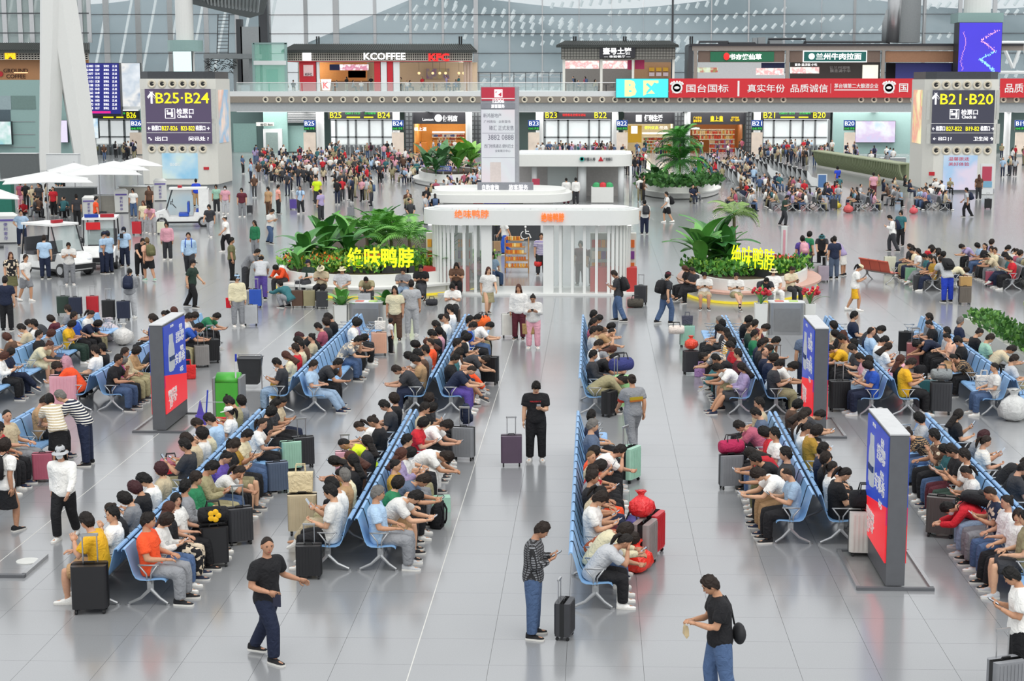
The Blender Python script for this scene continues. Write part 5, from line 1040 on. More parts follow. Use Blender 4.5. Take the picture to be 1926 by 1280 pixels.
# ------------------------------------------------------------------ plants
M_LEAF = ocmat('leaf', .42, wr=.15, scale=4, spec=.5); M_STEM = mat('plant_stem', '#5d7a3f', .6); M_TRUNK = mat('palm_trunk', '#7d6f58', .8, bump=.5); M_SOIL = mat('soil', '#3d3126', .9, bump=.6)
def leaf_mesh(kind):
    k = ('leaf', kind)
    if k in MESHC: return MESHC[k]
    mb = MB()
    if kind == 'paddle':
        n = 8; L = 1.0; rows = []
        for i in range(n+1):
            f = i/n; w = .17*math.sin(PI*min(1, f*.92+.06))**.75*(1-.15*f)+.004; z = .55*f-.55*f*f*.9; y = L*(f-.12*f*f)
            rows.append([(-w, y, z+.10*w), (-w*.5, y, z+.02), (0, y, z-.03*w), (w*.5, y, z+.02), (w, y, z+.10*w)])
        mb.loft(rows, closed=False); m = mb.mesh('leaf_paddle', M_LEAF, True)
    elif kind == 'blade':
        rows = []
        for i in range(7):
            f = i/6; w = .045*math.sin(PI*(f*.85+.13)); rows.append([(-w, f*.8, .75*f-.55*f*f), (0, f*.8, .75*f-.55*f*f-.012), (w, f*.8, .75*f-.55*f*f)])
        mb.loft(rows, closed=False); m = mb.mesh('leaf_blade', M_LEAF, True)
    else:   # frond: a curved rib with leaflets
        def P(f): return V(0, .95*f-.1*f*f, .75*f-1.0*f*f)
        mb.tube([tuple(P(i/6)) for i in range(7)], [.014, .012, .01, .008, .006, .004, .003], 5)
        for i in range(2, 17):
            f = i/17; p = P(f); l = .36*math.sin(PI*(f*.8+.15))
            for s in (-1, 1):
                q = p+V(s*l*.8, l*.55, -l*.35); md = (p+q)/2+V(0, 0, .03); w = V(0, .022, 0)
                mb.add([tuple(p), tuple(md-w), tuple(q), tuple(md+w)], [(0, 1, 2, 3)])
        m = mb.mesh('leaf_frond', M_LEAF)
    MESHC[k] = m; return m
GREENS = ['#4f8f42', '#5fa048', '#447f3a', '#72b058', '#3f7a40']
def plant(x, y, z, kind, n, size, lab, cat='plant', h=0., tilt=(25, 70), seed=0, name='leafy_plant', cols=None, group='plants in the planters', stem=True):
    rnd = random.Random(seed*31+7); t = thing(name, lab, cat, (x, y, z), 0, group); me = leaf_mesh(kind)
    if h: MB().tube([(0, 0, -.1), (.03, .02, h*.5), (0, 0, h)], [.09, .07, .06], 8).build('trunk', M_TRUNK, t)
    for i in range(n):
        a = 2*PI*(i+rnd.random()*.6)/n*1.0+i*2.4*0; e = math.radians(rnd.uniform(*tilt)); s = size*rnd.uniform(.75, 1.1)
        hz = h+ (rnd.uniform(.1, .5)*size if kind == 'paddle' else .02)
        mw = Matrix.Translation((0, 0, hz))@Matrix.Rotation(a, 4, 'Z')@Matrix.Rotation(e, 4, 'X')@Matrix.Scale(s, 4)
        if kind == 'paddle':
            d = mw@Vector((0, 0, 0)); MB().tube([(0, 0, -.05), (0, 0, hz)], [.02*size, .012*size], 5).build('stalk', M_STEM, t) if i % 3 == 0 else None
        obj('leaf', me, t, color=rnd.choice(cols or GREENS), mw=mw)
    return t
def foliage(name, lab, pts, seed, cols, cat='ground cover', n=700, size=.16, hgt=.35, kind='stuff'):
    "dense low planting over a polygon strip given as a list of (x, y, z, radius)"
    rnd = random.Random(seed); mb = MB(); ms = [mat('foliage_'+c.strip('#'), c, .5, var=.2) for c in cols]
    for i in range(n):
        cx, cy, cz, r = rnd.choice(pts); a = rnd.random()*2*PI; q = r*math.sqrt(rnd.random()); p = V(cx+q*math.cos(a), cy+q*math.sin(a), cz+rnd.random()*hgt); d = nrm(V(rnd.gauss(0, 1), rnd.gauss(0, 1)-.3, abs(rnd.gauss(0, 1))+.3)); s = size*rnd.uniform(.6, 1.4)
        sd = nrm(np.cross(d, V(rnd.gauss(0, 1), rnd.gauss(0, 1), .2)))*s*.32; mb.cur = rnd.randrange(len(ms)); mb.add([tuple(p), tuple(p+d*s*.5-sd), tuple(p+d*s), tuple(p+d*s*.5+sd)], [(0, 1, 2, 3)])
    c = np.mean([q[:3] for q in pts], 0)
    return mb.build(name, ms, label=lab, cat=cat, kind=kind)
def shape(pts, n=40):
    "smooth closed outline through points"
    P = [np.array(p) for p in pts]; out = []; m = len(P)
    for i in range(m):
        p0, p1, p2, p3 = P[i-1], P[i], P[(i+1) % m], P[(i+2) % m]
        for k in range(n//m): t = k/(n//m); out.append(tuple(.5*((2*p1)+(-p0+p2)*t+(2*p0-5*p1+4*p2-p3)*t*t+(-p0+3*p1-3*p2+p3)*t**3)))
    return out
def grow(pts, d):
    c = np.mean(pts, 0); o = []
    for p in pts: v = np.array(p)-c; l = np.linalg.norm(v); o.append(tuple(c+v*(l+d)/l))
    return o
M_PLW = mat('planter_white', '#dfe0dc', .4, var=.03); M_GLOW = mat('yellow_glow_strip', '#e8d23a', emit=.9, var=.05)
def planter(lab, ctrl, h=.85, seat=True, seatm=None, glow=None):
    pts = shape(ctrl); c = np.mean(pts, 0); t = thing('planter', lab, 'planter', (c[0], c[1], 0))
    wb(MB().prism(pts, 0, h-.12), 'wall', M_PLW, t, 'auto'); wb(MB().prism(grow(pts, -.12), h-.12, h-.06), 'soil', M_SOIL, t); mb = MB(); g = grow(pts, -.12); n = len(pts)
    mb.add([(x, y, h-.12) for x, y in pts]+[(x, y, h) for x, y in pts]+[(x, y, h) for x, y in g]+[(x, y, h-.1) for x, y in g], [q for i in range(n) for q in ((i, (i+1) % n, n+(i+1) % n, n+i), (n+i, n+(i+1) % n, 2*n+(i+1) % n, 2*n+i), (2*n+i, 2*n+(i+1) % n, 3*n+(i+1) % n, 3*n+i))]); wb(mb, 'rim', M_PLW, t)
    if seat:
        wb(MB().prism(grow(pts, .55), .36, .44), 'bench_top', seatm or M_PLW, t, 'auto'); wb(MB().prism(grow(pts, .38), .06, .36), 'bench_base', M_PLW, t, 'auto')
    if glow: wb(MB().prism(grow(pts, .42), 0.01, .09), 'lit_strip', M_GLOW, t)
    return t
def g2(x, y, z=0.): p = gp(x, y, z); return (p[0], p[1])
# left planter
pl = planter('long white curved planter bench full of green plants left of the pavilion', [g2(535, 543), g2(605, 556), g2(700, 559), g2(815, 552), g2(912, 537), (g2(890, 508)), g2(800, 480), g2(680, 472), g2(590, 490)], glow=True)
def lit(word_, x0, y0, x1, y1, Y, lab, rz=0.):
    a = at((x0+x1)/2, y1, Y); t = thing('lit_letters', lab, 'sign', a, rz); X0, Z0, X1, Z1 = pr(x0, y0, x1, y1, Y); n = len(word_)
    if abs(rz) > .3: X0, X1 = 0, (X1-X0)/math.cos(rz)
    w = (X1-X0)/n
    for i, ch in enumerate(word_):
        o = text('letter', ch, 1., L_NEON, t, (-(X1-X0)/2+w*(i+.5), 0, (Z1-Z0)/2), ext=.05 if abs(rz) < .3 else .012, bold=.014 if abs(rz) < .3 else 0.); FIT.append((o, w*.9, Z1-Z0))
    MB().bbox((-(X1-X0)/2, .06, -.6), ((X1-X0)/2, .1, .04)).build('base_rail', M_DSTEEL, t)
    for k in (-1, 0, 1): MB().bbox((k*(X1-X0)*.4-.03, .06, -.9), (k*(X1-X0)*.4+.03, .1, .02)).build('post', M_DSTEEL, t)
    return t
YPL = gp(720, 530)[1]
lit('绝味鸭脖', 653, 466, 779, 502, gp(715, 552)[1], 'four glowing yellow characters standing in the left planter')
def pp(x, y, d=0., z=.78): p = gp(x, y, z); return p[0], p[1]+d, z
rnd = random.Random(3)
for i, (x, y, kind, n, s, lab) in enumerate([(575, 500, 'paddle', 15, 1.6, 'tall paddle-leaved plant at the left end of the left planter'), (610, 492, 'paddle', 18, 1.8, 'dark paddle-leaved plant second from the left in the left planter'), (652, 488, 'paddle', 15, 1.7, 'paddle-leaved plant left of the yellow letters'), (560, 512, 'paddle', 7, 1.1, 'small paddle-leaved plant at the far left planter tip'), (690, 478, 'frond', 20, 1.7, 'bushy fan palm behind the yellow letters left'), (735, 474, 'frond', 22, 1.8, 'bushy fan palm behind the yellow letters middle'), (770, 480, 'frond', 18, 1.6, 'bushy fan palm behind the yellow letters right'), (715, 470, 'paddle', 14, 1.9, 'bright paddle-leaved plant among the fan palms'), (838, 506, 'blade', 22, 1.9, 'spiky upright plant in front of the pavilion left room'), (835, 512, 'paddle', 6, .9, 'low broad-leaved plant under the spiky upright one')]):
    X, Y_, Z = pp(x, y); plant(X, Y_, Z, kind, n, s, lab, seed=i, h=0 if kind != 'frond' else .7, tilt=(-5, 66) if kind != 'frond' else (-10, 55), cols=None if kind != 'frond' else ['#6aa84a', '#7cb858', '#5a9a48'])
foliage('ground_cover', 'dense low green planting in the left planter', [(*pp(x, y)[:2], .78, .9) for x, y in ((565, 501), (590, 506), (615, 509), (645, 510), (680, 511), (715, 511), (750, 509), (785, 507), (815, 505), (850, 501), (880, 497), (895, 494), (600, 492), (640, 492), (690, 487), (740, 487), (790, 492), (840, 497))], 1, ['#4a8a38', '#6aa845', '#3a7030', '#8ab84a', '#a8b848'], n=5200, size=.19, hgt=.42)
foliage('red_flowers', 'scattered red and orange flowers in the left planter', [(*pp(x, y)[:2], 1.12, .5) for x, y in ((550, 507), (600, 507), (620, 513), (705, 507), (826, 505))], 2, ['#e0502a', '#d83a2a', '#e8882a'], 'flowers', n=130, size=.13, hgt=.25)
# right planter
planter('white curved planter bench with palms right of the pavilion', [g2(1300, 550), g2(1352, 567), g2(1430, 568), g2(1495, 556), g2(1518, 540), g2(1485, 520), g2(1400, 508), g2(1318, 520)], seatm=mat('bench_coral', '#c9a090', .5), glow=True)
lit('绝味鸭脖', 1378, 464, 1452, 504, gp(1410, 558)[1], 'four glowing yellow characters standing in the right planter', math.radians(-52))
for i, (x, y, kind, n, s, lab) in enumerate([(1318, 510, 'paddle', 15, 1.9, 'tall paddle-leaved plant at the left end of the right planter'), (1345, 504, 'paddle', 20, 2.0, 'largest paddle-leaved plant in the right planter'), (1368, 508, 'paddle', 14, 1.4, 'dark paddle-leaved plant left of the right yellow letters')]):
    X, Y_, Z = pp(x, y); plant(X, Y_, Z, kind, n, s, lab, seed=20+i, tilt=(-5, 68))
X, Y_, Z = pp(1383, 506, 1.); plant(X, Y_, Z, 'frond', 16, 1.25, 'slim palm tree with arching fronds in the right planter', 'palm', h=2.0, tilt=(-15, 40), seed=31, name='palm_tree', cols=['#7a9a50', '#8aa860', '#6a8a48'])
foliage('ground_cover', 'dense low green planting in the right planter', [(*pp(x, y)[:2], .78, .8) for x, y in ((1318, 508), (1340, 514), (1365, 517), (1400, 517), (1435, 515), (1468, 511), (1490, 504), (1340, 512), (1400, 512), (1460, 509))], 5, ['#4a8a38', '#5f9a42', '#3a7030', '#8ab84a'], n=3000, size=.19, hgt=.42)
foliage('red_flowers', 'red flowers at the right end of the right planter', [(*pp(x, y)[:2], 1.1, .45) for x, y in ((1460, 508), (1480, 506))], 6, ['#d8403a', '#e85a4a'], 'flowers', n=90, size=.13, hgt=.2)
# far planters
planter('distant white planter bench with a tree beside the bank kiosk', [g2(1215, 366), g2(1265, 374), g2(1325, 371), g2(1340, 360), g2(1290, 350), g2(1225, 352)], h=1.0)
for i, (x, y, kind, n, s, h, lab) in enumerate([(1278, 344, 'frond', 34, 2.3, 1.5, 'round leafy tree in the distant planter by the bank kiosk'), (1278, 344, 'frond', 26, 2.0, 3.0, 'upper crown of the leafy tree in the distant planter'), (1232, 344, 'paddle', 9, 1.8, 0, 'dark leafy plant left in the distant planter'), (1315, 346, 'paddle', 8, 1.4, 0, 'dark leafy plant right in the distant planter')]):
    X, Y_, Z = pp(x, y, z=.9); plant(X, Y_, Z, kind, n, s, lab, seed=40+i, h=h, tilt=(-35, 70), cols=['#3f7a35', '#4f9a3c', '#2f5a2f', '#5aa84a'])
foliage('ground_cover', 'low dark green planting in the distant planter', [(*pp(x, y, z=.95)[:2], .95, 1.2) for x, y in ((1230, 348), (1260, 352), (1295, 352), (1325, 348))], 8, ['#3a6a30', '#4a7a38', '#2f5a2a'], n=900, size=.45, hgt=.6)
planter('distant white planter bench with broad green leaves left of the information tower', [g2(790, 345), g2(830, 352), g2(890, 350), g2(900, 340), g2(850, 334), g2(800, 336)], h=1.0)
for i, (x, y, n, s, c) in enumerate([(803, 327, 8, 2.0, ['#3a6a38', '#4a7a48']), (832, 327, 9, 2.2, ['#5a8a5a', '#4a7a48']), (862, 326, 10, 2.3, ['#6aa848', '#58983c']), (886, 325, 9, 2.4, ['#86c05a', '#9acc6a']), (820, 330, 7, 1.4, ['#3a6a38'])]):
    X, Y_, Z = pp(x, y, z=.9); plant(X, Y_, Z, 'paddle', n+6, s, tilt=(-5, 65), lab=['dark broad-leaved plant at the left end of the distant left planter', 'second broad-leaved plant in the distant left planter', 'third broad-leaved plant in the distant left planter', 'bright green broad-leaved plant beside the information tower', 'low broad-leaved plant at the front of the distant left planter'][i], seed=50+i, cols=c)
t = thing('direction_plate', 'small blue direction plate on a post in the distant left planter', 'sign', gp(833, 352)); Yp = gp(833, 352)[1]; pbox('plate', 820, 312, 849, 322, Yp, mat('plate_blue', '#4a58a8', .5), t, .1); sign('检票候车区', 823, 314, 846, 320, Yp, TX_WHITE, t); wb(MB().cyl((gp(834, 352)[0], Yp+.05, 0), .06, at(834, 322, Yp)[2], 8), 'post', M_STEEL, t)
# steel bins and pots
def pot(x, y, w, hpx, lab, kind, seed, cols=None, fl=None):
    p = gp(x, y); s = w*p[1]/F; h = hpx*p[1]/F*1.02; t = thing('potted_plant', lab, 'potted plant', (p[0], p[1], 0), 0, 'pots beside the bins'); MB().loft([[(sx*q, sy*q, z) for sx, sy in ((-1, -1), (1, -1), (1, 1), (-1, 1))] for z, q in ((0, s*.42), (h, s*.5), (h, s*.42), (h-.08, s*.42))]).build('pot', M_PLW, t)
    rnd = random.Random(seed)
    for i in range(14): obj('leaf', leaf_mesh(kind), t, color=rnd.choice(cols or GREENS), mw=Matrix.Translation((0, 0, h-.05))@Matrix.Rotation(i*2.4, 4, 'Z')@Matrix.Rotation(math.radians(rnd.uniform(5, 60)), 4, 'X')@Matrix.Scale(.75*rnd.uniform(.8, 1.2), 4))
    if fl:
        mb = MB()
        for i in range(26): a = rnd.random()*6.28; q = .3*math.sqrt(rnd.random()); mb.ball((q*math.cos(a), q*math.sin(a), h+.28+rnd.random()*.22), .055, 6, 4)
        mb.build('blossoms', mat('blossom_red', fl, .6), t)
pot(643, 630, 24, 58, 'square white pot with a leafy plant left of the left steel bin', 'paddle', 1); pot(1430, 628, 24, 58, 'square white pot with red flowers left of the right steel bin', 'blade', 2, fl='#c8283a'); pot(1522, 626, 20, 56, 'square white pot with red leaves right of the right steel bin', 'blade', 3, ['#5a8a40', '#a83a3a', '#4a7a38'], fl='#b83040'); pot(727, 628, 20, 56, 'square white pot with thin plant right of the left steel bin', 'paddle', 4)
def bin_(x0, x1, y0, y1, lab):
    p = gp((x0+x1)/2, y1); w = (x1-x0)*p[1]/F; h = at((x0+x1)/2, y0, p[1])[2]; t = thing('waste_bin', lab, 'bin', (p[0], p[1], 0)); MB().rbox((0, .3, h/2), (w, .6, h), .12).build('body', M_STEEL, t); MB().box((0, -.012, h*.48), (w*.72, .02, h*.72)).build('door', mat('steel_door', '#9c9d9e', .4, .8), t); MB().rbox((0, .3, h+.012), (w*1.02, .62, .03), .12).build('lid_rim', M_WHITE, t); MB().rbox((-w*.2, .3, h+.03), (w*.25, .3, .02), .05).build('opening', mat('opening_red', '#c85a4a', .5), t); MB().rbox((w*.2, .3, h+.03), (w*.25, .3, .02), .05).build('opening', mat('opening_green', '#a8c85a', .5), t)
bin_(656, 720, 570, 632, 'stainless steel waste bin behind the left rear bench'); bin_(1446, 1513, 570, 630, 'stainless steel waste bin behind the centre-right rear bench')
# ------------------------------------------------------------------ snack pavilion with slatted glass rooms
def pavilion():
    A = gp(785, 402, 3.2); B = gp(1208, 410, 3.2); yf = gp(1120, 556)[1]; yb = gp(1000, 382, 3.35)[1]
    t = thing('snack_pavilion', 'white oval snack pavilion with slatted glass rooms and orange characters', 'kiosk', ((A[0]+B[0])/2, yf, 0)); R = (yb-yf)/2; cy = (yf+yb)/2; x0, x1 = A[0]+R, B[0]-R
    def outline(r, n=14): return [(x1+r*math.cos(a), cy+r*math.sin(a)) for a in [-PI/2+PI*k/n for k in range(n+1)]]+[(x0+r*math.cos(a), cy+r*math.sin(a)) for a in [PI/2+PI*k/n for k in range(n+1)]]
    z0, z1 = at(1100, 424, yf)[2], at(1100, 396, yf)[2]; M_PV = mat('pavilion_white', '#dcdedc', .4, var=.02)
    wb(MB().prism(outline(R), z0, z1), 'roof_fascia', M_PV, t, 'auto'); wb(MB().prism(outline(R-.18), z1, z1+.03), 'roof_top', mat('roof_pale', '#cdd0cf', .5), t, 'auto'); wb(MB().prism(outline(R*.66), z1+.03, z1+.08), 'roof_raised_ring', M_PV, t)
    for k in range(7): x = x0+(x1-x0)*k/6; wb(MB().bbox((x-.012, cy-R+.2, z1+.03), (x+.012, cy+R-.2, z1+.036)), 'roof_seam', M_GREYP, t)
    wb(MB().prism(outline(R+.05), 0, .07), 'floor_plate', M_PV, t)
    rs = R-.35; M_RG = mat('room_glass', '#dbe8e4', .05, alpha=.2, var=0.)
    def arc(sgn, n, extra):
        pts = []
        xc = x1 if sgn > 0 else x0
        for k in range(n+1): a = -PI/2+PI*k/n; pts.append((xc+sgn*rs*math.cos(a), cy+rs*math.sin(a)))
        return [(xc-sgn*extra, cy-rs)]+pts+[(xc-sgn*extra, cy+rs)]
    for sgn, extra in ((1, 2.3), (-1, 1.3)):
        P = arc(sgn, 16, extra); seg = []
        for a, b in zip(P[:-1], P[1:]):
            L = math.hypot(b[0]-a[0], b[1]-a[1]); m = max(1, round(L/.42))
            for k in range(m): seg.append(((a[0]+(b[0]-a[0])*k/m, a[1]+(b[1]-a[1])*k/m), (a[0]+(b[0]-a[0])*(k+1)/m, a[1]+(b[1]-a[1])*(k+1)/m)))
        for a, b in seg:
            an = math.atan2(b[1]-a[1], b[0]-a[0]); o = MB().box((0, 0, (z0+.07)/2), (.11, .05, z0-.07)).build('slat', M_PV, t, (a[0]-t.location.x, a[1]-t.location.y, 0), an)
        mb = MB(); n = len(P); Q = [(p[0]+(xx-p[0])*0, p[1]) for p, xx in zip(P, [0]*n)]
        mb.loft([[(p[0], p[1], .08) for p in P], [(p[0], p[1], z0) for p in P]], closed=False); g = wb(mb, 'glass_wall', M_RG, t)
        xe = (x1 if sgn > 0 else x0)-sgn*extra; wb(MB().bbox((xe-.06, cy-rs, 0), (xe+.06, cy+rs, z0)), 'inner_wall', mat('pale_green_white', '#cfdad4', .4), t); wb(MB().bbox((xe-.2, cy-rs-.1, 0), (xe+.2, cy-rs+.25, z0)), 'door_post', M_PV, t)
        xm = (x1+.2 if sgn > 0 else x0-.3)
        wb(MB().bbox((xm-.9, cy-.5, .07), (xm+.9, cy+.1, 1.0)), 'counter', mat('counter_red', '#b83a38', .5), t); wb(MB().bbox((xm-.9, cy+.9, .07), (xm+.9, cy+1.3, 2.2)), 'shelf', M_WARMW, t); goods_at(xm-.85, xm+.85, .3, 2.1, cy+.82, t)
        for k in range(4): wb(MB().cyl((xm-.6+.4*k, cy-.5, z0-.06), .07, .06, 8), 'ceiling_lamp', L_WHITE, t)
    sign('绝味鸭脖', 855, 394, 919, 410, gp(887, 505)[1]-.1 if 0 else yf+.05, L_ORG, t); sign('绝味鸭脖', 1018, 400, 1061, 417, yf+.0, L_ORG, t)
    return t, yf, yb
def goods_at(X0, X1, Z0, Z1, Y, t):
    rnd = random.Random(int(X0*10)); mb = MB(); ms = [mat('pack_'+c.strip('#'), c, .5) for c in ('#c83028', '#e8a030', '#f0e8d8', '#d86a2a', '#7a3a8a')]
    for r in range(4):
        for c in range(9): mb.cur = rnd.randrange(5); z = Z0+(Z1-Z0)*r/4; x = X0+(X1-X0)*c/9; mb.bbox((x+.01, Y, z), (x+(X1-X0)/9-.02, Y+.1, z+.3))
    wb(mb, 'snack_packs', ms, t, kind='stuff')
PV, PYF, PYB = pavilion()
# dark counter with wheelchair symbol behind the pavilion
Yc = gp(985, 452)[1]; t = thing('accessible_counter', 'dark service counter with white wheelchair symbol behind the pavilion', 'counter', (gp(975, 452)[0], Yc, 0)); pbox('front', 905, 414, 1016, 453, Yc, M_DSTEEL, t, .8); wb(slab(903, 411, 1018, 414, Yc-.1, 1.), 'worktop', mat('counter_red'), t)
p = at(989, 440, Yc-.05); mb = MB(); L_ = lambda x, z: (p[0]+x, Yc-.04, p[2]+z); mb.tube([L_(-.02, .28), L_(0, .02), L_(.18, .0), L_(.26, -.2)], .03, 6); mb.tube([L_(0, .14), L_(.16, .14)], .025, 6); mb.ball(L_(-.02, .37), (.06, .02, .06), 8, 5); mb.tube([L_(-.06+.2*math.cos(a), -.05+.2*math.sin(a)) for a in [math.radians(110+26*k) for k in range(9)]], .022, 6); wb(mb, 'wheelchair_symbol', TX_WHITE, t)
# snack display stand
p = gp(972, 513); t = thing('snack_stand', 'stepped wooden snack display stand with packets by the pavilion', 'display stand', (p[0], p[1], 0)); 
for k in range(5): MB().box((0, .1*k, .25+.28*k), (1.05-.12*k, .45, .03)).build('shelf', mat('stand_wood', '#b98a50', .6), t)
for s in (-1, 1): MB().box((s*.5, .2, .75), (.03, .5, 1.5)).build('side_panel', mat('stand_wood'), t)
mb = MB(); rnd = random.Random(8); ms = [mat('snk_'+c.strip('#'), c, .5) for c in ('#e8b050', '#d88a30', '#f0dca0', '#c86a2a')]
for k in range(5):
    for c in range(8): mb.cur = rnd.randrange(4); mb.box((-.42+.12*c*(1-.1*k), .1*k-.05, .34+.28*k), (.09, .2, .14))
mb.build('snack_packs', ms, t, kind='stuff')
# ------------------------------------------------------------------ information booth with advert tower, bank kiosk
YI = gp(950, 392)[1]; t = thing('information_tower', 'tall advert tower with red header above the information booth', 'tower', (at(940, 345, YI)[0], YI, 0))
X0, Z0, X1, Z1 = pr(905, 163, 975, 350, YI); wb(MB().bbox((X0, YI, 0), (X1, YI+1.1, Z1)), 'body', mat('tower_grey', '#9a9ca2', .5), t); pbox('red_header', 905.5, 164, 968, 189, YI-.06, mat('header_red', '#d83a52', .4, emit=.5), t, .06); pbox('white_line', 905.5, 184.5, 968, 186, YI-.09, TX_WHITE, t, .03); pbox('grey_header', 905.5, 194, 968, 204, YI-.06, mat('header_grey', '#83858c', .4), t, .06); pbox('advert_face', 906, 206, 968, 344, YI-.06, artmat('art_tower', ['#eceaf2', '#e4e0ec', '#f0e4ea', '#e8eef2'], .25, .85), t, .06)
sign('?', 932, 170, 942, 181, YI-.1, L_WHITE, t, bold=.03); mb = MB(); a0, b0, a1, b1 = pr(930, 168, 945, 183, YI-.1)
for q in (((a0, b0), (a1, b0+.06)), ((a0, b1-.06), (a1, b1)), ((a0, b0), (a0+.06, b1)), ((a1-.06, b0), (a1, b1))): mb.bbox((q[0][0], YI-.12, q[0][1]), (q[1][0], YI-.08, q[1][1]))
wb(mb, 'frame_icon', L_WHITE, t); sign('12306', 927, 187, 948, 193.5, YI-.06, L_WHITE, t, bold=.02); sign('旅客服务', 924, 196, 949, 203, YI-.06, L_WHITE, t)
for s, x0, y0, x1, y1 in (('新鸿基地产', 909, 213, 943, 221), ('广州南站 · 全新登场', 910, 226, 960, 231), ('臻汇 正式发售', 920, 236, 966, 245), ('3882 0888', 918, 253, 966, 263), ('西门地铁通达 便利巴士', 911, 271, 966, 278), ('全新展示中心', 931, 281, 960, 286)): sign(s, x0, y0, x1, y1, YI-.06, TX_GREY, t)
for y in (250, 296): pbox('rule', 907, y, 968, y+.7, YI-.09, TX_GREY, t, .03)
for xa, ya, xb in ((922, 305, 942),): pbox('printed_building', xa, ya, xb, 342, YI-.1, mat('print_building', '#cfc4c0', .6), t, .03)
t = thing('information_booth', 'low white information booth with scalloped canopy and grey sign', 'kiosk', (gp(930, 395)[0], YI+.5, 0)); pts = shape([at(808, 370, YI-3)[:2], at(900, 378, YI-4)[:2], at(1055, 372, YI-3)[:2], at(1062, 360, YI+2)[:2], at(940, 352, YI+4)[:2], at(815, 358, YI+2)[:2]]); zc_ = at(930, 366, YI)[2]
wb(MB().prism(pts, zc_-.25, zc_+.25), 'canopy', M_PLW, t, 'auto'); wb(MB().prism(grow(pts, -.4), zc_+.25, zc_+.45), 'canopy_crown', M_PLW, t, 'auto'); wb(MB().prism(grow(pts, -1.2), 0, 1.1), 'counter', M_PLW, t, 'auto'); wb(MB().prism(grow(pts, -1.8), 1.1, zc_-.2), 'core', M_GREYP, t)
pbox('sign_board', 898, 343, 1003, 361, YI-2.2, mat('header_grey'), t, .2); sign('自助查询', 907, 347, 938, 357, YI-2.2, L_WHITE, t); sign('旅客服务', 957, 347, 993, 357, YI-2.2, L_WHITE, t)
for i, (xa, xb, c) in enumerate(((910, 958, '#4a44c8'), (958, 984, '#55564a'), (890, 908, '#b04858'))): pbox('cloth_valance', xa, 371, xb, 383, YI-3.6, mat('valance_'+str(i), c, .7), t, .06)
YB = gp(1100, 380)[1]; t = thing('bank_kiosk', 'white curved bank kiosk with round columns behind the information booth', 'kiosk', (gp(1085, 380)[0], YB, 0)); z0, z1 = at(1085, 313, YB)[2], at(1085, 291, YB)[2]
X0, _, X1, _ = pr(960, 300, 1190, 310, YB); R = 1.6
def ro(d, yb=7.): return [(X0+d, YB+d), (X1-R, YB+d)]+[(X1-R+(R-d)*math.cos(a), YB+R+(R-d)*math.sin(a)) for a in [-PI/2+PI/2*k/6 for k in range(1, 7)]]+[(X1-d, YB+yb-d), (X0+d, YB+yb-d)]
wb(MB().prism(ro(0), z0, z1), 'roof_fascia', M_PLW, t, 'auto'); wb(MB().prism(ro(.4), z1, z1+.05), 'roof_top', M_WHITE, t); wb(MB().bbox((X0, YB+6, 0), (X1-.5, YB+6.2, z0)), 'back_wall', mat('kiosk_wall', '#c9c5c2', .5), t)
for xa, w in ((1005, 10), (1095, 16), (1168, 12), (1186, 5)): p = at(xa, 350, YB+.6); wb(MB().cyl((p[0], YB+.8, 0), w*YB/F/2, z0, 16), 'column', M_WHITE, t, True)
pbox('glass_pane', 1030, 313, 1085, 372, YB+1.2, M_GLASS, t, .05); pbox('counter', 1112, 352, 1154, 381, YB-1, M_PLW, t, 1.); sign('中国人寿', 1098, 296, 1120, 302, YB-.02, TX_DARK, t); sign('广发银行', 1135, 296, 1152, 302, YB-.02, TX_DARK, t); pbox('poster', 1001, 336, 1015, 350, YB-.3, mat('poster_rose'), t, .05)
o = wb(MB().lathe((0, 0, 0), [(.16, 0), (.16, .05), (.1, .05), (.1, 0)], 16), 'round_emblem', mat('emblem_teal', '#2f9a90', .5), t); o.location = Vector(at(1094.5, 299, YB-.08))-t.location; o.rotation_euler = (PI/2, 0, 0)
mb = MB(); a = at(1130, 299, YB-.05); mb.add([(a[0]-.17, YB-.05, a[2]-.14), (a[0]+.17, YB-.05, a[2]-.14), (a[0], YB-.05, a[2]+.18), (a[0]-.17, YB, a[2]-.14), (a[0]+.17, YB, a[2]-.14), (a[0], YB, a[2]+.18)], [(0, 1, 2), (3, 5, 4), (0, 3, 4, 1), (1, 4, 5, 2), (2, 5, 3, 0)]); wb(mb, 'triangle_emblem', mat('red_paint'), t)
for xa, c in ((1122, '#3a9a60'), (1134, '#c83038'), (1146, '#3a9a60')): p = at(xa, 350, YB-.6); wb(MB().ball((p[0], YB-.6, p[2]), .28, 8, 6), 'balloon', mat('balloon_'+c.strip('#'), c, .5), t)
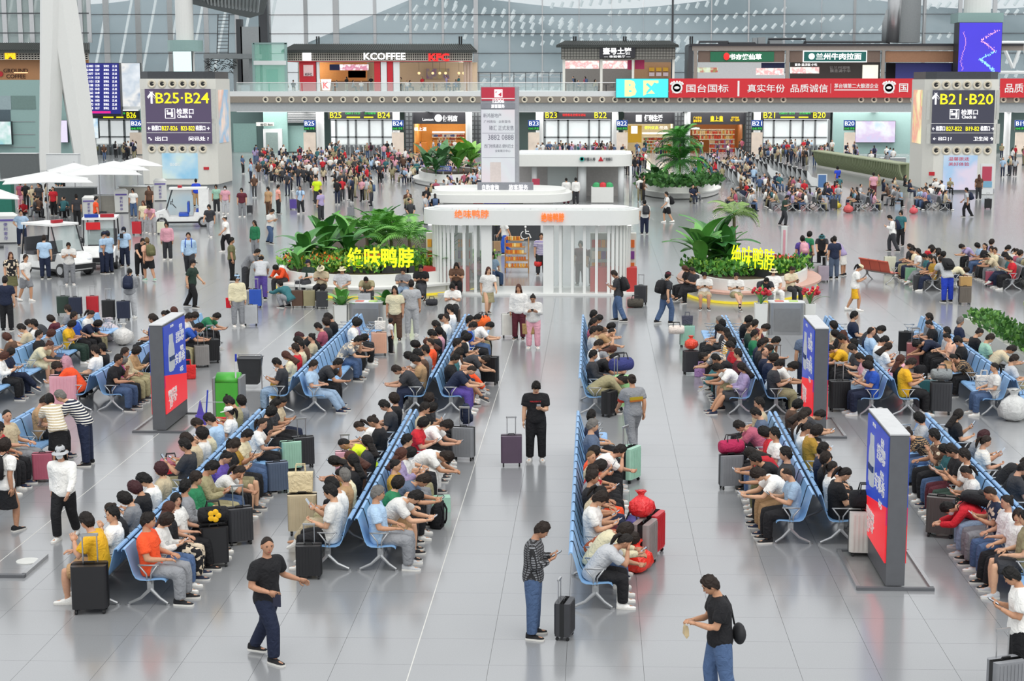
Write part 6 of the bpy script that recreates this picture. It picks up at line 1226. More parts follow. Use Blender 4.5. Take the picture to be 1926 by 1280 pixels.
# ------------------------------------------------------------------ advert stands
def standee(x, y, htop, side, rz, lab, W=2.05):
    "double-sided upright advert stand; origin at the middle of its foot"
    p = gp(x, y); t = thing('advert_stand', lab, 'advert stand', (p[0], p[1], 0), rz, 'blue and red advert stands'); H = htop; D = .30; M_AS = mat('stand_grey', '#5a5c60', .45)
    MB().bbox((-D/2, 0, .06), (D/2, W, H)).build('frame', M_AS, t); MB().bbox((-D/2-.01, -.01, H-.004), (D/2+.01, W+.01, H+.02)).build('top_cap', mat('stand_cap', '#c2c3c4', .4), t)
    MB().bbox((-.62, -.08, 0), (.62, .0, .05)).build('foot_bar', M_AS, t); MB().bbox((-.62, W, 0), (.62, W+.08, .05)).build('foot_bar', M_AS, t); MB().bbox((-.62, 0, 0), (-.56, W, .06)).build('foot_rail', M_STEEL, t); MB().bbox((.56, 0, 0), (.62, W, .06)).build('foot_rail', M_STEEL, t); MB().bbox((-.56, 0, .0), (.56, W, .02)).build('base_plate', mat('base_plate', '#8f9190', .25, .3), t)
    for s in (-1, 1):
        xx = s*(D/2+.012); z1 = H-.05; z0 = .42; zm = z0+(z1-z0)*.30
        f = MB(); f.bbox((xx-.01, .05, zm), (xx+.01, W-.05, z1)); f.build('blue_face', mat('stand_blue', '#2a46b4', .35, emit=.75, var=.25, scale=1.2), t); f = MB()
        f.add([(xx-.012, .05, z0), (xx-.012, W-.05, z0), (xx-.012, W-.05, zm+.02), (xx-.012, .05, zm+.3), (xx+.012, .05, z0), (xx+.012, W-.05, z0), (xx+.012, W-.05, zm+.02), (xx+.012, .05, zm+.3)], [(0, 1, 2, 3), (4, 7, 6, 5), (0, 4, 5, 1), (1, 5, 6, 2), (2, 6, 7, 3), (3, 7, 4, 0)]); f.build('red_face', mat('stand_red', '#ee2c38', .35, emit=.8, var=.05), t)
        # upright bottle picture and white lettering; a = distance from the left hand edge as read
        def yy(a): return W-a if s > 0 and False else (a if s < 0 else W-a)
        def Y_(a): return W-a if s < 0 else a
        mb = MB(); c = Y_(.62); hb = z1-zm
        mb.loft([[(xx+s*.014+s*(.02 if q else 0), c+w*math.cos(k*PI/8)*1.0, zm+hb*zz) for k in range(1)]+[(xx+s*.015, c-w, zm+hb*zz), (xx+s*.04, c-w*.5, zm+hb*zz), (xx+s*.04, c+w*.5, zm+hb*zz), (xx+s*.015, c+w, zm+hb*zz)] for q, (w, zz) in enumerate(((.16, .22), (.24, .25), (.25, .55), (.20, .66), (.15, .70), (.15, .80), (.12, .83)))]); mb.build('printed_bottle', mat('print_bottle', '#dfe6ee', .5, emit=.35), t)
        MB().bbox((min(xx, xx+s*.05), c-.2, zm+hb*.40), (max(xx, xx+s*.05), c+.2, zm+hb*.47)).build('bottle_label', mat('label_navy', '#1f3a6a', .5), t)
        def tx(w_, a, zz, h, width, m=TX_WHITE):
            o = text('lettering', w_, 1., m, t, (xx+s*.02, Y_(a), zz), rot=(PI/2, 0, PI/2 if s > 0 else -PI/2), ext=.004, bold=.012); FIT.append((o, width, h))
        for w_, a, zf, h, wd in (('京东', .75, .955, .06, .3), ('低价', 1.55, .86, .14, .28), ('全场不限购', 1.45, .76, .13, .75), ('正品9块9', 1.45, .67, .13, .75), ('畅饮', 1.6, .50, .12, .3), ('安慕希', 1.4, .36, .26, .9), ('¥5', 1.5, .15, .12, .3)): tx(w_, a, zm+hb*zf, h, wd)
        for w_, a, zf, h, wd in (('限时优惠', .62, .72, .15, .75), ('上新有礼', .62, .55, .15, .75), ('立即下单', .62, .36, .12, .6), ('JD', .45, .2, .1, .25)): tx(w_, a, z0+(zm-z0)*zf, h, wd)
    return t
M_ZZ = 0
def top_z(x, y, Y): return at(x, y, Y)[2]
pR = gp(1683, 1108); standee(1683, 1108, top_z(1690, 818, pR[1]), -1, 0, 'blue and red advert stand nearest the camera, at the right front bench')
pL = gp(300, 813); standee(300, 813, top_z(300, 612, pL[1]), 1, 0, 'blue and red advert stand beside the far left bench')
pM = gp(1541, 823); standee(1541, 823, top_z(1545, 618, pM[1]), -1, 0, 'blue and red advert stand between the two centre-right benches')
p = gp(-62, 1086); t = thing('advert_stand', 'grey foot bar of an advert stand at the left picture edge', 'advert stand', (p[0], p[1], 0)); MB().bbox((-.3, 0, 0), (.95, .10, .05)).build('foot_bar', mat('stand_grey'), t); MB().bbox((.88, .1, 0), (.95, 1.2, .06)).build('foot_rail', M_STEEL, t)
# ------------------------------------------------------------------ cleaning equipment by the left bench
p = gp(428, 792); t = thing('cleaning_machine', 'green floor cleaning machine behind the left front bench', 'cleaning machine', (p[0], p[1], 0)); M_GRN = mat('machine_green', '#4aa83a', .4); H_ = top_z(428, 702, p[1])
MB().loft([[(sx*.27, y, z) for sx in (-1, 1) for y, z in (((0, 0), (0, H_*.8)) if sx < 0 else ((0, H_*.8), (0, 0)))] for y in (0,)]+[[(-.27, .55, 0), (-.27, .55, H_*.8), (.27, .55, H_*.8), (.27, .55, 0)]]).build('tank', M_GRN, t)
mb = MB(); mb.loft([[(x, .275+.275*math.cos(a), H_*.8+.22*math.sin(a)) for a in [PI*k/8 for k in range(9)]] for x in (-.27, .27)]); mb.build('domed_lid', M_GRN, t, smooth=True); 
for s in (-1, 1): MB().rbox((s*.31, .28, H_*.45), (.07, .62, H_*.9), .03).build('side_panel', mat('machine_grey', '#7d8083', .5), t)
MB().box((0, -.012, H_*.35), (.05, .02, H_*.45)).build('slot', M_BLACK, t); MB().tube([(.2, .1, H_*.6), (.22, .05, H_*1.0), (.24, .02, H_*1.25)], .02, 6).build('broom_handle', M_WHITE, t); MB().tube([(.24, .02, H_*1.25), (.245, .02, H_*1.4)], .025, 6).build('broom_grip', mat('grip_blue', '#2a3fb0', .5), t)
for s in (-1, 1): MB().cyl((s*.22, .1, 0), .06, .05, 8).build('castor', M_BLACK, t)
p = gp(396, 832); t = thing('mop_trolley', 'cleaning trolley with red bucket and purple mop press', 'trolley', (p[0], p[1], 0)); MB().rbox((0, .2, .22), (.62, .45, .06), .06).build('deck', M_GREYP, t); MB().loft([[(sx*w+.1, .2+sy*w*.8, z) for sx, sy in ((-1, -1), (1, -1), (1, 1), (-1, 1))] for z, w in ((.25, .15), (.52, .20), (.50, .17), (.28, .13))]).build('red_bucket', mat('bucket_red', '#c0202c', .4), t); MB().tube([(-.08, 0, .5), (-.02, -.02, .30), (.2, -.02, .30), (.28, 0, .5)], .01, 6).build('bucket_handle', M_WHITE, t); MB().loft([[(sx*.12-.22, .2+sy*.15, z) for sx, sy in ((-1, -1), (1, -1), (1, 1), (-1, 1))] for z in (.25, .62)]).build('mop_press', mat('press_purple', '#5a4aa8', .4), t); MB().add([(-.32, .1, .62), (-.16, .1, .62), (-.24, .1, .95), (-.32, .16, .62), (-.16, .16, .62), (-.24, .16, .95)], [(0, 1, 2), (3, 5, 4), (0, 3, 4, 1), (1, 4, 5, 2), (2, 5, 3, 0)]).build('press_lever', mat('press_purple'), t); MB().tube([(-.15, .3, .6), (-.1, .3, 1.15)], .018, 6).build('mop_handle', mat('grip_blue'), t)
for sx in (-1, 1):
    for sy in (0, .4): MB().cyl((sx*.26, sy, 0), .05, .19, 8).build('castor', M_BLACK, t)
MB().tube([(-.28, .42, .2), (-.28, .42, .85), (.28, .42, .85), (.28, .42, .2)], .014, 6).build('push_bar', M_STEEL, t)
p = gp(468, 745); t = thing('rubbish_cart', 'black sack cart beside the green cleaning machine', 'cart', (p[0]-.2, p[1]+1.2, 0)); MB().loft([[(sx*w, sy*w*.8, z) for sx, sy in ((-1, -1), (1, -1), (1, 1), (-1, 1))] for z, w in ((.12, .22), (.8, .30), (.82, .33), (.8, .27))]).build('sack', mat('sack_black', '#2e3033', .6, bump=.5), t); MB().tube([(-.3, 0, 0), (-.3, 0, .9), (.3, 0, .9), (.3, 0, 0)], .015, 6).build('frame', M_STEEL, t)
# ------------------------------------------------------------------ electric carts
def cart(x, y, rz, lab, long=False, closed=False, bar=True, flag=False):
    p = gp(x, y); t = thing('electric_cart', lab, 'electric cart', (p[0], p[1], 0), rz, 'station patrol carts'); t.scale = (1.2, 1.2, 1.15); M_CW = mat('cart_white', '#e2e3e1', .3); M_CB = mat('cart_black', '#222326', .45); L = 2.7; w = .62
    # front of the cart points to -y
    MB().loft([[(sx*ww, y_, z) for sx, z in ((-1, .25), (-1, zz), (1, zz), (1, .25))] for y_, ww, zz in ((-1.35, .42, .5), (-1.2, .58, .72), (-.75, .6, .86), (-.6, .6, .5), (.5, .6, .5), (.55, .6, .72), (1.2, .6, .72), (1.3, .55, .45))]).build('body', M_CW, t); MB().box((0, 0, .24), (1.25, 2.6, .08)).build('chassis', M_CB, t); MB().box((0, -1.36, .38), (1.1, .08, .16)).build('bumper', M_CB, t)
    for s in (-1, 1):
        MB().ball((s*.38, -1.27, .62), (.11, .05, .06), 8, 5).build('headlamp', L_WHITE if 0 else mat('lamp_glass', '#e8ecf0', .1), t)
        for yy in (-.95, .95):
            o = MB().lathe((0, 0, 0), [(.03, -.07), (.2, -.08), (.25, -.06), (.25, .06), (.2, .08), (.03, .07)], 18).build('wheel', M_CB, t, (s*.58, yy, .25)); o.rotation_euler = (0, PI/2, 0)
            o2 = MB().lathe((0, 0, 0), [(.001, 0), (.15, 0), (.15, .03), (.001, .04)], 14).build('hub_cap', M_STEEL, o, (0, 0, .075 if s > 0 else -.1))
        MB().tube([(s*.56, -.75, .85), (s*.54, -.45, 1.82)], .025, 6).build('front_post', M_CB, t); MB().tube([(s*.56, 1.15, .7), (s*.54, 1.0, 1.82)], .028, 6).build('rear_post', M_CW if closed else M_CB, t)
        MB().tube([(s*.6, -.55, 1.15), (s*.74, -.5, 1.2)], .012, 5).build('mirror_arm', M_CB, t); MB().box((s*.78, -.5, 1.2), (.12, .03, .18)).build('mirror', M_CB, t)
    MB().rbox((0, .28, 1.86), (1.22, 1.75, .07), .12).build('roof', M_CW, t); MB().add([(-.52, -.72, .9), (.52, -.72, .9), (.5, -.47, 1.78), (-.5, -.47, 1.78), (-.52, -.70, .9), (.52, -.70, .9), (.5, -.45, 1.78), (-.5, -.45, 1.78)], [(0, 1, 2, 3), (4, 7, 6, 5), (0, 4, 5, 1), (1, 5, 6, 2), (2, 6, 7, 3), (3, 7, 4, 0)]).build('windscreen', M_GLASS, t)
    for yy, c in ((.05, 'cart_seat_blue' if closed else 'cart_seat'), (.85, 'cart_seat_blue' if closed else 'cart_seat')): 
        m = mat(c, '#2f55b8' if closed else '#4a4b50', .6); MB().rbox((0, yy, .60 if yy < .5 else .78), (1.0, .45, .14), .06).build('seat', m, t); MB().rbox((0, yy+.22, .95 if yy < .5 else 1.1), (1.0, .1, .5), .04).build('backrest', m, t)
    o = MB().lathe((0, 0, 0), [(.15, 0), (.17, .012), (.15, .024), (.13, .012)], 16).build('steering_wheel', M_CB, t, (-.25, -.42, .98)); o.rotation_euler = (math.radians(-50), 0, 0)
    if closed:
        for s in (-1, 1): MB().bbox((s*.6-.02, .75, .5), (s*.6+.02, 1.2, 1.82)).build('side_panel', M_CW, t)
        MB().bbox((-.6, 1.18, .5), (.6, 1.22, 1.82)).build('rear_panel', M_CW, t)
    if bar == 'red': MB().rbox((0, -.1, 1.96), (.45, .2, .10), .06).build('beacon', mat('beacon_red', '#d8283a', .3, emit=.3), t)
    elif bar: MB().rbox((-.28, -.25, 1.97), (.5, .2, .12), .05).build('blue_beacon', mat('beacon_blue', '#2a50c8', .3, emit=.3), t); MB().rbox((.28, -.25, 1.97), (.5, .2, .12), .05).build('red_beacon', mat('beacon_red', '#d8283a', .3, emit=.3), t)
    if flag: MB().box((-.2, -.62, 1.6), (.5, .02, .28)).build('red_plate', mat('plate_red', '#d02028', .5), t)
    return t
cart(108, 515, math.radians(58), 'open white patrol cart with dark seats beside two officers', bar='red'); cart(192, 500, math.radians(12), 'white patrol cart with blue and red beacon bar facing the camera', flag=True); cart(345, 425, math.radians(-78), 'white patrol cart with blue seats and a closed back', closed=True, bar='red')
# ------------------------------------------------------------------ cafe corner with white parasols
def parasol(x, y, half, lab, rz=0., apex=.55):
    z = 2.45; p = gp(x, y, z); t = thing('parasol', lab, 'parasol', (p[0], p[1], 0), rz, 'white cafe parasols'); s = half*p[1]/F; mb = MB(); q = [(-s, -s), (s, -s), (s, s), (-s, s)]; m = mat('parasol_canvas', '#d2d3d2', .7, var=.03)
    for i in range(4):
        a, b = q[i], q[(i+1) % 4]; mid = ((a[0]+b[0])/2*.93, (a[1]+b[1])/2*.93); MB().add([(a[0], a[1], z), (mid[0], mid[1], z+.06), (b[0], b[1], z), (0, 0, z+apex), (a[0], a[1], z-.03), (mid[0], mid[1], z+.03), (b[0], b[1], z-.03), (0, 0, z+apex-.04)], [(0, 1, 3), (1, 2, 3), (4, 7, 5), (5, 7, 6), (0, 4, 5, 1), (1, 5, 6, 2)]).build('canopy_panel', m, t); MB().tube([(0, 0, z+apex-.1), (a[0]*.97, a[1]*.97, z-.02)], .015, 5).build('rib', M_STEEL, t)
    MB().cyl((0, 0, 0), .035, z+apex+.08, 8).build('pole', M_STEEL, t); MB().box((0, 0, .05), (.7, .7, .1)).build('base', M_DSTEEL, t); return t
for x, y, h, l in ((88, 340, 80, 'front white parasol left of the cafe corner'), (186, 326, 74, 'wide white parasol in the middle of the cafe corner'), (215, 318, 60, 'rear white parasol overlapping the middle one'), (258, 311, 44, 'farthest white parasol beside the left tower'), (140, 322, 50, 'rear left white parasol behind the front one'), (-12, 372, 46, 'white parasol cut by the left picture edge')): parasol(x, y, h, l, rz=.35)
def block(x, y, w, hpx, dep, m, name, lab, cat): 
    p = gp(x, y); W_ = w*p[1]/F; h = hpx*p[1]/F; t = thing(name, lab, cat, (p[0], p[1], 0)); MB().bbox((-W_/2, 0, 0), (W_/2, dep, h)).build('body', m, t); MB().bbox((-W_/2-.04, -.05, h), (W_/2+.04, dep+.05, h+.05)).build('worktop', M_WHITE, t); return t
block(196, 400, 44, 32, .7, mat('counter_greige', '#a8a49a', .6), 'service_counter', 'greige service counter between two white kiosk boxes', 'counter'); block(118, 330, 60, 40, .8, M_WHITE, 'cafe_counter', 'white cafe counter below the leaning column', 'counter'); block(35, 335, 70, 46, .8, mat('counter_dark', '#5a5f60', .6), 'cafe_counter', 'dark cafe counter at the far left under the parasols', 'counter'); block(255, 395, 60, 44, .7, mat('counter_greige'), 'service_counter', 'greige counter in front of the left tower', 'counter'); block(140, 395, 80, 42, .6, mat('counter_dark'), 'cafe_counter', 'dark open shelf under the front parasol', 'counter'); block(8, 400, 30, 60, .6, mat('stall_green', '#1f6a5a', .5), 'green_stall', 'dark green stall under the leftmost parasol', 'stall')
def lantern(x, y, w, hpx, lab):
    p = gp(x, y); W_ = w*p[1]/F; h = hpx*p[1]/F; t = thing('kiosk_box', lab, 'kiosk box', (p[0], p[1], 0), .25, 'white kiosk boxes'); MB().loft([[(sx*W_*.5*q, sy*W_*.4*q+W_*.4, z) for sx, sy in ((-1, -1), (1, -1), (1, 1), (-1, 1))] for z, q in ((.06, .96), (h*.86, 1.0), (h*.9, 1.02), (h, .62))]).build('body', M_PLW, t); MB().box((0, W_*.4, .03), (W_*.9, W_*.7, .06)).build('plinth', M_DSTEEL, t)
    for k, ch in enumerate('便利寄存'): o = text('character', ch, h*.13, mat('print_violet', '#6a5aa8', .5), t, (0, -.02, h*(.62-.15*k)), ext=.004)
    MB().bbox((-W_*.42, -.03, h*.74), (W_*.42, 0, h*.80)).build('print_band', mat('print_violet'), t)
for x, y, w, h, l in ((12, 458, 40, 58, 'white kiosk box with violet characters at the left picture edge'), (168, 410, 24, 42, 'white kiosk box with violet characters under the front parasol'), (229, 401, 25, 46, 'white kiosk box with violet characters in the middle'), (302, 378, 24, 42, 'white kiosk box with violet characters below the left tower')): lantern(x, y, w, h, l)
# ------------------------------------------------------------------ benches and chairs in the middle distance
GREY_SEAT = '#8b8e92'
MID = []
def midbench(x, y, n, nm, rows=(-1, 1), col=GREY_SEAT):
    p = gp(x, y)
    for s, w in ((-1, 'left'), (1, 'right')):
        if s in rows: bench(p[0], p[1], n, s, f'grey beam bench, {nm}, facing {w}', col, group='grey benches in the middle distance', strips=False)
    MID.append((p[0], p[1], n, nm))
midbench(1775, 548, 10, 'right middle distance'); midbench(1925, 546, 12, 'right picture edge')
for x, y, n, nm in ((1398, 397, 6, 'far group right of the distant planter, first pair'), (1478, 397, 6, 'far group right of the distant planter, second pair'), (1530, 397, 6, 'far group right of the distant planter, third pair'), (1632, 397, 6, 'far group right of the distant planter, fourth pair'), (1765, 396, 6, 'far pair in front of the right tower')): midbench(x, y, n, nm)
p = gp(1612, 526); bench(p[0], p[1], 3, 1, 'red beam bench standing alone beside the group with suitcases', '#c85a44', group='single benches', rz=math.radians(-60))
# massage chairs
mb = MB(); mb.loft([[(-.36, y, z), (.36, y, z), (.36, y+.12, z+.05), (-.36, y+.12, z+.05)] for y, z in ((-.7, .18), (-.3, .38), (.2, .42), (.45, .75), (.75, 1.2))]); CH1 = mb.mesh('recliner_cushion', M_BLACK, True)
mb = MB()
for s in (-1, 1): mb.loft([[(s*.4-.06, y, z), (s*.4+.06, y, z), (s*.4+.06, y, z2), (s*.4-.06, y, z2)] for y, z, z2 in ((-.6, .05, .3), (-.1, .02, .62), (.45, .05, .75), (.85, .6, 1.25))])
CH2 = mb.mesh('recliner_arm', M_WHITE, 'auto'); k = 0
for (xa, ya, xb, yb, n, nm) in ((1345, 312, 1400, 352, 9, 'first row'), (1400, 300, 1455, 335, 9, 'second row'), (1452, 322, 1530, 350, 10, 'third row')):
    a, b = gp(xa, ya), gp(xb, yb)
    for i in range(n):
        q = a+(b-a)*i/(n-1); t = thing('massage_chair', f'black and white massage chair, {ORD[i]} of the {nm} near gate B21', 'massage chair', (q[0], q[1], 0), math.radians(115), 'massage chairs'); obj('cushion', CH1, t); obj('arms', CH2, t)
# boat-shaped slatted planters on the right
def hull(x, y, L, lab, h=1.6):
    p = gp(x, y); t = thing('hull_planter', lab, 'planter', (p[0], p[1], 0), math.radians(8 if L > 10 else -20)); m = mat('hull_green', '#8f9878', .5)
    for i in range(int(L/.45)):
        yy = i*.45; MB().loft([[(xx-.03, yy+.06*0, z), (xx+.10, yy+.02, z), (xx+.10, yy+.12, z), (xx-.03, yy+.10, z)] for xx, z in ((.55, .15), (.25, .55), (.05, 1.0), (0, h))]).build('hull_rib', m, t)
    MB().bbox((-.05, 0, h), (1.2, L, h+.1)).build('hull_rim', m, t); MB().bbox((.5, 0, .0), (1.2, L, .2)).build('hull_base', M_WARMW, t); MB().bbox((.6, 0, .2), (1.2, L, h)).build('hull_back', m, t)
    return t
hull(1922, 700, 3.6, 'pale green boat-shaped slatted planter at the right edge', 1.9); hull(1690, 345, 26, 'long pale green boat-shaped planter left of the right tower', 1.5)
p = gp(1885, 672); t = thing('hedge_trough', 'low white trough with a clipped green hedge at the right edge', 'planter', (p[0], p[1], 0)); MB().bbox((0, -3.2, 0), (1.1, 5.4, .45)).build('trough', M_WARMW, t)
foliage('hedge', 'clipped green hedge in the low white trough', [(p[0]+.5, p[1]-2.7+.9*k, .45, .55) for k in range(9)], 12, ['#4a7a38', '#6a9a48', '#3a6a30'], 'hedge', n=1500, size=.17, hgt=.28)
# reception desk, glass barrier posts, notice boards
block(1680, 320, 46, 22, 1.0, M_GREYP, 'reception_desk', 'grey reception desk right of the lit wall screen', 'desk')
t = thing('notice_board', 'blue framed notice board beside the massage chairs', 'notice', gp(1546, 358)); Yn = gp(1546, 358)[1]; pbox('frame', 1537, 327, 1556, 357, Yn, M_WHITE, t, .1); pbox('board', 1539, 329, 1554, 352, Yn-.04, mat('board_sky', '#6a9ad8', .5, emit=.3), t, .04)
t = thing('ticket_post', 'slim pale ticket post with a pink stripe near the right planter', 'post', gp(1473, 528)); p = gp(1473, 528); MB().bbox((-.12, -.06, 0), (.12, .06, at(1473, 425, p[1])[2])).build('post', M_WHITE, t); MB().bbox((-.05, -.07, .3), (.05, -.06, at(1473, 432, p[1])[2])).build('pink_stripe', mat('stripe_pink', '#d89aa8', .5), t); MB().box((0, 0, .02), (.6, .5, .04)).build('base', M_STEEL, t)
# ------------------------------------------------------------------ people
build_protos(list(POSES))
POSE = dict(p='sit_phone', w='sit_bow', u='sit_up', t='sit_turn', x='sit_cross', c='sit_chin', d='sit_deep', o='sit_out', r='sit_raise', e='sit_eat')
R_ = math.radians
SEATS = {
 'A1R': 'u/orange/grey/s p/white*/denim/n u/black/black%/lr t/white/black/l T/grey*/black/s u/green*/black/f p/khaki*/khaki/s c/white/denim/y p/purple/black/o p/black/khaki^/s r/mustard/black/y p/cream/denim/s - e/white/black/y - p/black/black/n x/charcoal/black/s p/beige/navy/y',
 'A1L': 'e/yellow/tan^/s T/white/charcoal/s e/black/black/o p/grey/black/n p/black/maroon/nm p/white/black/f u/beige/grey/nm - - r/charcoal/khaki/s p/beige*/black/s u/white/navy/n p/cream/denim/n p/sky/navy/s w/grey/black/s u/white/grey/y p/khaki/black/s u/grey/black/n',
 'B1L': 'r/white/black/s x/white/beige/s t/tan/khaki/sg p/cream/black/o u/black/black/l p/brown/black/lr w/black/mustard%/l u/charcoal/black/l w/lime/black/z - p/black/black/o w/white/grey/y - p/charcoal/black/s u/black/black/n',
 'B1R': 'u/sky/grey/sg w/white/tan^/s e/green/black/n w/slate/black/s u/mustard/black/o r/lilac*/grey/lr p/white/khaki/n u/white/black/s d/white/white/f - p/red/white/n w/white/black/f r/beige/black/s p/black/black/n u/charcoal/black/n',
 'A2L': 'p/charcoal/lightdenim/s - p/cream%/mustard/lr u/red/grey/s t/cream/black/s p/brown/black/s - u/beige/black/o - w/black/black/sm p/rose/black/s u/charcoal/navy/n - p/black/black/f - - - -',
 'A2R': 'o/sky/lightdenim/s c/charcoal/black/s - - - - - C/grey%/denim/s - w/brown=/black/n - p/white/black/n u/lilac/charcoal/n - - - - -',
 'B2L': 'w/charcoal/navy/s p/tan/black/f p/brown/navy/f u/grey/khaki/s w/white/black/n u/orange/black/z p/brown/maroon/lr w/charcoal/black/n p/black/grey/f u/pink/black/n p/black/black/s - t/white/grey/s p/silver/black/s - u/white/black/s - -',
 'B2R': 'w/navy/purple/z x/black/black^/s p/teal/navy/s x/white/orange/s u/brown/grey/s d/charcoal/black/s - p/black/maroon/n u/white/charcoal/l - p/blue/black/s u/sky/denim/s w/white/khaki/s p/maroon/black/s - - - -',
 'C1R': 'c/silver/black/y w/cream*/denim/n d/rust%/brown/n p/white/black/f p/beige/maroon/y u/black/navy/s u/grey/orange/s p/red%/black/n t/beige/black/zb r/orange/black/n c/white/black/s - u/slate/black/sg - t/navy/black/s - - -',
 'C2R': 'd/khaki*/khaki/s - u/charcoal*/black/s w/black/grey/s - p/white/black/s w/grey/denim/lr - u/silver/black/s p/beige/khaki/s c/tan/black/b u/rose/black/s p/charcoal/black/s w/brown/black/n u/black/black/f - - -',
 'D1L': 'p/sky/black/b w/white/tan/f u/charcoal/black/s c/black/olive/s w/red/grey/l u/white/denim/s p/red/black/n - w/rose/black/s p/slate/black/s u/beige/black/s -',
 'D1R': 'p/black/black/y u/white/navy/y t/black/black/n u/navy/black/s - - p/mustard/denim/n o/white/denim/y u/white/black/s p/brown/black/l w/charcoal/black/s p/brown/grey/n',
 'D2L': 'o/lilac*/charcoal^/l w/white/khaki^/f u/maroon/grey/s c/black/black/s x/red/teal/s u/slate/black/s d/grey%/black/s u/yellow=/black/s u/navy=/black/s p/charcoal*/black/f - t/white/black/s u/navy/black/sg - - - - -',
 'D2R': 'p/charcoal/khaki/s w/white/black/f p/navy/black/n t/navy/black/b p/black/grey/s u/charcoal/black/s p/navy/khaki/s c/teal%/black/s u/green/black/s - t/darkgreen/black/s e/beige/charcoal/s w/maroon/black/s p/black/black/n - - - -',
 'E1L': '- u/khaki/charcoal^/s T/white/black/n u/white/denim/o p/navy%/grey/z d/red*/lightdenim/s - p/white/black%/y r/white/darkgreen/s p/black/maroon/s p/teal*/denim/l e/brown%/black/s - c/tan#/denim/o - o/silver*/denim/n - -',
 'E1R': '- - - - - - - p/charcoal/black/s w/black/black/s w/black/charcoal/s - r/white=/black/y p/grey/black/nm - - r/black/black/l - -',
 'E2L': 'p/blue/navy/n u/white/lightdenim/f p/pink/grey/s - p/charcoal/black/s u/sky/black/s w/yellow/black/s p/tan/black/s u/brown/black/lr p/black/black/n - u/beige/black/n - - - - - -',
 'E2R': 'p/yellow/black/s u/black/grey/lr - w/pink/black/n - p/white/red/l p/white/grey/s - u/sky/black/b p/navy/black/n - w/charcoal/black/s - u/navy/black/s - - - -',
 'F2L': 'u/white/denim/y - - - c/tan#/black/y - x/black/tan^/s - p/peach/black/o u/silver/black/s d/navy/black/s - p/black/black/o u/grey/black/s - - - -',
 'F2R': '- - o/silver/khaki^/s - - - w/beige/black/s p/mint/grey/s - p/black/black/o - - u/navy/black/sg - - - - -',
 'Z2R': 'e/black/denim/s p/magenta/black/ng u/beige*/khaki/s p/tan*/khaki/n - c/charcoal/black/s - - p/orange/navy/s r/khaki/navy/s p/beige/khaki/lr w/blue/black/s p/white/black/s p/charcoal/black/f - w/green/black/s - -',
 'Z2L': 'w/orange/black/f - u/white/black/s u/black/navy/s - - - - - - - u/charcoal/black/s p/khaki/black/f - p/white/black/y u/pink/black/lr - -',
 'Z1R': '- - - - - - - - - - - e/darkgreen/black/s u/red%/black/n t/beige/grey/z - - p/tan/black/s -',
 'Z1L': '- - - - - - - - - - - - - - - u/sky/black/sg w/white/grey/s -',
 'Y2R': '- - p/white*/black/nr x/navy/navy/n - - c/cream/cream~/or u/black/charcoal/s p/grey/denim/nr - - p/yellow/darkgreen/n u/blue/black/s w/navy/black/n p/white/khaki/y - - -',
 'Y2L': '- - - - - - - p/brown/black/nr - p/beige/black/s u/white/black/s - w/charcoal/black/s p/maroon/black/n - u/grey/black/s - -',
}
def seat_xy(row, side, i, d=.41):
    X, Y0, n, nm = ROWS[row]; return X+side*d, Y0+(i+.5)*PITCH
SEATP = {}
for key, s in SEATS.items():
    row, sd = key[:2], 1 if key[2] == 'R' else -1; X, Y0, n, nm = ROWS[row]; rnd = random.Random(key)
    for i, tok in enumerate(s.split()):
        if tok == '-' or i >= n: continue
        po, top, bot, hair = tok.split('/'); x, y = seat_xy(row, sd, i); tw = top.rstrip('*=#%')
        ln = f'{nm} row'; side = 'right side' if sd > 0 else 'left side'
        lab = f'person in {word(tw)} top, {ORD[i]} seat from the near end, {ln}, {side}'
        mir = po.isupper() or rnd.random() < .5
        if po.isupper(): mir = True
        sc = rnd.uniform(.97, 1.05)*(.97 if hair[0] in 'lnyo' else 1.02)
        SEATP[key, i] = person(x, y, (-PI/2 if sd > 0 else PI/2)+rnd.uniform(-.14, .14), POSE[po.lower()], top, bot, hair, rnd.choice(['white', 'black', 'silver', 'charcoal', 'navy', 'white']), lab, z=.0, sc=sc, mir=mir, owner=f'the {ORD[i]} sitter, {ln}, {side}', mask=(key, i) in (('E2L', 0), ('E1L', 5), ('B1R', 6), ('D2L', 11)), hat=('cap', 'white') if (key, i) == ('A1L', 15) else ('cap', 'black') if (key, i) in (('Z2R', 8), ('Z2R', 9), ('F2L', 6)) else None, pack='black' if (key, i) in (('E1L', 5),) else None)
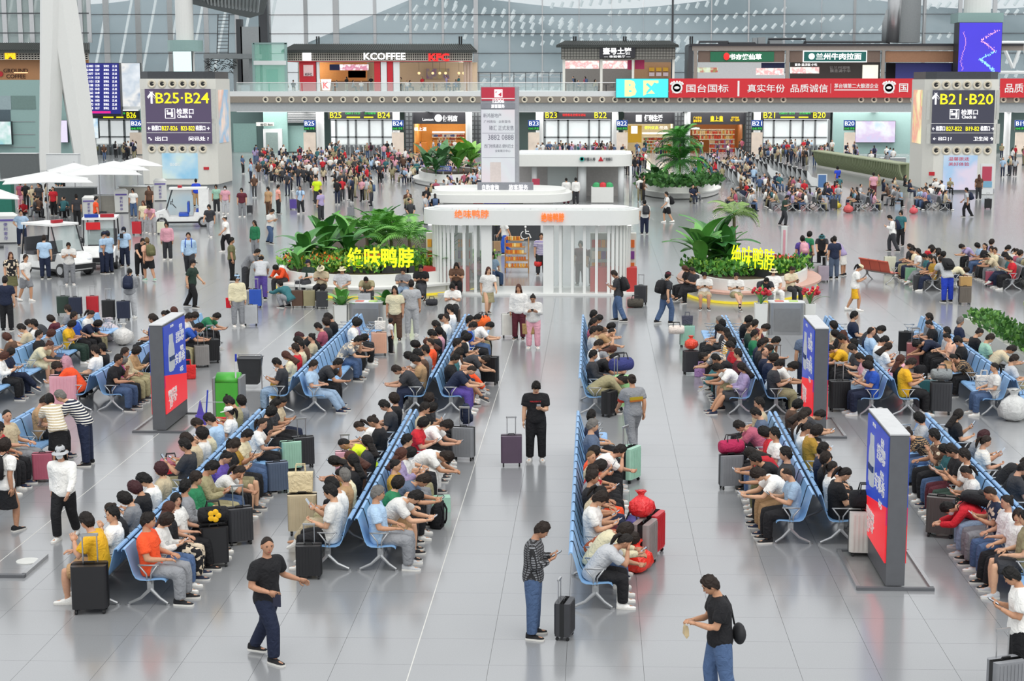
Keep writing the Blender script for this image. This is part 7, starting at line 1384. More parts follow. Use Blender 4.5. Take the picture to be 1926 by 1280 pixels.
# --- people on their feet (x, y = pixel of the feet; heading 0 away, 90 left, -90 right, 180 towards the camera)
WALK = [
 (505, 1238, -118, 'stride', 'black', 'navy', 'z', 'black', 'man in black polo striding across the empty front floor', {}),
 (1003, 1196, -96, 'stand_phone', 'grey*#', 'denim', 's', 'black', 'man in grey plaid overshirt and jeans reading a phone', {}),
 (1352, 1330, 100, 'snack', 'black', 'denim', 's', 'black', 'man in black T-shirt opening a snack packet at bottom right', {}),
 (1008, 866, 180, 'stand_one', 'black', 'black', 'f', 'white', 'man in black walking up the aisle with a purple suitcase and phone', {}),
 (1912, 1305, 85, 'stand_phone', 'white', 'black', 's', 'black', 'person in white top half cut off at bottom right corner', {}),
 (124, 1012, 178, 'walk', 'white*', 'black', 'l', 'white', 'woman in white with pale bucket hat and face mask at left', dict(hat=('bucket', 'silver'), mask=True)),
 (12, 1000, -25, 'walk', 'white', 'black~', 'n', 'black', 'person in white top and black skirt at the left picture edge', dict(pack='black')),
 (162, 874, 92, 'stand_lean', 'navy=', 'navy', 'sg', 'black', 'man in blue and cream striped jersey standing by the far-left bench', {}),
 (112, 884, 35, 'stand_lean', 'beige=', 'black~', 'n', 'black', 'woman in striped top and black skirt bending at the far-left bench', {}),
 (14, 622, 8, 'stand', 'navy', 'black', 's', 'black', 'man in dark blue T-shirt seen from behind at the left edge', {}),
 (1190, 848, 28, 'walk', 'grey', 'grey', 'o', 'black', 'cleaner in grey uniform with red armband walking in the central aisle', {}),
 (1515, 745, 5, 'stand', 'slate', 'navy', 's', 'black', 'man in slate blue T-shirt seen from behind the middle advert stand', {}),
 (1163, 604, 75, 'walk_phone', 'charcoal', 'denim', 's', 'black', 'man with black backpack reading a phone behind the central bench', dict(pack='black')),
 (1252, 608, -62, 'walk', 'charcoal', 'denim', 's', 'black', 'man with cap and backpack striding past the right planter', dict(pack='black', hat=('cap', 'maroon'))),
 (1003, 655, 178, 'stand_phone', 'white*', 'pink', 'y', 'white', 'woman in white cardigan and pink trousers with a brown tote', {}),
 (976, 638, 172, 'stand', 'white*', 'maroon', 'lr', 'black', 'woman in white shirt and maroon trousers with a white suitcase', {}),
 (918, 592, -160, 'walk', 'white', 'khaki~', 'lr', 'black', 'woman in white blouse and khaki skirt walking past the left planter', {}),
 (744, 640, 178, 'stand', 'cream', 'brown', 'l', 'black', 'woman in cream blouse standing behind a white-shirted child', {}),
 (735, 664, -70, 'stand', 'white', 'black', 'n', 'black', 'small child in white T-shirt by the left rear bench', dict(sc=.62)),
 (775, 632, 5, 'stand', 'silver', 'silver', 's', 'white', 'man in pale grey seen from behind near the steel bin', {}),
 (448, 614, -150, 'stand', 'cream*', 'grey', 'n', 'white', 'woman in cream jacket and cap with a bright red shoulder bag', dict(hat=('cap', 'sky'))),
 (362, 578, -100, 'walk', 'darkgreen', 'black', 's', 'black', 'man with cap and dark green T-shirt walking behind the far-left bench', dict(hat=('cap', 'black'))),
 (357, 517, -170, 'walk', 'sky*', 'charcoal', 's', 'black', 'man in light blue shirt with blue backpack crossing the left floor', dict(pack='blue')),
 (316, 489, 178, 'stand', 'pink*', 'charcoal', 'n', 'white', 'woman in pale pink top and dark trousers facing the camera', {}),
 (206, 514, 60, 'stand', 'sky', 'navy', 's', 'black', 'officer in light blue shirt beside the beacon-bar cart, seen from behind', dict(hat=('cap', 'navy'))),
 (196, 514, -100, 'stand_cross', 'sky', 'navy', 's', 'black', 'officer with red armband in front of the beacon-bar cart', dict(hat=('cap', 'navy'))),
 (236, 501, 175, 'stand', 'sky', 'navy', 'n', 'black', 'masked officer in light blue shirt right of the beacon-bar cart', dict(hat=('cap', 'navy'), mask=True)),
 (86, 524, 5, 'stand', 'sky', 'navy', 's', 'black', 'officer seen from behind beside the open patrol cart', {}),
 (42, 462, -150, 'stand_hip', 'sky', 'navy', 's', 'black', 'officer with hands on hips near the left kiosk box', {}),
 (265, 519, -150, 'stand_lean', 'black', 'black', 's', 'black', 'guard in black uniform talking to a traveller with backpack', {}),
 (281, 528, 40, 'walk', 'peach', 'black^', 'sb', 'mint', 'traveller in peach vest and black shorts with a backpack', dict(pack='olive')),
 (132, 536, -160, 'stand_phone', 'white', 'grey', 's', 'white', 'man in white T-shirt and grey trousers in front of the open cart', {}),
 (50, 566, -120, 'walk', 'white', 'grey^', 's', 'white', 'man in white T-shirt and shorts walking at the far left', {}),
 (24, 560, -150, 'stand', 'black%', 'olive~', 'lr', 'black', 'woman in dark floral dress at the far left', {}),
 (246, 598, 5, 'stand_phone', 'grey*', 'silver', 'y', 'white', 'person with navy backpack seen from behind near piled suitcases', dict(pack='navy')),
 (427, 474, 120, 'walk', 'white', 'black', 's', 'white', 'person with white cap and dark shoulder bag on the left floor', dict(hat=('cap', 'white'))),
 (481, 484, 150, 'stand', 'green*', 'grey', 'l', 'black', 'woman in green vest over grey beside the left planter', {}),
 (396, 446, 170, 'walk', 'charcoal', 'silver', 'n', 'white', 'woman in dark top and pale trousers behind the closed cart', {}),
 (509, 458, -120, 'walk_phone', 'white', 'denim', 's', 'black', 'man in white shirt and jeans walking behind the left planter', {}),
 (437, 528, -80, 'stand', 'olive', 'black', 's', 'black', 'man in olive shirt standing left of the left planter', {}),
 (492, 563, 8, 'stand_lean', 'silver', 'purple', 's', 'black', 'person in pale grey top and purple trousers seen from behind', dict(hat=('cap', 'tan'))),
 (464, 545, -100, 'stand_lean', 'grey', 'charcoal', 's', 'black', 'man in grey polo bending over a phone left of the planter', {}),
 (950, 478, 110, 'walk_pull', 'white', 'blue', 's', 'black', 'man in white T-shirt and blue jeans pulling a trolley through the pavilion', {}),
 (1018, 517, -175, 'stand', 'purple=', 'charcoal', 's', 'black', 'man in purple striped polo carrying a red bag beside the pavilion', {}),
 (933, 455, 10, 'stand', 'lime', 'charcoal', 's', 'black', 'worker in neon vest behind the pavilion passage', {}),
 (917, 452, 40, 'stand', 'lime', 'olive', 's', 'black', 'second worker in neon vest partly hidden by the pavilion', {}),
 (597, 384, 178, 'stand', 'lime', 'charcoal', 's', 'black', 'worker in neon vest standing on the middle floor', {}),
 (524, 402, -60, 'stand', 'orange=', 'charcoal', 's', 'black', 'man in orange striped shirt with a shoulder bag on the middle floor', {}),
 (506, 405, 150, 'stand', 'tan', 'brown', 'n', 'black', 'person in tan top with a light blue bag on the middle floor', {}),
 (566, 402, 175, 'walk', 'sky', 'charcoal', 's', 'white', 'man in light blue shirt with a purple suitcase on the middle floor', dict(pack='navy')),
 (604, 414, 60, 'stand', 'lilac', 'charcoal', 's', 'black', 'person in lavender top just above the left planter leaves', {}),
 (1607, 584, -95, 'walk_phone', 'white', 'yellow~', 'y', 'white', 'woman in white top and yellow skirt with cap walking right', dict(hat=('cap', 'cream'))),
 (1780, 568, 20, 'stand_lean', 'silver', 'royal', 's', 'black', 'man in pale top and bright blue trousers leaning on a boxed trolley', dict(pack='black')),
 (1678, 473, 80, 'walk_phone', 'white*', 'charcoal', 's', 'black', 'man in white shirt with navy backpack reading a phone', dict(pack='navy')),
 (1693, 462, 140, 'stand', 'teal', 'black', 'n', 'black', 'person in teal top right behind the man in white shirt', {}),
 (1508, 520, 10, 'stand', 'purple', 'charcoal', 'n', 'black', 'woman in purple top with pink backpack at the suitcase group', dict(pack='pink')),
 (1520, 512, -60, 'stand', 'green', 'charcoal', 'n', 'black', 'woman in green top holding a pink bag at the suitcase group', {}),
 (1568, 524, 15, 'stand', 'navy', 'slate', 's', 'black', 'man in dark blue polo seen from behind at the suitcase group', {}),
 (1584, 518, 60, 'stand_lean', 'lilac', 'white~=', 'n', 'black', 'woman in lavender top and striped skirt at the suitcase group', {}),
 (1545, 505, 170, 'stand_lean', 'charcoal', 'black', 'n', 'black', 'person with a blue hat bending over suitcases', dict(hat=('bucket', 'teal'))),
 (1474, 424, -110, 'walk_phone', 'darkgreen', 'charcoal', 's', 'black', 'man in dark green T-shirt walking alone in the right middle floor', {}),
 (1255, 418, 100, 'walk', 'white', 'black^', 's', 'white', 'woman in white T-shirt and black shorts walking past the distant planter', dict(pack='black')),
 (1212, 440, 15, 'stand', 'white', 'navy', 's', 'black', 'man in white T-shirt with dark backpack right of the pavilion', dict(pack='charcoal')),
 (1818, 408, 70, 'walk', 'silver', 'black', 's', 'black', 'person in grey with backpack walking in front of the right tower', dict(pack='navy')),
 (1840, 375, -10, 'stand', 'brown', 'charcoal', 'lr', 'black', 'long-haired woman in brown at the right tower notice', {}),
 (1575, 355, 20, 'walk', 'royal', 'silver', 'n', 'white', 'woman in bright blue top beside the blue notice board', {}),
 (1642, 372, 10, 'stand', 'pink', 'maroon', 's', 'black', 'person in pink shirt standing behind the far right benches', {}),
 (1140, 382, 20, 'stand', 'white', 'charcoal', 's', 'black', 'man in white shirt at the bank kiosk counter', {}) if 0 else (1083, 384, 20, 'stand', 'white*', 'charcoal', 's', 'black', 'clerk in white shirt standing in front of the bank kiosk', {}),
 (1065, 384, 10, 'stand', 'white*', 'maroon', 'o', 'black', 'clerk in white blouse and maroon skirt in front of the bank kiosk', {}),
 (456, 408, 178, 'stand', 'maroon', 'grey', 'n', 'white', 'woman in maroon top with a small suitcase right of the left tower', {}),
 (408, 400, 178, 'stand', 'mint', 'charcoal', 'n', 'white', 'person in mint top beside the closed cart', {}),
 (425, 402, 178, 'stand', 'pink', 'silver', 'n', 'white', 'masked person in pale pink beside the closed cart', dict(mask=True)),
 (146, 424, 30, 'stand', 'charcoal', 'black', 's', 'black', 'man in dark clothes turning in front of the parasols', {}),
 (182, 430, -60, 'stand', 'orange', 'black', 's', 'black', 'porter in orange shirt behind the beacon-bar cart', {}),
 (102, 405, 170, 'stand', 'red', 'black', 'y', 'black', 'woman in red apron under the front parasol', {}),
 (75, 398, 175, 'stand', 'charcoal', 'black', 's', 'black', 'man in dark clothes under the front parasol left', {}),
 (40, 392, 170, 'stand', 'rose', 'pink', 'n', 'white', 'woman in rose dress and straw hat under the parasols', dict(hat=('bucket', 'cream'))),
 (272, 438, 170, 'stand', 'cream', 'silver', 'lr', 'white', 'woman in cream blouse with a red suitcase left of the closed cart', {}),
 (287, 440, 175, 'stand_lean', 'pink', 'silver', 'n', 'white', 'woman in pink blouse beside the cream-bloused woman', {}),
 (252, 408, 175, 'stand', 'white', 'denim', 'n', 'black', 'long-haired person in white with jeans near the kiosk boxes', dict()),
 (282, 402, 170, 'stand', 'brown', 'black', 'lr', 'black', 'woman in dark brown dress by the rightmost kiosk box', {}),
 (370, 388, 20, 'stand', 'royal', 'tan', 's', 'black', 'man in bright blue jacket behind the closed cart', {}),
]
for i, (x, y, h, po, top, bot, hair, shoe, lab, k) in enumerate(WALK):
    p = gp(x, y); rnd = random.Random(i); k = dict(k); sc = k.pop('sc', 1.0)*(rnd.uniform(.97, 1.0) if hair[0] in 'lnyo' else rnd.uniform(1.0, 1.04))
    person(p[0], p[1], R_(h), po, top, bot, hair, shoe, lab, sc=sc, owner='the '+' '.join(lab.split()[:9]), mir=rnd.random() < .4 and po not in ('stride', 'snack', 'stand_one'), **k)
# --- people sitting on the planter benches and squatting
def edge(x, y, h, po, top, bot, hair, lab, z=.0, **k): p = gp(x, y); person(p[0]+.44*math.sin(h*PI/180), p[1]-.44*math.cos(h*PI/180), R_(h), po, top, bot, hair, 'black', lab, z=z, owner='the '+' '.join(lab.split()[:8]), **k)
for a in [(530, 577, 60, 'squat', 'teal*', 'grey', 's', 'person in teal jacket squatting before the left planter'), (522, 552, 150, 'sit_bow', 'orange*', 'charcoal', 'n', 'woman in orange jacket at the left planter tip'), (566, 556, 150, 'sit_up', 'darkgreen', 'charcoal', 's', 'man with cap and dark green shirt on the left planter bench'), (600, 566, 175, 'sit_phone', 'beige', 'black', 's', 'woman with sun hat in beige on the left planter bench'), (640, 572, 178, 'sit_up', 'silver', 'khaki', 's', 'man with pale hat on the left planter bench'), (690, 578, 180, 'sit_bow', 'khaki', 'charcoal', 's', 'man in khaki T-shirt leaning over a silver suitcase'), (756, 572, 178, 'sit_phone', 'grey', 'lightdenim', 's', 'man in grey T-shirt and jeans on the left planter bench'), (792, 566, -175, 'sit_cross', 'black', 'charcoal', 's', 'man in black on the left planter bench beside a black bag'), (858, 560, -178, 'sit_phone', 'brown', 'black', 'l', 'long-haired woman in brown on the left planter bench'), (905, 548, -160, 'sit_phone', 'pink', 'grey', 'lr', 'woman in pink at the right tip of the left planter'), (936, 540, -150, 'sit_up', 'sky', 'denim', 'n', 'person in light blue at the right tip of the left planter'),
          (1325, 582, 178, 'sit_phone', 'white', 'beige^', 's', 'man in white with pale shorts on the right planter bench, left'), (1386, 584, -178, 'sit_cross', 'white', 'khaki^', 's', 'man in white T-shirt with a black bag on the right planter bench'), (1440, 580, -172, 'sit_bow', 'charcoal', 'grey', 's', 'man in dark shirt at the middle of the right planter bench'), (1500, 570, -150, 'sit_phone', 'cream%', 'charcoal', 'y', 'woman in floral cream top at the right tip of the right planter'), (1462, 576, -165, 'sit_up', 'white', 'white', 'n', 'woman with white hat on the right planter bench'), (1285, 570, 120, 'sit_cross', 'charcoal', 'black', 's', 'man with crossed legs at the left tip of the right planter'), (1272, 565, 110, 'sit_phone', 'black', 'black', 'lr', 'woman in black with phone at the left tip of the right planter')]:
    k = {}
    if 'hat' in a[7].split(): k['hat'] = ('bucket', 'cream')
    if 'cap' in a[7].split(): k['hat'] = ('cap', 'navy')
    edge(*a, **k)
p = gp(852, 604); person(p[0], p[1], R_(178), 'sit_phone', 'white', 'black', 'n', 'black', 'woman in white sitting on luggage below the left planter', owner='the woman in white on luggage'); 
MB().rbox((0, 0, .2), (.5, .4, .4), .08).build('travel_trunk', mat('trunk_brown', '#4a3a34', .6), None, (p[0], p[1], 0), label='dark travel trunk used as a seat below the left planter', cat='suitcase')
for x, y, lab in ((1092, 535, 'shop assistant in maroon behind the slats of the pavilion, left'), (1118, 538, 'shop assistant in maroon in the middle of the pavilion room'), (1148, 530, 'shop assistant in maroon behind the slats of the pavilion, right')):
    p = gp(x, y); person(p[0], p[1], R_(170), 'stand', 'maroon', 'maroon', 'n', 'black', lab)
# --- people on the grey benches in the middle distance
rnd = random.Random(11); TOPS = ['white', 'white', 'black', 'charcoal', 'grey', 'navy', 'sky', 'beige', 'pink', 'red', 'khaki', 'olive', 'silver', 'rose', 'teal', 'cream', 'lilac', 'mustard']; BOTS = ['black', 'black', 'charcoal', 'navy', 'denim', 'grey', 'khaki']
for (bx, by, n, nm) in MID[:2]:
    for sd in (-1, 1):
        for i in range(n):
            if rnd.random() < .28 or (bx+sd*.5)/by > .47: continue
            top = rnd.choice(TOPS); person(bx+sd*.41, by+(i+.5)*PITCH, (-PI/2 if sd > 0 else PI/2)+rnd.uniform(-.15, .15), rnd.choice(['sit_phone', 'sit_bow', 'sit_up', 'sit_turn', 'sit_cross', 'sit_deep']), top, rnd.choice(BOTS), rnd.choice('ssfnlyo'), rnd.choice(['white', 'black']), f'person in {word(top)} top, {ORD[i]} seat, grey bench {nm.split(",")[0]}, {"right" if sd > 0 else "left"} side', mir=rnd.random() < .5, lod=1)
# ------------------------------------------------------------------ the far crowd (small figures past the first three hundred)
CPAL = ['white', 'white', 'white', 'black', 'charcoal', 'charcoal', 'grey', 'navy', 'navy', 'sky', 'beige', 'pink', 'red', 'khaki', 'denim', 'silver', 'rose', 'teal', 'brown', 'black', 'lilac']
cm = [mat('crowd_'+c, PAL[c], .8) for c in PAL]; ci = {c: i for i, c in enumerate(PAL)}; cm += [mat('crowd_skin', '#c99b7c', .6), mat('crowd_hair', '#181312', .6)]; CSK, CHR = len(cm)-2, len(cm)-1
crowd = MB(); NC = 0
def figure(x, y, h, sit, rnd):
    global NC; NC += 1
    a, b = ci[rnd.choice(CPAL)], ci[rnd.choice(['black', 'charcoal', 'navy', 'denim', 'grey', 'black', 'khaki'])]; c, s = math.cos(h), math.sin(h); k = rnd.uniform(.93, 1.05)
    def W(p): return (x+(p[0]*c-p[1]*s)*k, y+(p[0]*s+p[1]*c)*k, p[2]*k)
    def tb(pts, r, n=6, m=0, sq=1.): crowd.cur = m; crowd.tube([W(p) for p in pts], [q*k for q in r], n)
    dz = -.42 if sit else 0; ln = rnd.uniform(.0, .22) if sit else rnd.uniform(-.03, .05)
    sh = .16
    crowd.cur = a; crowd.loft([[W((rx*math.cos(t_), y0+ry*math.sin(t_), z+dz)) for t_ in [2*PI*q/8 for q in range(8)]] for z, rx, ry, y0 in ((.86, .165, .12, 0), (1.05, .155, .115, ln*.4), (1.28, .19, .12, ln*.9), (1.40, .17, .10, ln), (1.46, .06, .06, ln*1.05))])
    for q in (-1, 1):
        tb([(q*.2, ln, 1.38+dz), (q*.23, ln+.06, 1.12+dz)], [.06, .055], 5, a); tb([(q*.23, ln+.06, 1.12+dz), (q*.12, ln+.3 if sit else ln+.2*rnd.random()+.05, 1.02+dz if sit else .88)], [.045, .032], 5, CSK)
        if sit: tb([(q*.09, 0, .47), (q*.11, .42, .46), (q*.11, .44, .08)], [.09, .075, .055], 6, b); tb([(q*.11, .40, .05), (q*.11, .6, .04)], [.045, .04], 5, ci['white'] if rnd.random() < .5 else ci['black'])
        else:
            f = rnd.uniform(-.12, .18); tb([(q*.09, 0, .92), (q*.10, f*.5, .5), (q*.10, f*.3, .08)], [.095, .07, .05], 6, b); tb([(q*.1, f*.3-.06, .04), (q*.1, f*.3+.16, .035)], [.045, .04], 5, ci['white'] if rnd.random() < .5 else ci['black'])
    tb([(0, ln, 1.44+dz), (0, ln+.01, 1.52+dz)], [.05, .05], 6, CSK); crowd.cur = CSK; crowd.ball(W((0, ln+.03, 1.585+dz)), (.08*k, .095*k, .115*k), 8, 6); crowd.cur = CHR; crowd.ball(W((0, ln+.005, 1.62+dz)), (.088*k, .10*k, .095*k), 8, 5)
    if rnd.random() < .3: tb([(0, ln-.06, 1.62+dz), (0, ln-.09, 1.45+dz), (0, ln-.1, 1.3+dz)], [.07, .07, .04], 6, CHR)
    if not sit and rnd.random() < .35: crowd.cur = ci[rnd.choice(['navy', 'black', 'charcoal', 'olive', 'black', 'denim'])]; crowd.box(W((0, ln-.2, 1.2)), (.3*k, .18*k, .44*k), h)
rnd = random.Random(21)
AREAS = [(1392, 354, 1690, 390, 42, 1), (1700, 356, 1800, 388, 10, 1), (488, 312, 900, 345, 150, 1), (560, 300, 780, 315, 50, 1), (620, 291, 742, 302, 12, 0), (1005, 292, 1155, 305, 34, 0), (1430, 288, 1566, 316, 52, 0), (172, 292, 262, 305, 14, 0), (448, 300, 600, 345, 34, 0), (450, 335, 600, 378, 10, 0), (1302, 306, 1420, 346, 62, 1), (1170, 300, 1215, 340, 20, 0), (820, 345, 905, 385, 26, 1), (630, 345, 720, 392, 22, 0), (1880, 292, 1926, 345, 9, 0), (1590, 295, 1700, 325, 14, 0), (40, 390, 125, 425, 12, 1), (5, 372, 130, 400, 8, 0), (760, 395, 830, 440, 9, 0), (1030, 350, 1080, 366, 6, 0), (1200, 372, 1215, 384, 3, 0), (1290, 378, 1330, 384, 4, 1), (780, 288, 880, 296, 5, 0), (1185, 289, 1260, 296, 6, 0), (1310, 290, 1395, 300, 6, 0)]
for xa, ya, xb, yb, n, sit in AREAS:
    for i in range(n): x, y = rnd.uniform(xa, xb), rnd.uniform(ya, yb); p = gp(x, y); figure(p[0], p[1], rnd.choice([PI/2, -PI/2, PI, 0])+rnd.uniform(-.5, .5), sit, rnd)
for (bx, by, n, nm) in MID[2:]:
    for sd in (-1, 1):
        for i in range(n): figure(bx+sd*.42, by+(i+.5)*PITCH, -PI/2*sd+rnd.uniform(-.2, .2), 1, rnd)
for (xa, xb, n) in ((630, 700, 5), (752, 880, 9), (1068, 1120, 4), (540, 560, 2), (500, 530, 3)):
    for i in range(n):
        p = at(rnd.uniform(xa, xb), 172, YS+1); crowd_z = zs; n0 = len(crowd.v); figure(p[0], p[1], rnd.uniform(0, 6.28), rnd.random() < .5, rnd); crowd.v[n0:] = [(a, b, c+crowd_z) for a, b, c in crowd.v[n0:]]
crowd.build('crowd', cm, label='distant crowd of seated and standing travellers before the gates', cat='crowd', kind='stuff', smooth=True)
print('PEOPLE', len(PEOPLE), 'CROWD', NC)
# ------------------------------------------------------------------ luggage on the floor
for x, y, rz, col, lab, k in [
 (172, 1150, 8, 'black', 'large black soft suitcase in front of the boy in yellow', dict(sc=1.16, ribs=False, wd=1.05, pull=True)),
 (404, 1064, 20, 'black', 'black suitcase under a bag with a yellow flower, left front bench', dict(sc=1.05, ribs=False)),
 (452, 1022, 25, 'charcoal', 'charcoal suitcase with raised pull handle, left front bench', dict(pull=True)),
 (522, 926, 25, 'slate', 'slate blue suitcase beside the left front bench', dict(sc=.95)),
 (548, 884, 25, 'mint', 'mint suitcase beside the left front bench', dict(sc=.95)),
 (571, 878, 25, 'charcoal', 'charcoal suitcase with silver pull handle at the far end of the left front bench', dict(pull=True)),
 (582, 1086, 4, 'black', 'small black suitcase with raised handle at the near end of the centre-left bench', dict(sc=.86, pull=True, wd=1.1)),
 (570, 1003, 8, 'beige', 'champagne suitcase carrying a printed tote bag', dict(sc=1.12, wd=1.05)),
 (650, 902, 8, 'pink', 'pink suitcase beside the man in lime yellow', dict(sc=.9, pull=True)),
 (872, 864, -10, 'grey', 'grey ribbed suitcase with a blue backpack on top', dict(sc=1.1, pull=True)),
 (962, 875, 4, '#5b4a5c', 'plum suitcase rolled by the man in black', dict(sc=1.0, pull=True)),
 (1062, 1198, 78, 'charcoal', 'small charcoal suitcase next to the man in plaid overshirt', dict(sc=.86, pull=True)),
 (1212, 1062, 70, '#8c8482', 'silver brown aluminium suitcase beside the central front bench', dict(sc=1.15)),
 (1228, 1040, 70, 'red', 'red suitcase behind the silver brown one, central front bench', dict(sc=1.1)),
 (1184, 905, 60, 'mint', 'mint green suitcase with pull handle beside the central front bench', dict(sc=1.1, pull=True)),
 (1146, 782, 60, 'black', 'black suitcase in front of the man in khaki jacket', dict(sc=.95)),
 (1166, 768, 70, '#a9d79a', 'light green suitcase with a navy bag on top, central rear bench', dict(sc=1.25, pull=True)),
 (1374, 918, 12, 'grey', 'grey suitcase with a crimson bag on top, centre-right bench', dict(sc=1.05)),
 (1627, 1044, -4, '#d8d6cf', 'ivory suitcase under a black duffel at the centre-right bench end', dict(sc=1.2, wd=1.1)),
 (1299, 703, 10, 'charcoal', 'charcoal suitcase with a red bag on top, centre-right rear bench', dict(sc=1.0)),
 (1292, 652, 10, 'mint', 'pale mint suitcase under a patterned bag, centre-right rear bench', dict(sc=1.0)),
 (1460, 720, -10, 'navy', 'navy suitcase held by the man in white, centre-right rear bench', dict(sc=1.0, pull=True)),
 (1768, 1008, -20, '#55504e', 'dark taupe suitcase before the traveller in red vest', dict(sc=1.12)),
 (1578, 772, 5, 'black', 'big black ribbed suitcase beside the woman in blue polo', dict(sc=1.15, pull=True)),
 (1768, 778, -8, 'charcoal', 'tall charcoal suitcase under a grey bag, right rear bench', dict(sc=1.2)),
 (1742, 760, -8, 'teal', 'dull teal suitcase beside the man in yellow, right rear bench', dict(sc=.95)),
 (1720, 692, -10, '#a8686a', 'dusty pink suitcase with pull handle, far-right rear bench', dict(sc=1.1, pull=True)),
 (1756, 672, -10, 'mint', 'mint suitcase behind the dusty pink one, far-right rear bench', dict(sc=1.05)),
 (1703, 664, -10, 'black', 'black suitcase left of the dusty pink one, far-right rear bench', dict(sc=1.0)),
 (713, 668, 10, 'peach', 'peach suitcase beside the standing child, left rear bench', dict(sc=1.05)),
 (960, 634, 6, '#e2e0d8', 'white suitcase beside the woman in maroon trousers', dict(sc=1.15, wd=1.1)),
 (920, 722, -12, 'black', 'black suitcase at the near end of the centre-left rear bench', dict(sc=1.15)),
 (472, 612, 6, 'silver', 'silver suitcase beside the woman with the red shoulder bag', dict(sc=1.05)),
 (481, 578, 6, 'blue', 'blue suitcase below the left planter tip', dict(sc=1.0, pull=True)),
 (120, 592, 15, 'darkgreen', 'dark green suitcase at the left of the piled luggage', dict(sc=1.0, pull=True)),
 (143, 594, 10, 'navy', 'navy suitcase second in the piled luggage', dict(sc=1.0, pull=True)),
 (205, 600, 10, 'black', 'black suitcase at the right of the piled luggage', dict(sc=1.0, pull=True)),
 (233, 602, 10, 'navy', 'navy suitcase beside the person with navy backpack', dict(sc=1.0)),
 (175, 590, 10, 'red', 'red suitcase in the middle of the piled luggage', dict(sc=.95, pull=True)),
 (122, 772, 12, 'pink', 'large pale pink suitcase beside the man in striped jersey', dict(sc=1.35, wd=1.1)),
 (82, 905, 12, 'rose', 'rose suitcase in front of the bending woman', dict(sc=.9)),
 (318, 735, 20, 'charcoal', 'charcoal suitcase right of the left advert stand', dict(sc=1.05)),
 (380, 690, 20, '#8d8a88', 'warm grey suitcase, far-left rear bench', dict(sc=.95, pull=True)),
 (398, 682, 20, 'black', 'black framed suitcase, far-left rear bench', dict(sc=1.05, pull=True)),
 (560, 578, 8, 'brown', 'brown suitcase first of three before the left planter', dict(sc=.95, pull=True)),
 (582, 578, 8, 'khaki', 'olive gold suitcase second of three before the left planter', dict(sc=.95)),
 (606, 580, 8, 'charcoal', 'charcoal suitcase third of three before the left planter', dict(sc=.95)),
 (686, 586, 4, 'silver', 'silver suitcase under the man in khaki T-shirt', dict(sc=1.0)),
 (1205, 572, -10, 'charcoal', 'charcoal suitcase with raised handle right of the pavilion', dict(sc=1.05, pull=True)),
 (1532, 528, 0, 'silver', 'silver suitcase left in the standing group', dict(sc=1.1)),
 (1548, 530, 0, '#a59aa8', 'mauve suitcase right in the standing group', dict(sc=1.0, pull=True)),
 (1673, 514, 0, '#e6e6cf', 'cream suitcase left of the grey benches', dict(sc=1.1)),
 (1712, 534, -5, '#7fae8d', 'green suitcase before the grey benches', dict(sc=1.0)),
 (1727, 546, -5, 'charcoal', 'charcoal suitcase before the grey benches', dict(sc=.9)),
 (1832, 514, -5, '#e3b3b0', 'pale pink suitcase between the grey benches', dict(sc=1.05)),
 (1814, 572, 6, '#6a6259', 'taupe suitcase carrying a carton', dict(sc=1.0)),
 (1862, 538, -5, 'rose', 'rose suitcase at the right edge grey bench', dict(sc=.9)),
 (258, 442, 0, 'red', 'red suitcase of the cream-bloused woman', dict(sc=1.1)), (304, 440, 0, '#dcdcc8', 'cream suitcase left of the closed cart', dict(sc=1.0, pull=True)),
 (552, 394, 0, 'purple', 'violet suitcase of the man in light blue on the middle floor', dict(sc=1.0)), (470, 402, 0, 'charcoal', 'small charcoal suitcase of the woman in maroon', dict(sc=.8)),
 (1690, 382, 0, 'sky', 'pale blue suitcase at the far pair before the right tower', dict(sc=1.1)), (1858, 393, 0, 'black', 'black suitcase standing alone before the right tower', dict(sc=1.0, pull=True)),
 (1568, 394, 0, 'charcoal', 'charcoal suitcase among the far grey benches', dict(sc=1.0)), (660, 408, 0, 'grey', 'grey suitcase standing in the middle aisle', dict(sc=.9, pull=True)),
 (1888, 1330, 20, 'grey', 'grey suitcase with raised handle at bottom right corner', dict(sc=1.0, pull=True)),
 (934, 474, 30, 'tan', 'tan trolley case pulled through the pavilion', dict(sc=.8, pull=True))]: sc_px(x, y, rz, col, lab, **k)
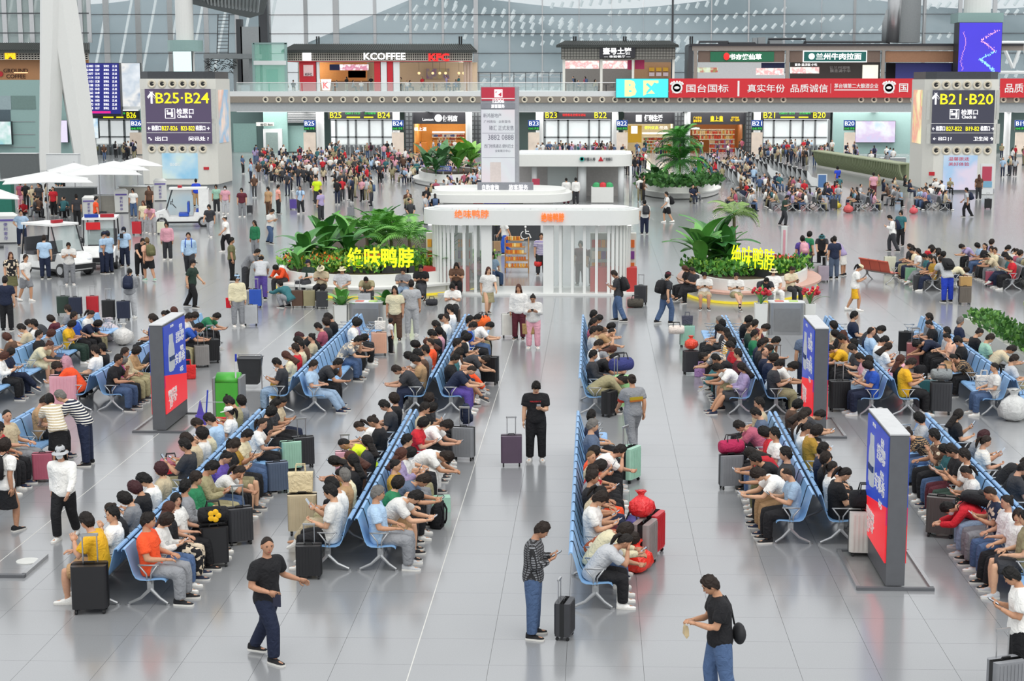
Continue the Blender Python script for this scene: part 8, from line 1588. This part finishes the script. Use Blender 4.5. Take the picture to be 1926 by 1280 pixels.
for kind, x, y, z, rz, col, lab, k in [
 ('duffel', 404, 1058, .70, 20, 'black', 'black bag with a yellow flower on the black suitcase', dict(sc=.95)),
 ('tote', 568, 1000, .75, 6, '#d9c9a4', 'printed beige tote bag on the champagne suitcase', dict(sc=1.1)),
 ('pack', 872, 858, .74, 90, 'navy', 'navy backpack standing on the grey ribbed suitcase', dict(sc=.95)),
 ('pack', 832, 992, 0, -100, 'black', 'black backpack standing on the floor beside the centre-left bench', dict(sc=1.1)),
 ('box', 829, 960, .0, 10, 'mint', 'mint vanity case behind the black backpack', dict(sc=1.0)),
 ('plastic', 1205, 1052, .76, 0, '#e0282c', 'big tied red plastic sack on the silver brown suitcase', dict(sc=.95)),
 ('plastic', 1196, 1074, 0, 0, '#f0301c', 'red orange plastic bag on the floor, central front bench', dict(sc=1.15)),
 ('duffel', 1190, 1000, .0, 80, '#4f4a86', 'violet cloth bag behind the red plastic bag', dict(sc=1.0)),
 ('duffel', 1168, 760, .86, 30, '#3a3f78', 'round navy bag on the light green suitcase', dict(sc=1.15)),
 ('duffel', 1374, 915, .69, 15, '#b02a55', 'crimson sports bag on the grey suitcase', dict(sc=.95)),
 ('duffel', 1627, 1040, .80, 0, 'black', 'black duffel on the ivory suitcase', dict(sc=1.1)),
 ('plastic', 1299, 700, .66, 0, '#e8482c', 'orange red bag on the charcoal suitcase', dict(sc=.8)),
 ('tote', 1318, 708, 0, 0, '#a884b8', 'lavender basket on the floor, centre-right rear bench', dict(sc=.9)),
 ('tote', 1292, 650, .66, 0, '#4a4a58', 'dark patterned bag on the pale mint suitcase', dict(sc=.85)),
 ('duffel', 1272, 655, .45, 0, '#e6d9cf', 'white and orange rolled bag beside the mint suitcase', dict(sc=.9)),
 ('pack', 1458, 752, 0, 60, 'black', 'black backpack at the near end of the centre-right rear bench', dict(sc=1.1)),
 ('duffel', 1768, 774, .80, 0, '#8a8f90', 'grey bag lying on the tall charcoal suitcase', dict(sc=.95)),
 ('pack', 1735, 720, 0, -60, 'black', 'black backpack behind the man in yellow', dict(sc=1.1)),
 ('tote', 353, 712, 0, 10, '#d83030', 'red shopping bag with white dots, far-left rear bench', dict(sc=1.15)),
 ('tote', 716, 662, .69, 0, '#e8e4dc', 'white tote on the peach suitcase', dict(sc=.8)),
 ('plastic', 205, 640, 0, 0, '#cfc3c8', 'pale plastic sack between the far-left rear benches', dict(sc=1.5)),
 ('plastic', 232, 648, 0, 0, '#d6d4d0', 'white plastic sack between the far-left rear benches', dict(sc=1.4)),
 ('pack', 124, 768, .88, 90, '#b98a96', 'dusty pink bag on the large pale pink suitcase', dict(sc=1.0)),
 ('duffel', 812, 574, 0, 0, 'charcoal', 'charcoal bag on the bench beside the man in black', dict(sc=.8)),
 ('box', 1814, 570, .66, 0, '#b8935a', 'brown carton riding on the taupe suitcase', dict(sc=1.2)),
 ('duffel', 1195, 578, 0, 0, '#4a463f', 'dark holdall on the floor right of the pavilion', dict(sc=1.1)),
 ('plastic', 1718, 402, 0, 0, '#d8505a', 'red bundle beside the far pair of benches', dict(sc=1.1)), ('plastic', 1595, 400, 0, 0, '#c85050', 'red patterned bundle among the far grey benches', dict(sc=1.3)), ('plastic', 1575, 392, 0, 0, '#d8c23a', 'yellow bag among the far grey benches', dict(sc=1.0)),
 ('tote', 330, 905, .44, 0, '#c02a30', 'small red bag on an empty seat of the left front bench', dict(sc=.7)), ('duffel', 322, 882, .44, 20, '#b06a78', 'rose bag on an empty seat of the left front bench', dict(sc=.8)),
 ('tote', 1850, 730, .44, 0, '#ded6cc', 'patterned white bag beside the woman on the far-right bench', dict(sc=1.0)), ('plastic', 1655, 792, 0, 0, '#dcdcd8', 'small white plastic bag under the right rear bench', dict(sc=.7)), ('plastic', 1905, 790, 0, 0, '#c9cac8', 'big pale plastic sack at the far-right bench end', dict(sc=1.6)),
 ('tote', 994, 655, .45, 0, '#a5895a', 'brown tote carried by the woman in pink trousers', dict(sc=.95)), ('tote', 438, 613, .62, 0, '#d82434', 'bright red shoulder bag of the woman in cream jacket', dict(sc=1.0)), ('plastic', 1012, 517, .35, 0, '#e02a2a', 'red bag carried by the man in purple polo', dict(sc=.75)), ('duffel', 908, 660, .75, 70, '#f0682a', 'orange sack behind the woman in white, centre-left rear bench', dict(sc=1.1))]: bag_px(kind, x, y, z, rz, col, lab, **k)
# flower on the black bag, armband and back patch of the cleaner, things in hands
fb = [o for o in SC.objects if o.get('label', '').startswith('black bag with a yellow flower')][0]; mb = MB()
for k in range(5): a = 2*PI*k/5; mb.ball((.07*math.cos(a), -.165, .17+.07*math.sin(a)), (.055, .015, .055), 8, 5)
mb.build('yellow_flower', mat('flower_yellow', '#f0b81e', .6), fb)
def who(s): return [o for o in PEOPLE if o.get('label', '').startswith(s)][0]
def on(o, p):  # a world point from person coordinates
    return Matrix.Translation(o.location)@Matrix.Rotation(o.rotation_euler.z, 4, 'Z')@Vector([a*b for a, b in zip(p, o.scale)])
c = who('cleaner'); MB().bbox((-.14, -.155, 1.18), (.14, -.12, 1.24)).build('yellow_back_band', mat('band_yellow', '#e8c81e', .6, emit=.2), c); MB().bbox((-.14, -.157, 1.14), (.14, -.12, 1.18)).build('orange_back_band', mat('band_orange', '#e8862a', .6, emit=.2), c); P = PROTO['walk']['P']; d = PROTO['walk']['drop']
MB().tube([P.sh[1]+(P.el[1]-P.sh[1])*.45+V(0, 0, d), P.sh[1]+(P.el[1]-P.sh[1])*.85+V(0, 0, d)], [.078, .074], 12).build('red_armband', mat('armband_red', '#e03a1e', .6, emit=.15), c)
s1 = who('man in black polo striding'); P = PROTO['stride']['P']; d = PROTO['stride']['drop']; w = P.wr[0]+P.hdir[0]*.1+V(0, 0, d-.05); q = on(s1, w); t = thing('pouch', 'small dark pouch held by the striding man in black', 'pouch', q, s1.rotation_euler.z); MB().rbox((0, 0, -.03), (.03, .13, .17), .012).build('pouch_body', mat('pouch_navy', '#23263a', .7), t); MB().tube([(0, -.03, .05), (0, 0, .09), (0, .03, .05)], .006, 5).build('loop', M_BLACK, t)
s3 = who('man in black T-shirt opening'); P = PROTO['snack']['P']; d = PROTO['snack']['drop']; w = (P.wr[0]+P.wr[1])/2+V(0, .10, d-.10); q = on(s3, w); t = thing('snack_packet', 'pale snack packet in the hands of the man at bottom right', 'packet', q, s3.rotation_euler.z); MB().loft([[(sx*ww, sy*dd, z) for sx, sy in ((-1, -1), (1, -1), (1, 1), (-1, 1))] for z, ww, dd in ((-.1, .05, .005), (-.06, .06, .03), (.03, .055, .025), (.07, .05, .012))]).build('packet_body', mat('packet_tan', '#c9b48c', .4), t); MB().box((0, 0, .08), (.1, .012, .02)).build('torn_edge', M_WHITE, t)
q = on(s3, V(-.02, -.20, 1.0)); t = thing('sling_bag', 'black sling bag on the back of the man at bottom right', 'bag', q, s3.rotation_euler.z); MB().ball((0, -.03, -.05), (.16, .085, .14), 12, 8).build('bag_body', mat('sling_black', '#202124', .7, bump=.4), t, smooth=True); MB().tube([(.13, 0, .03), (.12, .06, .3), (.0, .16, .46), (-.12, .26, .36), (-.16, .30, .1)], .014, 6).build('strap', M_BLACK, t)
s2 = who('man in black walking'); o = text('shirt_print', 'NAUGHTY', .045, mat('print_red2', '#d02a30', .6), s2, (0, .166, 1.30+0), rot=(PI/2, 0, PI), ext=.002)
fit_text()
